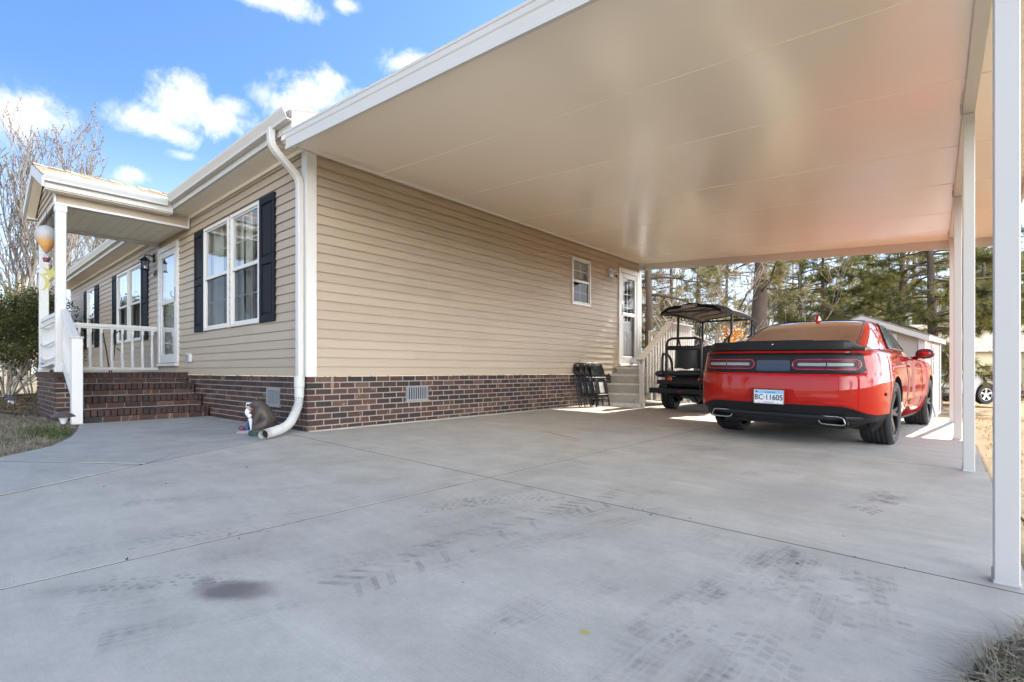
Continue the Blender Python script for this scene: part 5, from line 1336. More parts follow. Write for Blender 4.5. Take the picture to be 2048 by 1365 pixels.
# valance lip + exhausts
mb=MB()
def lip(s,t):
    u=2*s-1; x=.80*u; z=.345-.075*t; y=rear_y(x,max(z,.2))-.018-.02*math.sin(PI*t); return (x,y,z)
mb.grid(lip,40,6)
mb.tube([(.58*(2*i/30-1),rear_y(.58*(2*i/30-1),.26)-.035,.278) for i in range(31)],.010,6)
B('rear_valance',mb,M_['black'],sm=50)
for s in (-1,1):
    xc=s*.555; mb=MB(); w,h=.115,.042
    def rr(t,k=1.0,cut=.6):
        a=2*PI*t; c,sn=math.cos(a),math.sin(a); e=.45; x=w*k*math.copysign(abs(c)**e,c); z=h*k*math.copysign(abs(sn)**e,sn); x+= -s*z*.35; return x,z
    yb=rear_y(xc,.30)-.045
    zc=.302
    mb.grid(lambda a,t:(xc+rr(a,1.16-.02*t)[0],yb+.08*t+(.0),zc+rr(a,1.28)[1]),32,3,closeu=True); ex=B('exhaust_finisher',mb,M_['black'],sm=60)
    mb=MB(); mb.tube([(xc+rr(i/36)[0],yb-.004,zc+rr(i/36)[1]) for i in range(36)],.0065,6,closed=True); mb.build('exhaust_rim',M_['chrome'],ex,smooth=60,world=False)
    mb=MB(); mb.grid(lambda a,t:(xc+rr(a,.97)[0],yb+.10*t,zc+rr(a,.97)[1]),32,2,closeu=True); mb.add([(xc+rr(i/32,.97)[0],yb+.10,zc+rr(i/32,.97)[1]) for i in range(32)],[tuple(range(32))]); mb.build('exhaust_pipe',M_['darkhole'],ex,smooth=60,world=False)
# underbody
mb=MB(); mb.box((-.62,-.75,.20),(.62,3.6,.30)); mb.ball((.55,-.45,.28),(.22,.28,.09),12,8); mb.ball((-.55,-.45,.28),(.22,.28,.09),12,8); mb.tube([(-.75,0,.33),(.75,0,.33)],.05,8); mb.ball((0,0,.32),(.13,.14,.12),10,8); B('underbody',mb,M_['black'],sm=50)
# wheels
def wheel(name,x,y,r,w,side,par,rimr=None,spokes=5):
    rimr=rimr or r*.735
    hub=bpy.data.objects.new(name,None); COL.objects.link(hub); hub.parent=par; hub.location=(x,y,r-.004)
    Mx=lambda a,b,c:(c,a,b)
    pr=[(rimr,-w/2+.01),(rimr+.012,-w/2),(r-.030,-w/2-.004),(r-.010,-w/2+.012),(r,-w/2+.035)]
    ng=5
    for i in range(ng):
        c=-w/2+.035+(w-.07)*(i+.5)/ng; pr+= [(r,c-.012),(r-.008,c-.009),(r-.008,c+.009),(r,c+.012)] if i not in () else []
    pr+=[(r,w/2-.035),(r-.010,w/2-.012),(r-.030,w/2+.004),(rimr+.012,w/2),(rimr,w/2-.01)]
    mb=MB(); mb.lathe(pr,56,M=Mx,cap=False); mb.build('tyre',M_['rubber'],hub,smooth=28,world=False)
    s=side; f=s*(w/2-.02)
    mb=MB(); mb.lathe([(rimr-.012,-w/2+.02),(rimr-.012,w/2-.02)],40,M=Mx,cap=False)
    mb.lathe([(rimr+.002,f),(rimr+.002,f+s*.012),(rimr-.014,f+s*.012),(rimr-.022,f-s*.015),(rimr-.022,f)],48,M=Mx,cap=False)
    mb.lathe([(.0,f-s*.012),(.05,f-s*.012),(.062,f-s*.028),(.062,f-s*.06),(0,f-s*.06)],24,M=Mx)
    for k in range(spokes):
        for dd in (-.13,.13):
            a0=2*PI*k/spokes+dd*.45; a1=2*PI*k/spokes+dd*1.25
            p0=(f-s*.035,.05*math.cos(a0),.05*math.sin(a0)); p1=(f-s*.012,(rimr-.02)*math.cos(a1),(rimr-.02)*math.sin(a1)); mb.beam(p0,p1,.040,.03,up=(1,0,0))
    mb.build('rim',M_['rim'],hub,smooth=30,world=False)
    mb=MB(); mb.lathe([(.0,-s*.01),(rimr*.62,-s*.01),(rimr*.62,s*.01),(0,s*.01)],30,M=Mx); mb.build('brake_disc',M_['galv'],hub,smooth=30,world=False)
    return hub
for y in (0,WB):
    for s in (-1,1): wheel('wheel',s*.805,y,.355,.285,s,car)
# door, handles, mirrors, shut lines
for s in (-1,1):
    mb=MB()
    sx=lambda y,z: s*(prof(z)[0]*max(0,1-(abs(y-YC)/LH)**Qq)**(1/Pp)*hipf(y)+.0006)
    for y in (.78,2.12): mb.tube([(sx(y,z),y+(.05*(z-.6) if y<1 else -.03*(z-.6)),warpz(0,y,z)) for z in (.30,.4,.5,.6,.7,.8,.9,.985)],.003,5)
    mb.tube([(sx(y,.985),y,warpz(0,y,.985)) for y in [.80+.13*i for i in range(11)]],.003,5)
    d=B('door_shut_line',mb,M_['darkhole'])
    mb=MB(); mb.cbox((sx(.98,.88)-.02,.92,.86),(sx(.98,.88)+.022,1.10,.89),.008); B('door_handle',mb,M_['carred'])
    mr=bpy.data.objects.new('door_mirror',None); COL.objects.link(mr); mr.parent=car
    cxm=s*.985; cy=1.90; cz=1.05
    mb=MB(); mb.ball((cxm,cy+.03,cz),(.108,.085,.072),20,12); mb.build('mirror_housing',M_['carred'],mr,smooth=70,world=False)
    mb=MB(); mb.grid(lambda a,t:(cxm+.094*t*math.copysign(abs(math.cos(2*PI*a))**.75,math.cos(2*PI*a)),cy-.050+.02*t,cz+.060*t*math.copysign(abs(math.sin(2*PI*a))**.75,math.sin(2*PI*a))),28,5,closeu=True); mb.build('mirror_glass',M_['panelglossy'],mr,smooth=70,world=False)
    mb=MB(); mb.tube([(s*.80,cy+.10,.975),(s*.86,cy+.07,.985),(s*.94,cy+.03,1.02)],[.035,.028,.03],10); mb.build('mirror_stalk',M_['carred'],mr,smooth=60,world=False)
    mb=MB(); mb.cbox((sx(-.52,.60)-.004,-.60,.56),(sx(-.52,.60)+.004,-.50,.59),.003); B('wing_badge',mb,M_['black'])
mb=MB(); mb.box((-.78,2.4,.955),(.78,2.44,.985)); B('cowl_strip',mb,M_['black'])
for s in (-1,1):
    mb=MB(); mb.lathe([(0,0),(.075,0),(.085,.03),(0,.035)],20,M=lambda x,y,z:(s*.62+x,3.86+z,.70+y)); B('headlight',mb,M_['clearplastic'])
# ------------------------------------------------------------------ golf cart
cart=thing('golf_cart',(1.98,6.75,slab_z(1.98)),'black golf cart with canopy and rear flip seat beside the red coupe','golf cart',rotz=R(1.5))
cart.rotation_euler=(0,math.atan(SL),R(1.5))
C=lambda name,mb,mat,par=None,sm=40: mb.build(name,mat,par or cart,smooth=sm,world=False)
# chassis / body
mb=MB(); mb.cbox((-.50,-.25,.28),(.50,2.35,.36),.02); mb.cbox((-.48,-.46,.42),(.48,.55,.64),.05); mb.cbox((-.50,.50,.34),(.50,1.45,.40),.02)
for s in (-1,1): mb.grid(lambda a,t,s=s:(s*(.36+.22*t),0+.33*math.cos(PI*a),.30+.30*math.sin(PI*a)),14,3)
C('body',mb,M_['black'])
mb=MB()
def cowl(s,t):
    x=(2*s-1)*.50; y=1.75+.65*t; z=.90-.32*t**1.6-.05*(2*s-1)**2; return (x,y,z)
mb.grid(cowl,14,10); mb.cbox((-.50,1.70,.40),(.50,1.78,1.0),.02); mb.cbox((-.5,2.30,.34),(.5,2.42,.58),.03)
for s in (-1,1): mb.box((s*.5-.01,1.75,.4),(s*.5+.01,2.38,.6))
C('front_cowl',mb,M_['black'])
for s in (-1,1):
    for y in (0,1.75): wheel('wheel',s*.44,y,.265,.22,s,cart,.14)
# seats
mb=MB(); mb.cbox((-.49,.28,.62),(.49,.80,.76),.05); mb.cbox((-.49,-.34,.66),(.49,.12,.75),.035); C('seat',mb,M_['seat'])
mb=MB()
def backr(s,t,y0,dy):
    x=(2*s-1)*.46; edge=1-abs(2*s-1)**4*.5; bump=.05*(1-(2*abs((s*2)%1-.5))**3); return (x,y0+dy*bump*2-.0,.80+.42*t-.06*(abs(2*s-1)**5)*t)
for y0,dy in ((.20,-1),(.28,1)): mb.grid(lambda s,t,y0=y0,dy=dy:backr(s,t,y0,dy),30,8)
for x in (-.23,.23):
    mb.ball((x,.23,1.02),(.235,.085,.24),18,12)
C('seat_backrest',mb,M_['seat'],sm=70)
# rear cushion bolster, armrests
mb=MB(); mb.tube([(-.52,-.36,.70),(.52,-.36,.70)],.052,12); mb.ball((-.53,-.30,.69),(.10,.20,.07),14,10); mb.ball((.53,-.30,.69),(.10,.20,.07),14,10); C('flip_seat_bolster',mb,M_['seat'],sm=60)
for s in (-1,1):
    mb=MB(); mb.tube([(s*.47,.10,.74),(s*.47,.08,.90),(s*.475,.0,1.0),(s*.48,-.12,1.06),(s*.48,-.34,1.08),(s*.48,-.37,.98),(s*.48,-.36,.72)],.024,8); C('armrest',mb,M_['black'],sm=50)
# rear grab hoop and footrest
mb=MB(); hw=.325; yh=-.55
mb.tube([(-hw,yh,.30),(-hw,yh,1.24),(-hw+.025,yh,1.32),(-hw+.10,yh,1.36),(hw-.10,yh,1.36),(hw-.025,yh,1.32),(hw,yh,1.24),(hw,yh,.30)],.023,10)
mb.cbox((-hw,yh-.02,1.14),(hw,yh+.01,1.22),.005); C('grab_hoop',mb,M_['blackmetal'],sm=50)
mb=MB(); mb.cbox((-.50,-.58,.50),(.50,-.52,.575),.01); mb.cbox((-.64,-.60,.325),(.62,-.46,.425),.01); mb.cbox((-.45,-.5,.36),(.45,-.2,.40),.01); mb.beam((-.2,-.52,.33),(-.15,-.2,.2),.05,.05); mb.beam((.2,-.52,.33),(.15,-.2,.2),.05,.05); C('footrest_bumper',mb,M_['black'])
mb=MB(); mb.cbox((-.08,-.607,.37),(-.02,-.60,.39),.003); C('bumper_reflector',mb,M_['red'])
mb=MB(); mb.tube([(-.25,0,.25),(.25,0,.25)],.04,8); mb.ball((.05,.0,.25),(.13,.13,.11),10,8); C('rear_axle',mb,M_['galv'],sm=50)
for s in (-1,1):
    mb=MB(); mb.cbox((s*.345-.10,-.485,.50),(s*.345+.10,-.46,.63),.012); t_=C('tail_lamp',mb,M_['orange'])
    mb=MB(); mb.ball((s*.40,-.488,.60),(.04,.012,.022),10,6); mb.build('lamp_insert',M_['clearplastic'],t_,smooth=60,world=False)
# canopy
mb=MB(); RW=.575; y0,y1=-.28,2.12
def zr(u,v): return 1.93+.13*(1-abs(u)**2.4)-.05*abs(v-.5)*2*abs(v-.5)*2 + .012*math.cos(u*9)
def top(s,t): u=2*s-1; return (RW*u,y0+(y1-y0)*t,zr(u,t)+.018)
def bot(s,t): u=2*s-1; return (RW*.97*u,y0+.02+(y1-y0-.04)*t,zr(u,t)-.022)
mb.grid(top,24,10); cn=None
ru=[]
for s,t in [(i/23,0) for i in range(24)]+[(1,j/9) for j in range(1,10)]+[(1-i/23,1) for i in range(1,24)]+[(0,1-j/9) for j in range(1,9)]: ru.append((top(s,t),bot(s,t)))
n=len(ru); vs=[p for a,b in ru for p in (a,(a[0],a[1],b[2]-.02))]
mb.add(vs,[(2*i,2*((i+1)%n),2*((i+1)%n)+1,2*i+1) for i in range(n)])
cn=C('canopy',mb,M_['canopy'],sm=60)
mb=MB(); mb.grid(bot,24,10); mb.build('canopy_underside',simple('grey_canopy_lining',(.15,.125,.11),.45,.06,4),cn,smooth=60,world=False)
mb=MB()
for t in (.22,.42,.62,.82): mb.tube([tuple(Vector(bot(i/16,t))-Vector((0,0,.006))) for i in range(1,16)],.010,6)
mb.build('canopy_rib',M_['blackmetal'],cn,smooth=60,world=False)
mb=MB()
for s in (-1,1): mb.beam((s*.54,y0+.05,1.885),(s*.54,y1-.05,1.885),.035,.045)
for y in (y0+.06,y1-.06): mb.beam((-.54,y,1.885),(.54,y,1.885),.03,.04)
for s in (-1,1):
    for ya in (.05,.75,1.45): mb.tube([(s*.555,ya,1.875),(s*.565,ya+.02,1.825),(s*.565,ya+.2,1.825),(s*.555,ya+.22,1.875)],.010,6)
mb.build('canopy_frame',M_['blackmetal'],cn,smooth=40,world=False)
put_text('canopy_lettering','DENAGO',.062,M_['lettering'],cn,lambda x,y,z:(x-.02,y0-.004-z,1.985+y),.0015,.35,.001,1.05,1.1)
for s in (-1,1):
    mb=MB(); mb.tube([(s*.53,.52,1.88),(s*.53,.52,1.50),(s*.51,.46,1.40),(s*.50,.34,.80)],.025,8); mb.tube([(s*.515,.48,1.45),(s*.36,.26,1.18)],.018,8); C('roof_strut',mb,M_['blackmetal'],sm=50)
    mb=MB(); mb.tube([(s*.53,1.98,1.88),(s*.52,1.96,1.3),(s*.48,1.82,.95)],.024,8); mb.tube([(s*.53,1.97,1.78),(s*.585,1.95,1.72),(s*.585,1.94,1.52),(s*.53,1.95,1.47)],.012,6); C('front_strut',mb,M_['blackmetal'],sm=50)
mb=MB(); mb.tube([(-.5,1.96,1.62),(.5,1.96,1.62)],.008,6); C('windscreen_bar',mb,M_['galv'],sm=50)
mb=MB(); mb.cbox((.02,1.82,1.70),(.20,1.84,1.80),.01); mb.tube([(.11,1.84,1.78),(.11,1.9,1.86)],.01,6); C('rear_view_mirror',mb,M_['clearplastic'])
mb=MB(); mb.tube([(-.25+.17*math.cos(2*PI*i/20),1.42+.06*math.sin(2*PI*i/20),1.02+.14*math.sin(2*PI*i/20)) for i in range(20)],.013,6,closed=True); mb.tube([(-.25,1.42,1.02),(-.25,1.74,.86)],.02,8); C('steering_wheel',mb,M_['black'],sm=60)
# ------------------------------------------------------------------ vegetation helpers (numpy)
def np_mesh(name,V,Fc,mat,parent=None,smooth=False):
    me=bpy.data.meshes.new(name); V=np.asarray(V,np.float32); Fc=np.asarray(Fc,np.int32); k=Fc.shape[1]
    me.vertices.add(len(V)); me.vertices.foreach_set('co',V.ravel()); me.loops.add(Fc.size); me.loops.foreach_set('vertex_index',Fc.ravel())
    me.polygons.add(len(Fc)); me.polygons.foreach_set('loop_start',np.arange(0,Fc.size,k,dtype=np.int32)); me.polygons.foreach_set('loop_total',np.full(len(Fc),k,np.int32))
    if smooth: me.polygons.foreach_set('use_smooth',np.ones(len(Fc),bool))
    me.update(calc_edges=True); me.validate(); me.materials.append(mat)
    o=bpy.data.objects.new(name,me); COL.objects.link(o)
    if parent is not None: o.parent=parent
    return o
def segs_mesh(S,n=4):
    # S: list (p0,p1,r0,r1)
    A=np.array([s[0] for s in S]);Bp=np.array([s[1] for s in S]);r0=np.array([s[2] for s in S]);r1=np.array([s[3] for s in S])
    d=Bp-A; L=np.linalg.norm(d,axis=1,keepdims=True); d=d/np.maximum(L,1e-9)
    ref=np.where(np.abs(d[:,2:3])<.9,np.array([[0,0,1.]]),np.array([[1.,0,0]])); u=np.cross(d,ref); u/=np.maximum(np.linalg.norm(u,axis=1,keepdims=True),1e-9); w=np.cross(d,u)
    V=[];m=len(S)
    for c,r in ((A,r0),(Bp,r1)):
        for j in range(n):
            t=2*PI*j/n; V.append(c+(u*math.cos(t)+w*math.sin(t))*r[:,None])
    V=np.stack(V,1).reshape(-1,3)
    b=(np.arange(m)*2*n)[:,None]
    F=np.concatenate([np.stack([b[:,0]+j,b[:,0]+(j+1)%n,b[:,0]+n+(j+1)%n,b[:,0]+n+j],1) for j in range(n)])
    return V,F
def rv(rg): 
    v=rg.normal(size=3); return v/np.linalg.norm(v)
def grow(rg,p,d,L,r,depth,S,ends,up=.25,spread=.55,step=.35,wig=.16,nb=(2,4),ratio=.66,taper=.55):
    k=max(2,int(L/step)); st=L/k; pts=[p]; rr=[r]
    for i in range(k):
        d=d+rv(rg)*wig+np.array([0,0,up*.12]); d/=np.linalg.norm(d)
        q=p+d*st; r2=r*(1-(1-taper)*(i+1)/k); S.append((p,q,rr[-1],r2)); p=q; rr.append(r2); pts.append(p)
    if depth==0: ends.append((p,d)); return
    n=rg.integers(nb[0],nb[1]+1)
    for j in range(n):
        f=1 if j==0 else rg.uniform(.35,.98); i=min(int(f*k),k); o=pts[i]
        dd=d+rv(rg)*spread*(0.5 if j==0 else 1.1)+np.array([0,0,up]); dd/=np.linalg.norm(dd)
        grow(rg,o,dd,L*ratio*rg.uniform(.75,1.15),max(rr[i]*rg.uniform(.55,.75),.003),depth-1,S,ends,up,spread,step*.8,wig*1.15,nb,ratio,taper)
def bare_tree(name,seed,stems,L,r,depth,mat,up=.3,spread=.55,minr=.0,nb=(2,4),bud=0,ratio=.66,leaves=0):
    rg=np.random.default_rng(seed); S=[];E=[]
    for (off,d) in stems:
        grow(rg,np.array([off[0],off[1],-.1]),np.array(d)/np.linalg.norm(d),L,r,depth,S,E,up,spread,.45,.13,nb,ratio)
    S=[(a,b,max(x,minr),max(y,minr)) for a,b,x,y in S]
    big=[s for s in S if s[2]>r*.28]; sm=[s for s in S if s[2]<=r*.28]
    root=bpy.data.objects.new(name,None); COL.objects.link(root)
    V,F=segs_mesh(big,7); np_mesh('trunk',V,F,mat,root,True)
    if bud:
        for (p,d) in E:
            for _ in range(bud):
                q=p-d*rg.uniform(0,.35)+rv(rg)*.015; sm.append((q,q+rv(rg)*.08,.017,.007))
    V,F=segs_mesh(sm,3); np_mesh('crown',V,F,mat if minr<.01 else M_['darktwig'],root,False)
    if leaves:
        P=[];
        for (p,d) in E:
            for _ in range(leaves):
                if rg.random()<.5: continue
                q=p-d*rg.uniform(0,.5)+rv(rg)*.05; a=rv(rg)*.05; b=np.cross(a,rv(rg)); b=b/max(np.linalg.norm(b),1e-6)*.03; P+= [q,q+a+b,q+2*a,q+a-b]
        if P: np_mesh('dry_leaves',np.array(P),np.arange(len(P)).reshape(-1,4),M_['dryleaf'],root)
    return root
def needles(rg,C,Dm,n,Ln,w,droop=.2):
    # C clump centres (m,3), Dm directions
    m=len(C); 
    v=rg.normal(size=(m,n,3)); v/=np.linalg.norm(v,axis=2,keepdims=True)
    d=Dm[:,None,:]*.75+v; d[:,:,2]-=droop; d/=np.linalg.norm(d,axis=2,keepdims=True)
    o=C[:,None,:]-Dm[:,None,:]*rg.uniform(0,.16,size=(m,n,1))+v*.012
    L=Ln*rg.uniform(.65,1.15,size=(m,n,1)); sd=np.cross(d,rg.normal(size=(m,n,3))); sd/=np.maximum(np.linalg.norm(sd,axis=2,keepdims=True),1e-6)
    a=o-sd*w/2; b=o+sd*w/2; c=o+d*L; 
    V=np.stack([a,b,c],2).reshape(-1,3); return V,np.arange(len(V)).reshape(-1,3)
def pine(name,seed,H,r,z0,nl,reach,mat,nn=34,Ln=.24,w=.012,dens=1.0,lean=(0,0),droop=.2):
    rg=np.random.default_rng(seed); S=[];C=[];Dd=[]
    P=[np.array([lean[0]*t+.08*math.sin(3*t+seed),lean[1]*t+.08*math.cos(2.3*t+seed),-.25+H*t]) for t in np.linspace(0,1,16)]
    T=[(P[i],P[i+1],r*(1-.8*i/15)*(1.25 if i==0 else 1),r*(1-.8*(i+1)/15)) for i in range(15)]
    for i in range(nl):
        t=(z0+ (H-z0)*((i+rg.random())/nl))/H; k=min(int(t*15),14); p=P[k]+(P[k+1]-P[k])*(t*15-k)
        a=rg.uniform(0,2*PI) ; L=reach*(1.05-.75*max(0,(t*H-z0)/(H-z0))**1.2)*rg.uniform(.6,1.1)
        d=np.array([math.cos(a),math.sin(a),rg.uniform(-.15,.25)]); rr=.02+.022*L/reach*1.3
        st=.28;n=max(3,int(L/st))
        for j in range(n):
            d=d+rv(rg)*.21+np.array([0,0,-.05+.075*(j/n)]); d/=np.linalg.norm(d); q=p+d*st; S.append((p,q,rr*(1-j/n*.8),rr*(1-(j+1)/n*.8))); p=q
            if j>n*.22:
                for _ in range(int(rg.integers(1,4)*dens+.5)):
                    sd=d*.55+rv(rg)*.95; sd[2]*=.6; sd/=np.linalg.norm(sd); l=rg.uniform(.25,.75)*(1-.4*j/n); q2=p+sd*l; S.append((p,q2,.010,.006))
                    for f in (.55,1.0):
                        if rg.random()<.9: C.append(p+sd*l*f); Dd.append(sd)
        C.append(p);Dd.append(d)
    root=bpy.data.objects.new(name,None); COL.objects.link(root)
    V,F=segs_mesh(T,14); V2,F2=segs_mesh(S,4); np_mesh('trunk',np.concatenate([V,V2]),np.concatenate([F,F2+len(V)]),M_['bark'],root,True)
    V,F=needles(rg,np.array(C),np.array(Dd),nn,Ln,w,droop); np_mesh('crown',V,F,mat,root)
    return root
def place(o,x,y,rz=0,s=1,label=None,cat='tree',group=None,dz=0):
    o.location=(x,y,gz(x,y)+dz); o.rotation_euler=(0,0,rz); o.scale=(s,s,s)
    return tag(o,label,cat,group)
# --- left front: bare upright tree, second bare tree, evergreen shrub
t1=bare_tree('bare_tree',11,[((.1*math.cos(a),.1*math.sin(a)),(.20*math.cos(a),.20*math.sin(a),1)) for a in [.3,1.3,2.3,3.3,4.3,5.3]],4.1,.13,4,M_['paleb'],.42,.42,.011,(3,4),4,.70)
zt_=max(max(v.co.z for v in ch.data.vertices) for ch in t1.children); wd_=max(max(abs(v.co.x) for v in ch.data.vertices) for ch in t1.children); print('TREE',zt_,wd_); TS=15.0/zt_
place(t1,-27.6,-.3,.4,TS,'tall bare many-stemmed tree rising behind the shrub and the porch gable')
o=dup(t1,(-33,5.0,gz(-33,5)),2.1,TS*.85,'smaller bare tree seen between the porch posts and the far house corner')
o['category']='tree'
def shrub(name,seed,H,Rr,zlo,nl,lw,mat,stems=7,sr=.035,flat=.0):
    rg=np.random.default_rng(seed); S=[];E=[]
    for i in range(stems):
        a=2*PI*i/stems+rg.uniform(-.3,.3); d=np.array([math.cos(a)*.38,math.sin(a)*.38,1])
        grow(rg,np.array([.09*math.cos(a),.09*math.sin(a),-.05]),d/np.linalg.norm(d),H*.36,sr,3,S,E,.15,.75,.22,.2,(2,3),.72)
    root=bpy.data.objects.new(name,None); COL.objects.link(root)
    V,F=segs_mesh(S,5); np_mesh('stems',V,F,M_['paleb'],root,True)
    # leaf shell & volume, clumped
    nc=int(nl/42); th=rg.uniform(0,2*PI,nc); cz=rg.uniform(0,1,nc)**.75; rad=np.sqrt(rg.uniform(.25,1,nc))*Rr*(1-.45*np.abs(cz-.45)**1.6*1.6)
    rad*= 1+.18*np.sin(th*3+seed)+.12*np.sin(th*7)
    C=np.stack([rad*np.cos(th),rad*np.sin(th),zlo+(H-zlo)*cz],1)
    n=42; q=C[:,None,:]+rg.normal(size=(nc,n,3))*np.array([.15,.15,.11])*(Rr/1.3)
    nrm=rg.normal(size=(nc,n,3)); nrm[:,:,2]+=.5; nrm/=np.linalg.norm(nrm,axis=2,keepdims=True); a=np.cross(nrm,rg.normal(size=(nc,n,3))); a/=np.linalg.norm(a,axis=2,keepdims=True); b=np.cross(nrm,a)
    l=lw*rg.uniform(.7,1.3,size=(nc,n,1)); V=np.stack([q-a*l,q+b*l*.42,q+a*l,q-b*l*.42],2).reshape(-1,3)
    np_mesh('foliage',V,np.arange(len(V)).reshape(-1,4),mat,root); return root
s1=shrub('evergreen_shrub',5,3.45,1.75,1.15,17000,.055,M_['shrubleaf'],8,.05)
place(s1,-13.9,-1.6,.0,.84,'large evergreen shrub with bare lower stems and sunlit top beyond the porch','shrub')
s2=shrub('corner_shrub',8,2.6,.8,.5,7000,.05,M_['shrubleaf'],5,.03)
place(s2,-16.6,-.9,.5,1,'narrow dark leafy shrub beside the far front corner of the house','shrub')
s3=shrub('leaning_plant',9,.55,.22,.2,260,.05,M_['shrubleaf'],3,.008)
place(s3,-6.9,-1.15,.2,1,'small sparse potted plant behind the porch railing','plant')
# --- rear pines
px=lambda X,d:(5.775-.6587*d+.7524*(X-1024)/1009*d, -2.911+.7524*d+.6587*(X-1024)/1009*d)
A1=pine('pine_tree',21,8.6,.20,1.9,54,3.4,M_['needle'],36,.24,.011,1.4)
x,y=px(1866,17.5); place(A1,x,y,0,1,'rough barked pine with drooping boughs right beside the grey shed roof')
A2=pine('pine_tree',33,9.0,.19,2.2,58,3.7,M_['needle'],36,.24,.011,1.4,(.25,.1))
x,y=px(1797,20.5); place(A2,x,y,.6,1,'slim dark pine trunk with low boughs hanging over the shed roof peak')
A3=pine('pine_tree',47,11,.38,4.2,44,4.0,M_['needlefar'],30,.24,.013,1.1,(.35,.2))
x,y=px(1516,19.5); place(A3,x,y,0,1,'thickest pine trunk standing behind the golf cart canopy')
A4=pine('pine_tree',59,8.8,.15,2.6,54,3.4,M_['needle'],34,.24,.012,1.35)
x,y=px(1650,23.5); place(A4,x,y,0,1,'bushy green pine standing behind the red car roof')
A5=pine('pine_tree',71,10,.13,3.0,34,2.6,M_['needlefar'],22,.26,.016,.8)
x,y=px(1299,15.0); place(A5,x,y,0,1,'slim dark pine trunk next to the far house corner trim')
lst=[(A2,1970,41,2.0,1.5,'pine behind the pale yellow house seen between the front carport posts'),
(A1,2075,43,1.2,1.6,'pine with long boughs beyond the outer side of the nearest carport post'),
(A2,2190,30,3.3,1.2,'pine furthest out beyond the nearest carport post, only its boughs in view'),
(A4,1925,44,.7,1.6,'pine behind the yellow house roof seen beside the second post'),
(A1,1735,26,4.0,1.0,'pine seen over the shed roof peak, behind the slim dark trunk'),
(A2,1600,29,5.0,1.1,'pine seen above the red car antenna, far back in the wood'),
(A5,1340,27,1.5,1.1,'pale pine behind the wooden steps railing'),
(A5,1450,30,2.6,1.1,'pale pine with a thin trunk seen through the golf cart'),
(A3,1395,34,1.0,.9,'thick trunked far pine seen just above the golf cart canopy'),
(A5,1560,34,.3,1.2,'pale far pine between the thick trunk and the bushy green pine'),
(A4,1290,33,2.2,1.1,'far pine glimpsed between house corner and step railing'),
(A4,2030,47,2.9,1.7,'far pine crown above the yellow house ridge'),
(A1,1830,34,.4,1.2,'far pine crown between the two trunks beside the shed')]
for o,X,d,rz,s,lb in lst:
    x,y=px(X,d); c=dup(o,(x,y,gz(x,y)),rz,s,lb); c['category']='tree'
# --- rear bare trees and saplings
b1=bare_tree('bare_sapling',101,[((0,0),(.1,.05,1))],3.2,.085,4,M_['palesap'],.22,.75,.007,(2,4),1,.70,2)
x,y=px(1352,21); place(b1,x,y,0,1,'pale bare sapling with arching branches behind the wooden railing')
b2=bare_tree('bare_sapling',131,[((0,0),(-.15,.1,1)),((.1,0),(.25,0,1))],2.9,.07,4,M_['palesap'],.15,.85,.007,(2,4),1,.70,3)
x,y=px(1442,18.5); place(b2,x,y,0,1,'two-stemmed pale bare sapling seen through the golf cart frame')
lst=[(b1,1310,24,1.0,1.1,'pale bare sapling beside the house corner trim'),(b2,1395,26,2.0,1.1,'bare sapling between the step railing and the golf cart canopy peak'),(b1,1480,24,3.0,1.0,'bare sapling between the golf cart canopy and the thick pine trunk'),
(b2,1560,22,4.0,1.0,'tangled bare sapling between the thick pine trunk and the red car antenna'),(b1,1620,27,5.0,1.1,'bare sapling behind the red car antenna'),(b2,1700,30,.5,1.2,'bare sapling behind the shed peak'),
(b1,1325,31,.2,1.3,'far bare tree over the wooden steps'),(b2,1420,33,1.2,1.4,'far bare tree over the golf cart'),(b1,1515,36,2.2,1.4,'far bare tree behind the thick pine trunk'),(b1,1880,38,2.6,1.3,'far bare tree behind the third carport post')]
for o,X,d,rz,s,lb in lst:
    x,y=px(X,d); c=dup(o,(x,y,gz(x,y)),rz,s,lb); c['category']='tree'
# amber leaves on a young tree behind the cart
ab=bare_tree('amber_leaf_sapling',211,[((0,0),(.05,0,1))],.75,.018,2,M_['paleb'],.2,.6,.004,(2,3),0,.7)
rg=np.random.default_rng(3); P=[]
for _ in range(150):
    q=np.array([0,0,1.35])+rg.normal(size=3)*np.array([.13,.13,.15]); a=rv(rg)*.04; b=np.cross(a,rv(rg)); b=b/max(np.linalg.norm(b),1e-6)*.03; P+=[q-a,q+b,q+a,q-b]
np_mesh('amber_leaves',np.array(P),np.arange(len(P)).reshape(-1,4),M_['amberleaf'],ab)
x,y=px(1464,12.0); place(ab,x,y,0,1.0,'small sapling with a clump of bright amber leaves seen through the golf cart',dz=.28)
# --- far woods as one mass
rg=np.random.default_rng(77); S=[];Pq=[]
for i in range(90):
    X=rg.uniform(900,2500); d=rg.uniform(40,80); x,y=px(X,d); h=rg.uniform(9,15); r=rg.uniform(.09,.22); b=np.array([x,y,gz(x,y)-.3])
    S.append((b,b+np.array([rg.normal()*.9,rg.normal()*.9,h]),r,r*.4))
    for _ in range(14):
        p=b+np.array([0,0,rg.uniform(1.5,h)]); q=p+np.array([rg.normal()*1.6,rg.normal()*1.6,rg.uniform(.2,1.8)]); S.append((p,q,.035,.012))
        for __ in range(2): S.append((q,q+rv(rg)*.9+np.array([0,0,.4]),.014,.008))
    if rg.random()<.85:
        for _ in range(1200):
            q=b+np.array([rg.normal()*1.5,rg.normal()*1.5,rg.uniform(2.2 if rg.random()<.5 else .8,h)]); a=rv(rg)*.17; c=np.cross(a,rv(rg)); c=c/max(np.linalg.norm(c),1e-6)*.04; Pq+=[q-a,q+c,q+a,q-c]
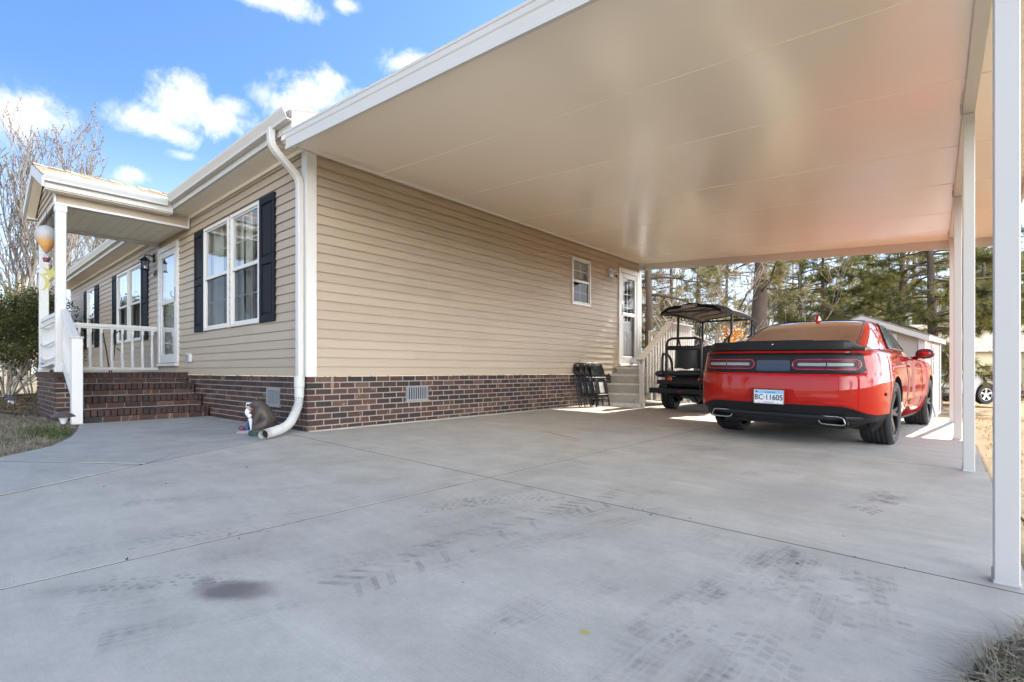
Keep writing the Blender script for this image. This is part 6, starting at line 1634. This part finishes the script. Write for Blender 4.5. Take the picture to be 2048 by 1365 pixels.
fw=bpy.data.objects.new('far_woods',None); COL.objects.link(fw); tag(fw,'far off mixed woods of thin trunks behind the yard','woods',kind='stuff')
V,F=segs_mesh(S,4); a=np_mesh('trunks',V,F,M_['paleb'],fw); a['kind']='stuff'
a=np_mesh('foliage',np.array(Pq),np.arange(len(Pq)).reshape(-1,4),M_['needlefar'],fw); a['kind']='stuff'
# undergrowth along the wood edge
P=[];S=[]
for i in range(90):
    X=rg.uniform(1240,2300); d=rg.uniform(22,46); x,y=px(X,d); b=np.array([x,y,gz(x,y)])
    for _ in range(10):
        q=b+rg.normal(size=3)*.3; q[2]=b[2]; S.append((q,q+np.array([rg.normal()*.5,rg.normal()*.5,rg.uniform(.5,2.0)]),.012,.005))
    for _ in range(60):
        q=b+np.array([rg.normal()*.5,rg.normal()*.5,abs(rg.normal())*.7]); a_=rv(rg)*.07; c=np.cross(a_,rv(rg)); c=c/max(np.linalg.norm(c),1e-6)*.04; P+=[q-a_,q+c,q+a_,q-c]
ug=bpy.data.objects.new('undergrowth',None); COL.objects.link(ug); tag(ug,'dry brown undergrowth along the edge of the woods','undergrowth',kind='stuff')
V,F=segs_mesh(S,3); a=np_mesh('stalks',V,F,M_['darktwig'],ug); a['kind']='stuff'; a=np_mesh('dry_leaves',np.array(P),np.arange(len(P)).reshape(-1,4),M_['dryleaf'],ug); a['kind']='stuff'
# --- woods west beyond the lawn
S=[];Pq=[]
for i in range(70):
    x=rg.uniform(-95,-50); y=rg.uniform(-45,45); h=rg.uniform(5,9); b=np.array([x,y,-.3]); S.append((b,b+np.array([0,0,h]),.15,.05))
    for _ in range(16):
        p=b+np.array([0,0,rg.uniform(1.,h)]); q=p+np.array([rg.normal()*1.6,rg.normal()*1.6,rg.uniform(.2,1.6)]); S.append((p,q,.035,.012)); S.append((q,q+rv(rg)*.9,.014,.008))
    for _ in range(160):
        q=b+np.array([rg.normal()*1.5,rg.normal()*1.5,rg.uniform(.4,h*.75)]); a_=rv(rg)*.22; c=np.cross(a_,rv(rg)); c=c/max(np.linalg.norm(c),1e-6)*.07; Pq+=[q-a_,q+c,q+a_,q-c]
fw2=bpy.data.objects.new('far_thicket',None); COL.objects.link(fw2); tag(fw2,'low far thicket beyond the lawn past the shrub','woods',kind='stuff')
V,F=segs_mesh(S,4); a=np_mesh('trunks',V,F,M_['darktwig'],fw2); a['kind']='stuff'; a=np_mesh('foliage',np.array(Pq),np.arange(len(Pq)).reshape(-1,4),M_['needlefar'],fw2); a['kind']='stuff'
# --- trees across the road, mirrored in the front windows
for x,y,rz,s in ((-21,-27,.2,1.0),(-34,-28,1.6,1.05),(-14,-30,2.9,.95),(-45,-31,4.0,1.1),(-27,-35,5.1,1.1)):
    c=dup(t1,(x,y,gz(x,y)),rz,s,'bare tree across the front lawn, seen only mirrored in the front windows','trees mirrored in the front windows'); c['category']='tree'
# --- grass blades
def blades(name,pts,h,w,mat,seed,bend=.6,label=None):
    rg=np.random.default_rng(seed); n=len(pts); b=np.array(pts); a=rg.uniform(0,2*PI,n); H=h*rg.uniform(.5,1.2,n); bd=bend*rg.uniform(.2,1.4,n)
    d=np.stack([np.cos(a),np.sin(a),np.zeros(n)],1); sd=np.stack([-np.sin(a),np.cos(a),np.zeros(n)],1)*(w/2)
    up=np.array([0,0,1.]); m1=b+d*(H*bd*.35)[:,None]+up*(H*.6)[:,None]; tip=b+d*(H*bd)[:,None]+up*(H*(1-.35*np.minimum(bd,1.2)))[:,None]
    V=np.stack([b-sd,b+sd,m1+sd*.8,m1-sd*.8,tip-sd*.15,tip+sd*.15],1).reshape(-1,3); k=(np.arange(n)*6)[:,None]
    F=np.concatenate([np.concatenate([k,k+1,k+2,k+3],1),np.concatenate([k+3,k+2,k+5,k+4],1)])
    o=np_mesh(name,V,F,mat); tag(o,label,'grass',kind='stuff'); return o
rg=np.random.default_rng(5)
def inleft(x,y):
    # west of walkway edge
    e=[(-5.9,-1.8),(-4.0,-1.80),(-3.17,-1.72),(-3.0,-1.68),(-2.2,-1.83),(-1.47,-1.98),(-.76,-2.22),(-.25,-2.59),(.5,-3.45),(1.5,-5.2)]
    for (a,b),(c,d) in zip(e[:-1],e[1:]):
        if a<=x<=c: return y< b+(d-b)*(x-a)/(c-a)
    return False
P=[]
while len(P)<26000:
    x=rg.uniform(-5.8,.8); y=rg.uniform(-3.9,-1.6)
    if inleft(x,y): P.append((x,y,-.028))
blades('lawn_grass',P,.045,.006,M_['dryblade'],1,1.2,'grey dry winter lawn left of the curved walkway')
P=[]
while len(P)<650:
    x=-2.15+rg.normal()*.42; y=-2.02+rg.normal()*.13
    if inleft(x,y): P.append((x,y,-.028))
blades('green_grass',P,.085,.007,M_['greenblade'],2,.7,'green grass tuft round the path lamp at the walkway edge')
def inright(x,y):
    e=[(-2.2,6.2),(-1.12,5.80),(-.94,5.84),(-.75,5.895),(-.60,5.965),(-.45,6.21)]
    for (a,b),(c,d) in zip(e[:-1],e[1:]):
        if a<=y<=c: return x>b+(d-b)*(y-a)/(c-a)+.005
    return False
P=[];Q=[]
while len(P)<7500:
    y=rg.uniform(-1.5,-.5); x=rg.uniform(5.78,6.7)
    if inright(x,y): P.append((x,y,slab_z(x)-.03))
while len(Q)<700:
    y=rg.uniform(-1.3,-.55); x=rg.uniform(5.82,6.6)
    if inright(x,y) and math.sin(x*9)+math.sin(y*11+1)>.4: Q.append((x,y,slab_z(x)-.03))
blades('verge_grass',P,.105,.0042,M_['dryblade'],3,1.25,'straw coloured dry grass at the slab corner by the nearest post')
blades('verge_green_grass',Q,.075,.005,M_['greenblade'],4,.9,'green blades in the dry grass at the slab corner')
P=[]
while len(P)<9000:
    y=rg.uniform(-.2,12); x=rg.uniform(6.02,9.5); P.append((x,y,gz(x,y)+.008))
blades('pine_straw_litter',P,.06,.007,M_['dryleaf'],6,1.6,'orange pine straw along the right side of the carport slab')
P=[]
while len(P)<6000:
    y=rg.uniform(-2.9,.0); x=rg.uniform(-15,-5.8)
    if y>-2.0-.12*(-x-5.8): P.append((x,y,gz(x,y)+.03))
blades('bark_chips',P,.035,.03,M_['dryleaf'],8,2.2,'scattered bark chips and leaves in the bed left of the porch')
rg=np.random.default_rng(12); P=[]
for _ in range(150):
    if rg.random()<.45: x,y=rg.choice([JX,JX,1.5]),0; x,y=(JX+rg.normal()*.03,rg.uniform(-2.8,6)) if rg.random()<.5 else (rg.uniform(.3,5.8),JY+rg.normal()*.025)
    else: x,y=rg.uniform(-.2,5.8),rg.uniform(-2.4,7)
    q=np.array([x,y,slab_z(x)+.004]); a_=rg.normal(size=3)*.006; a_[2]=abs(a_[2])*.4; b_=np.array([-a_[1],a_[0],.002])*rg.uniform(.3,.8); P+=[q-a_*.8+[0,0,.003],q+b_,q+a_,q-b_]
lo=np_mesh('leaf_litter',np.array(P),np.arange(len(P)).reshape(-1,4),simple('brown_litter_bits',(.05,.035,.022),.9,.4,30)); tag(lo,'tiny brown leaf bits scattered along the driveway joints','litter',kind='stuff')
# ------------------------------------------------------------------ shed
sh=thing('garden_shed',(4.35,11.25,gz(4.35,11.5)),'grey lap sided garden shed with white trim and doors behind the red car','shed')
def ux(p,d): x,y=px(p,d); return x,y
fx0,fy0=ux(1848,11.6); bx0,by0=ux(1879,13.35)
ang=math.atan2(by0-fy0,bx0-fx0); Wd=2.35; Ld=math.hypot(by0-fy0,bx0-fx0); zg=-.42; hw=1.92
# local: v along depth, u along front to the left
dv=Vector((math.cos(ang),math.sin(ang),0)); du=Vector((-math.sin(ang),math.cos(ang),0)); O=Vector((fx0,fy0,zg))
Sh=lambda u,v,z:tuple(O+du*u+dv*v+Vector((0,0,z)))
# front face along du (to the left); side face along dv
ridge=.50
mb=MB()
siding(mb,lambda u,z,n:Sh(u,-n,z),0.06,.52,.08,hw,[],.15,.012); siding(mb,lambda u,z,n:Sh(u,-n,z),1.8,Wd,.08,hw,[],.15,.012)
siding(mb,lambda u,z,n:Sh(-n,u,z),0.0,Ld,.08,hw,[(1.0,1.32,1.02,1.74)],.15,.012)
mb.prism([(0,hw),(Wd,hw),(Wd/2,hw+ridge)],-.012,.03,lambda a,b,h:Sh(a,h,b))
mb.prism([(0,.05),(Wd,.05),(Wd,hw),(Wd/2,hw+ridge),(0,hw)],Ld-.04,Ld,lambda a,b,h:Sh(a,h,b))
mb.box((0,0,.05),(.03,1.0,hw),lambda a,b,c:Sh(a,b,c)); mb.box((0,1.32,.05),(.03,Ld-.05,hw),lambda a,b,c:Sh(a,b,c)); mb.box((0,1.0,.05),(.03,1.32,1.02),lambda a,b,c:Sh(a,b,c)); mb.box((0,1.0,1.74),(.03,1.32,hw),lambda a,b,c:Sh(a,b,c)); mb.box((Wd-.03,0,.05),(Wd,Ld-.05,hw),lambda a,b,c:Sh(a,b,c)); mb.box((.03,.002,.05),(Wd-.03,.03,hw),lambda a,b,c:Sh(a,b,c))
mb.build('wall',M_['shed'],sh)
mb=MB()
mb.cbox((-.03,-.03,.02),(.10,-.012,hw+.02),.004,lambda a,b,c:Sh(a,b,c)); mb.cbox((-.032,-.012,.02),(-.012,.09,hw+.02),.004,lambda a,b,c:Sh(a,b,c)); mb.build('corner_trim',M_['white'],sh); mb=MB(); mb.cbox((-.032,Ld-.09,.02),(-.012,Ld,hw+.02),.004,lambda a,b,c:Sh(a,b,c)); mb.build('corner_trim',M_['white'],sh); mb=MB(); mb.cbox((Wd-.10,-.03,.02),(Wd+.03,-.012,hw+.02),.004,lambda a,b,c:Sh(a,b,c)); mb.build('corner_trim',M_['white'],sh); mb=MB(); mb.cbox((-.034,.1,.02),(-.014,Ld-.1,.09),.004,lambda a,b,c:Sh(a,b,c))
mb.build('base_trim',M_['white'],sh)
mb=MB()
for a,b in ((.60,1.16),(1.18,1.74)):
    mb.cbox((a,-.035,.12),(b,-.012,1.93),.004,lambda u,v,z:Sh(u,v,z))
    for p,q,r_,s in ((a,a+.08,.12,1.93),(b-.08,b,.12,1.93),(a+.08,b-.08,1.85,1.93),(a+.08,b-.08,.12,.22),(a+.08,b-.08,.95,1.05)): mb.cbox((p,-.052,r_),(q,-.036,s),.003,lambda u,v,z:Sh(u,v,z))
d=mb.build('double_door',M_['white'],sh)
mb=MB()
for p,q,r_,s in ((.50,.59,.1,2.02),(1.75,1.84,.1,2.02),(.59,1.75,1.94,2.02)): mb.cbox((p,-.04,r_),(q,-.013,s),.004,lambda u,v,z:Sh(u,v,z))
mb.build('door_frame',M_['white'],d)
mb=MB()
for p,q,r_,s in ((.98,1.04,.98,1.78),(1.28,1.34,.98,1.78),(1.04,1.28,1.72,1.78),(1.04,1.28,.98,1.04),(1.04,1.28,1.36,1.39)): mb.cbox((-.04,p,r_),(-.006,q,s),.003,lambda a,b,c:Sh(a,b,c))
w=mb.build('window',M_['white'],sh); mb=MB(); mb.add([Sh(-.012,1.04,1.04),Sh(-.012,1.28,1.04),Sh(-.012,1.28,1.72),Sh(-.012,1.04,1.72)],[(0,1,2,3)]); mb.build('pane',M_['panelglossy'],w)
mb=MB(); ov=.12; sl_=ridge/(Wd/2)
mb.prism([(-ov,hw-ov*sl_+.10),(Wd/2,hw+ridge+.10),(Wd+ov,hw-ov*sl_+.10),(Wd+ov,hw-ov*sl_+.06),(Wd/2,hw+ridge+.06),(-ov,hw-ov*sl_+.06)],-.16,Ld+.1,lambda a,b,h:Sh(a,h,b)); r=mb.build('roof',M_['shinglegrey'],sh)
mb=MB(); mb.prism([(-ov,hw-ov*sl_+.06),(Wd/2,hw+ridge+.06),(Wd+ov,hw-ov*sl_+.06),(Wd+ov,hw-ov*sl_-.06),(Wd/2,hw+ridge-.07),(-ov,hw-ov*sl_-.06)],-.165,-.135,lambda a,b,h:Sh(a,h,b)); mb.box((-ov-.002,-.135,hw-ov*sl_-.03),(-ov+.02,Ld+.1,hw-ov*sl_+.058),lambda a,b,c:Sh(a,b,c)); mb.box((-ov+.02,-.13,hw-.07),(0,Ld+.08,hw-.055),lambda a,b,c:Sh(a,b,c)); mb.build('rake_board',M_['white'],r)
bd=thing('leaning_board',Sh(-.3,.5,0),'grey white board leaning on the shed wall beyond the red car','board')
mb=MB(); mb.beam(Sh(-.20,.28,.02),Sh(-.06,.30,.75),.36,.02,up=(du.x,du.y,.3)); mb.build('sheet',M_['galv'],bd); mb=MB(); mb.beam(Sh(-.07,.08,.77),Sh(-.07,.52,.77),.06,.05); mb.build('edge_cap',M_['white'],bd)
# ------------------------------------------------------------------ neighbour house
nh=thing('neighbour_house',(9,36,-.65),'pale yellow single storey neighbour house with tan roof behind the carport posts','house')
nx_,ny_=px(1868,27); ex_,ey_=px(2300,27.5); ddx=Vector((ex_-nx_,ey_-ny_,0)); Ln=ddx.length; ddx.normalize(); ddy=Vector((-ddx.y,ddx.x,0)); On=Vector((nx_,ny_,-.68)); 
Nh=lambda u,v,z:tuple(On+ddx*u+ddy*v+Vector((0,0,z)))
mb=MB(); siding(mb,lambda u,z,n:Nh(u,-n,z),0,Ln,.35,2.55,[(.18,1.05,.95,2.15)],.16,.012); siding(mb,lambda u,z,n:Nh(-n,u,z),0,6,.35,2.55,[],.16,.012)
mb.box((.0,.005,.3),(.18,.1,2.6),lambda a,b,c:Nh(a,b,c)); mb.box((1.05,.005,.3),(Ln,.1,2.6),lambda a,b,c:Nh(a,b,c)); mb.box((.18,.005,.3),(1.05,.1,.95),lambda a,b,c:Nh(a,b,c)); mb.box((.18,.005,2.15),(1.05,.1,2.6),lambda a,b,c:Nh(a,b,c)); mb.box((.005,.1,.3),(.1,6,2.6),lambda a,b,c:Nh(a,b,c)); mb.box((.0,6,.3),(Ln,6.1,2.6),lambda a,b,c:Nh(a,b,c))
mb.build('wall',M_['paleyellow'],nh)
mb=MB(); bricks(mb,lambda u,z,n:Nh(u,-n,z),0,Ln,-.1,.34,.24,.085,proud=.01); nb_=mb.build('brick_base',M_['brick'],nh); mb=MB(); mb.box((0,0.0,-.3),(Ln,.04,.34),lambda a,b,c:Nh(a,b,c)); mb.build('mortar',M_['mortar'],nb_)
mb=MB(); mb.prism([(-.5,2.62),(3.1,4.15),(6.7,2.62),(6.7,2.52),(3.1,4.03),(-.5,2.52)],-.4,Ln+.4,lambda a,b,h:Nh(h,a,b)); r=mb.build('roof',M_['shingle'],nh)
mb=MB(); mb.box((-.4,-.53,2.42),(Ln+.4,-.50,2.60),lambda a,b,c:Nh(a,b,c)); mb.box((-.4,-.50,2.41),(Ln+.4,0,2.43),lambda a,b,c:Nh(a,b,c)); mb.build('fascia_board',M_['fascia'],r)
mb=MB(); mb.box((.10,-.03,.88),(.18,.02,2.22),lambda a,b,c:Nh(a,b,c)); mb.box((1.05,-.03,.88),(1.13,.02,2.22),lambda a,b,c:Nh(a,b,c)); mb.box((.18,-.03,2.15),(1.05,.02,2.22),lambda a,b,c:Nh(a,b,c)); mb.box((.18,-.03,.88),(1.05,.02,.95),lambda a,b,c:Nh(a,b,c)); w=mb.build('window',M_['paleyellow'],nh); mb=MB(); mb.add([Nh(.18,.03,.95),Nh(1.05,.03,.95),Nh(1.05,.03,2.15),Nh(.18,.03,2.15)],[(0,1,2,3)]); mb.build('pane',M_['panelglossy'],w)
mb=MB(); u_=(Vector((*px(2046,27.2),0))-On).dot(ddx); rect_path(mb,[Nh(u_,-.10,2.42),Nh(u_,-.10,1.2),Nh(u_,-.10,-.05)],.09,.07); mb.build('downspout',M_['fascia'],nh)
# ------------------------------------------------------------------ silver SUV
sx_,sy_=px(1968,20.0); su=thing('silver_suv',(sx_,sy_,-.60),'silver car parked before the yellow house, half hidden by the carport posts','car')
su.rotation_euler=(0,0,math.atan2(ddx.y,ddx.x)+PI); su.location=Vector((sx_,sy_,-.60))-ddx*2.85+ddy*.8
U=lambda name,mb,mat,par=None,sm=40,bv=0: mb.build(name,mat,par or su,smooth=sm,world=False,bevel=bv)
# local x along the car (rear wheel at 0, front at -2.85 to the left), y depth away, camera side at y=-.95
prof_=[(1.0,.45),(1.02,.80),(.95,1.12),(.75,1.18),(.45,1.70),(-1.55,1.74),(-2.35,1.22),(-3.55,1.08),(-3.78,.80),(-3.80,.45)]
mb=MB()
def arch(xc,r=.44): return [(xc+r*math.cos(PI*i/10),.40+r*math.sin(PI*i/10)) for i in range(11)]
low=[(-3.80,.40)]+[p for p in arch(-2.85)[::-1]]+[p for p in arch(0)[::-1]]+[(1.0,.40)]
poly=low+[(1.02,.80),(1.0,1.08),(-2.4,1.10),(-3.60,1.02),(-3.80,.8)]
mb.prism(poly,-.92,.92,lambda a,b,h:(a,h,b)); body_=U('body',mb,M_['silver'],sm=30,bv=.03)
mb=MB(); mb.prism([(.95,1.08),(.55,1.68),(.2,1.74),(-1.45,1.74),(-2.35,1.10)],-.80,.80,lambda a,b,h:(a,h*(1-.10*(b-1.08)/.66),b)); U('cabin',mb,M_['silver'],sm=30,bv=.03)
mb=MB()
for s in (-1,1):
    y=lambda b,s=s:s*(.80*(1-.10*(b-1.08)/.66)+.006)
    for q in ([(.45,1.14),(.25,1.60),(-.50,1.62),(-.52,1.14)],[(-.60,1.14),(-.58,1.62),(-1.40,1.62),(-2.05,1.14)]): mb.add([(a,y(b),b) for a,b in q],[(0,1,2,3)])
U('side_window',mb,M_['panelglossy'],sm=None)
for s in (-1,1):
    mb=MB(); mb.cbox((-2.4,s*.905-.04,.32),(-.5,s*.905+.04,.40),.02); U('running_board',mb,M_['black'])
    mb=MB(); mb.cbox((-2.1,s*1.02-.09,1.10),(-1.95,s*1.02+.09,1.28),.04); U('door_mirror',mb,M_['black'])
    mb=MB(); mb.cbox((-1.05,s*.935-.012,.92),(-.85,s*.935+.012,.955),.008); U('door_handle',mb,M_['chrome'])
for xw in (0,-2.85):
    for s in (-1,1):
        hub=bpy.data.objects.new('wheel',None); COL.objects.link(hub); hub.parent=su; hub.location=(xw,s*.80,.385); Mx=lambda a,b,c:(a,c,b)
        mb=MB(); mb.lathe([(.24,-.11),(.36,-.12),(.385,-.09),(.385,.09),(.36,.12),(.24,.11)],32,M=Mx,cap=False); mb.build('tyre',M_['rubber'],hub,smooth=40,world=False)
        mb=MB(); mb.lathe([(.25,s*.09),(.25,s*.105),(.225,s*.105),(.21,s*.06)],32,M=Mx,cap=False); mb.lathe([(0,s*.09),(.06,s*.09),(.07,s*.06),(0,s*.06)],16,M=Mx)
        for k in range(5): a=2*PI*k/5+.3; mb.beam((.05*math.cos(a),s*.075,.05*math.sin(a)),(.23*math.cos(a),s*.09,.23*math.sin(a)),.075,.03,up=(0,1,0))
        mb.build('rim',M_['alloy'],hub,smooth=30,world=False); mb=MB(); mb.lathe([(0,s*.02),(.235,s*.02),(.235,-s*.02),(0,-s*.02)],24,M=Mx); mb.build('brake_disc',M_['darkhole'],hub,world=False)
# ------------------------------------------------------------------ sky, sun, camera
SUN_EL=R(39.5); SUN_AZ=R(6.5)      # azimuth from +Y towards +X
w=bpy.data.worlds.new('World'); scene.world=w; w.use_nodes=True; nt=w.node_tree; nt.nodes.clear()
out=nt.nodes.new('ShaderNodeOutputWorld'); bg=nt.nodes.new('ShaderNodeBackground')
sky=nt.nodes.new('ShaderNodeTexSky'); sky.sky_type='NISHITA'; sky.sun_disc=False; sky.sun_elevation=SUN_EL; sky.sun_rotation=SUN_AZ; sky.air_density=1.0; sky.dust_density=.6; sky.ozone_density=2.2
STR=.065
tc=nt.nodes.new('ShaderNodeTexCoord'); dirv=tc.outputs['Generated']
def vdot(v):
    n=nt.nodes.new('ShaderNodeVectorMath'); n.operation='DOT_PRODUCT'; nt.links.new(dirv,n.inputs[0]); n.inputs[1].default_value=v; return n.outputs['Value']
nz=noise(nt,dirv,11.0,10,.68,.5); nz2=noise(nt,dirv,42.0,8,.65,.3); 
pert=math_(nt,'ADD',math_(nt,'MULTIPLY_ADD',nz,2.6,-1.3),math_(nt,'MULTIPLY_ADD',nz2,1.1,-.55))
skyc=mixc(nt,1.0,sky.outputs[0],(.96,1.24,1.56),'MULTIPLY')
el=N(nt,'ShaderNodeSeparateXYZ'); nt.links.new(dirv,el.inputs[0])
hz=nt.nodes.new('ShaderNodeMapRange'); hz.interpolation_type='SMOOTHSTEP'; nt.links.new(el.outputs[2],hz.inputs[0]); hz.inputs[1].default_value=.42; hz.inputs[2].default_value=-.02; hz.inputs[3].default_value=0; hz.inputs[4].default_value=.72
skyc=mixc(nt,hz.outputs[0],skyc,(8.2,9.3,10.6))
aa=R(41.2); FW=Vector((-math.sin(aa),math.cos(aa),0)); RT=Vector((math.cos(aa),math.sin(aa),0)); UP=Vector((0,0,1))
def pdir(X,Y): return (FW+RT*((X-1024)/1009)+UP*((742-Y)/1009))
lobes=[ # centre px, half sizes px, strength
 ((60,225),(95,50),1.0),((20,240),(70,58),1),((-120,240),(130,60),1),((-60,190),(60,30),1),
 ((365,215),(72,52),1),((300,245),(88,34),1),((430,235),(80,40),1),((385,190),(45,40),1),((340,268),(65,24),1),((470,215),(40,28),.8),
 ((630,190),(75,48),1),((590,215),(70,36),1),((655,165),(42,28),1),((720,215),(60,40),1),
 ((820,130),(62,26),1),((860,140),(50,26),1),
 ((565,8),(75,28),1),((690,12),(24,16),.8),((520,0),(50,20),.8),
 ((268,350),(40,17),1),((250,358),(30,12),.8),((365,312),(34,9),.45),((350,305),(20,7),.35),
 ((525,190),(36,26),.55),((1000,300),(160,60),1),((1330,420),(200,60),.8)]
cl=None
for (c,h,s) in lobes:
    d=pdir(*c); dl=d.length; dn=d/dl; r_=Vector((-dn.y,dn.x,0)); r_=-r_ if r_.dot(RT)<0 else r_; r_.normalize(); u_=dn.cross(r_); u_=-u_ if u_.z<0 else u_
    # angular half sizes from pixel sizes
    ax=abs((pdir(c[0]+h[0],c[1]).normalized()-dn).dot(r_)); ay=abs((pdir(c[0],c[1]-h[1]).normalized()-dn).dot(u_))
    U=vdot(r_/ax); V=vdot(u_/ay); D=vdot(dn)
    q=math_(nt,'SQRT',math_(nt,'ADD',math_(nt,'MULTIPLY',U,U),math_(nt,'MULTIPLY',V,V)))
    q=math_(nt,'ADD',q,math_(nt,'MULTIPLY',math_(nt,'LESS_THAN',D,0.0),100))
    m_=math_(nt,'SUBTRACT',math_(nt,'ADD',1.0,pert),q)
    mr=nt.nodes.new('ShaderNodeMapRange'); mr.interpolation_type='SMOOTHSTEP'; nt.links.new(m_,mr.inputs[0]); mr.inputs[1].default_value=-.3; mr.inputs[2].default_value=.95; mr.inputs[3].default_value=0; mr.inputs[4].default_value=s
    cl=mr.outputs[0] if cl is None else math_(nt,'MAXIMUM',cl,mr.outputs[0])
# unseen overbright cloud band low on the +X side, added to light the carport
gen=noise(nt,dirv,2.6,7,.58,.3)
back=vdot((.99,.10,0)); 
mr=nt.nodes.new('ShaderNodeMapRange'); mr.interpolation_type='SMOOTHSTEP'; nt.links.new(gen,mr.inputs[0]); mr.inputs[1].default_value=.38; mr.inputs[2].default_value=.52
mb_=nt.nodes.new('ShaderNodeMapRange'); mb_.interpolation_type='SMOOTHSTEP'; nt.links.new(back,mb_.inputs[0]); mb_.inputs[1].default_value=.15; mb_.inputs[2].default_value=.5
lo_=nt.nodes.new('ShaderNodeMapRange'); lo_.interpolation_type='SMOOTHSTEP'; nt.links.new(el.outputs[2],lo_.inputs[0]); lo_.inputs[1].default_value=.62; lo_.inputs[2].default_value=.45
cg=math_(nt,'MULTIPLY',math_(nt,'MULTIPLY',mr.outputs[0],mb_.outputs[0]),lo_.outputs[0])
CLB=8.0
shade=ramp(nt,noise(nt,dirv,7,5),[(.35,(.72,.77,.86)),(.62,(1,1,1))])
def scale_col(c,k):
    n=nt.nodes.new('ShaderNodeMix'); n.data_type='RGBA'; n.blend_type='MULTIPLY'; n.inputs[0].default_value=1; nt.links.new(c,n.inputs[6]); n.inputs[7].default_value=(k,k,k,1); n.clamp_result=False; return n.outputs[2]
c1=mixc(nt,cl,skyc,scale_col(shade,CLB)); c2=mixc(nt,cg,c1,scale_col(shade,CLB*6.4))
nt.links.new(c2,bg.inputs[0]); bg.inputs[1].default_value=STR; nt.links.new(bg.outputs[0],out.inputs[0])
sd=bpy.data.lights.new('sun','SUN'); sd.energy=5.0; sd.angle=R(.53); sd.color=(1,.90,.76); so=bpy.data.objects.new('sun',sd); COL.objects.link(so)
sv=Vector((math.sin(SUN_AZ)*math.cos(SUN_EL),math.cos(SUN_AZ)*math.cos(SUN_EL),math.sin(SUN_EL))); so.rotation_euler=sv.to_track_quat('Z','Y').to_euler(); so.location=(0,0,30)
cd=bpy.data.cameras.new('camera'); cd.sensor_width=36; cd.lens=36*1009/2048; cd.shift_y=(742-682.5)/2048; cd.clip_end=600; cd.clip_start=.05
co_=bpy.data.objects.new('camera',cd); COL.objects.link(co_); co_.location=(5.775,-2.911,.722); co_.rotation_euler=(R(90),0,aa); scene.camera=co_
vs_=scene.view_settings; vs_.view_transform='Standard'; vs_.look='None'; vs_.exposure=1.52; vs_.gamma=1
cy=scene.cycles; cy.use_denoising=True; cy.max_bounces=10; cy.diffuse_bounces=6; cy.use_adaptive_sampling=True; cy.adaptive_threshold=.025; cy.glossy_bounces=5; cy.transmission_bounces=6; cy.transparent_max_bounces=12; cy.sample_clamp_indirect=8; cy.caustics_reflective=False; cy.caustics_refractive=False
try: cy.denoiser='OPENIMAGEDENOISE'
except Exception: pass
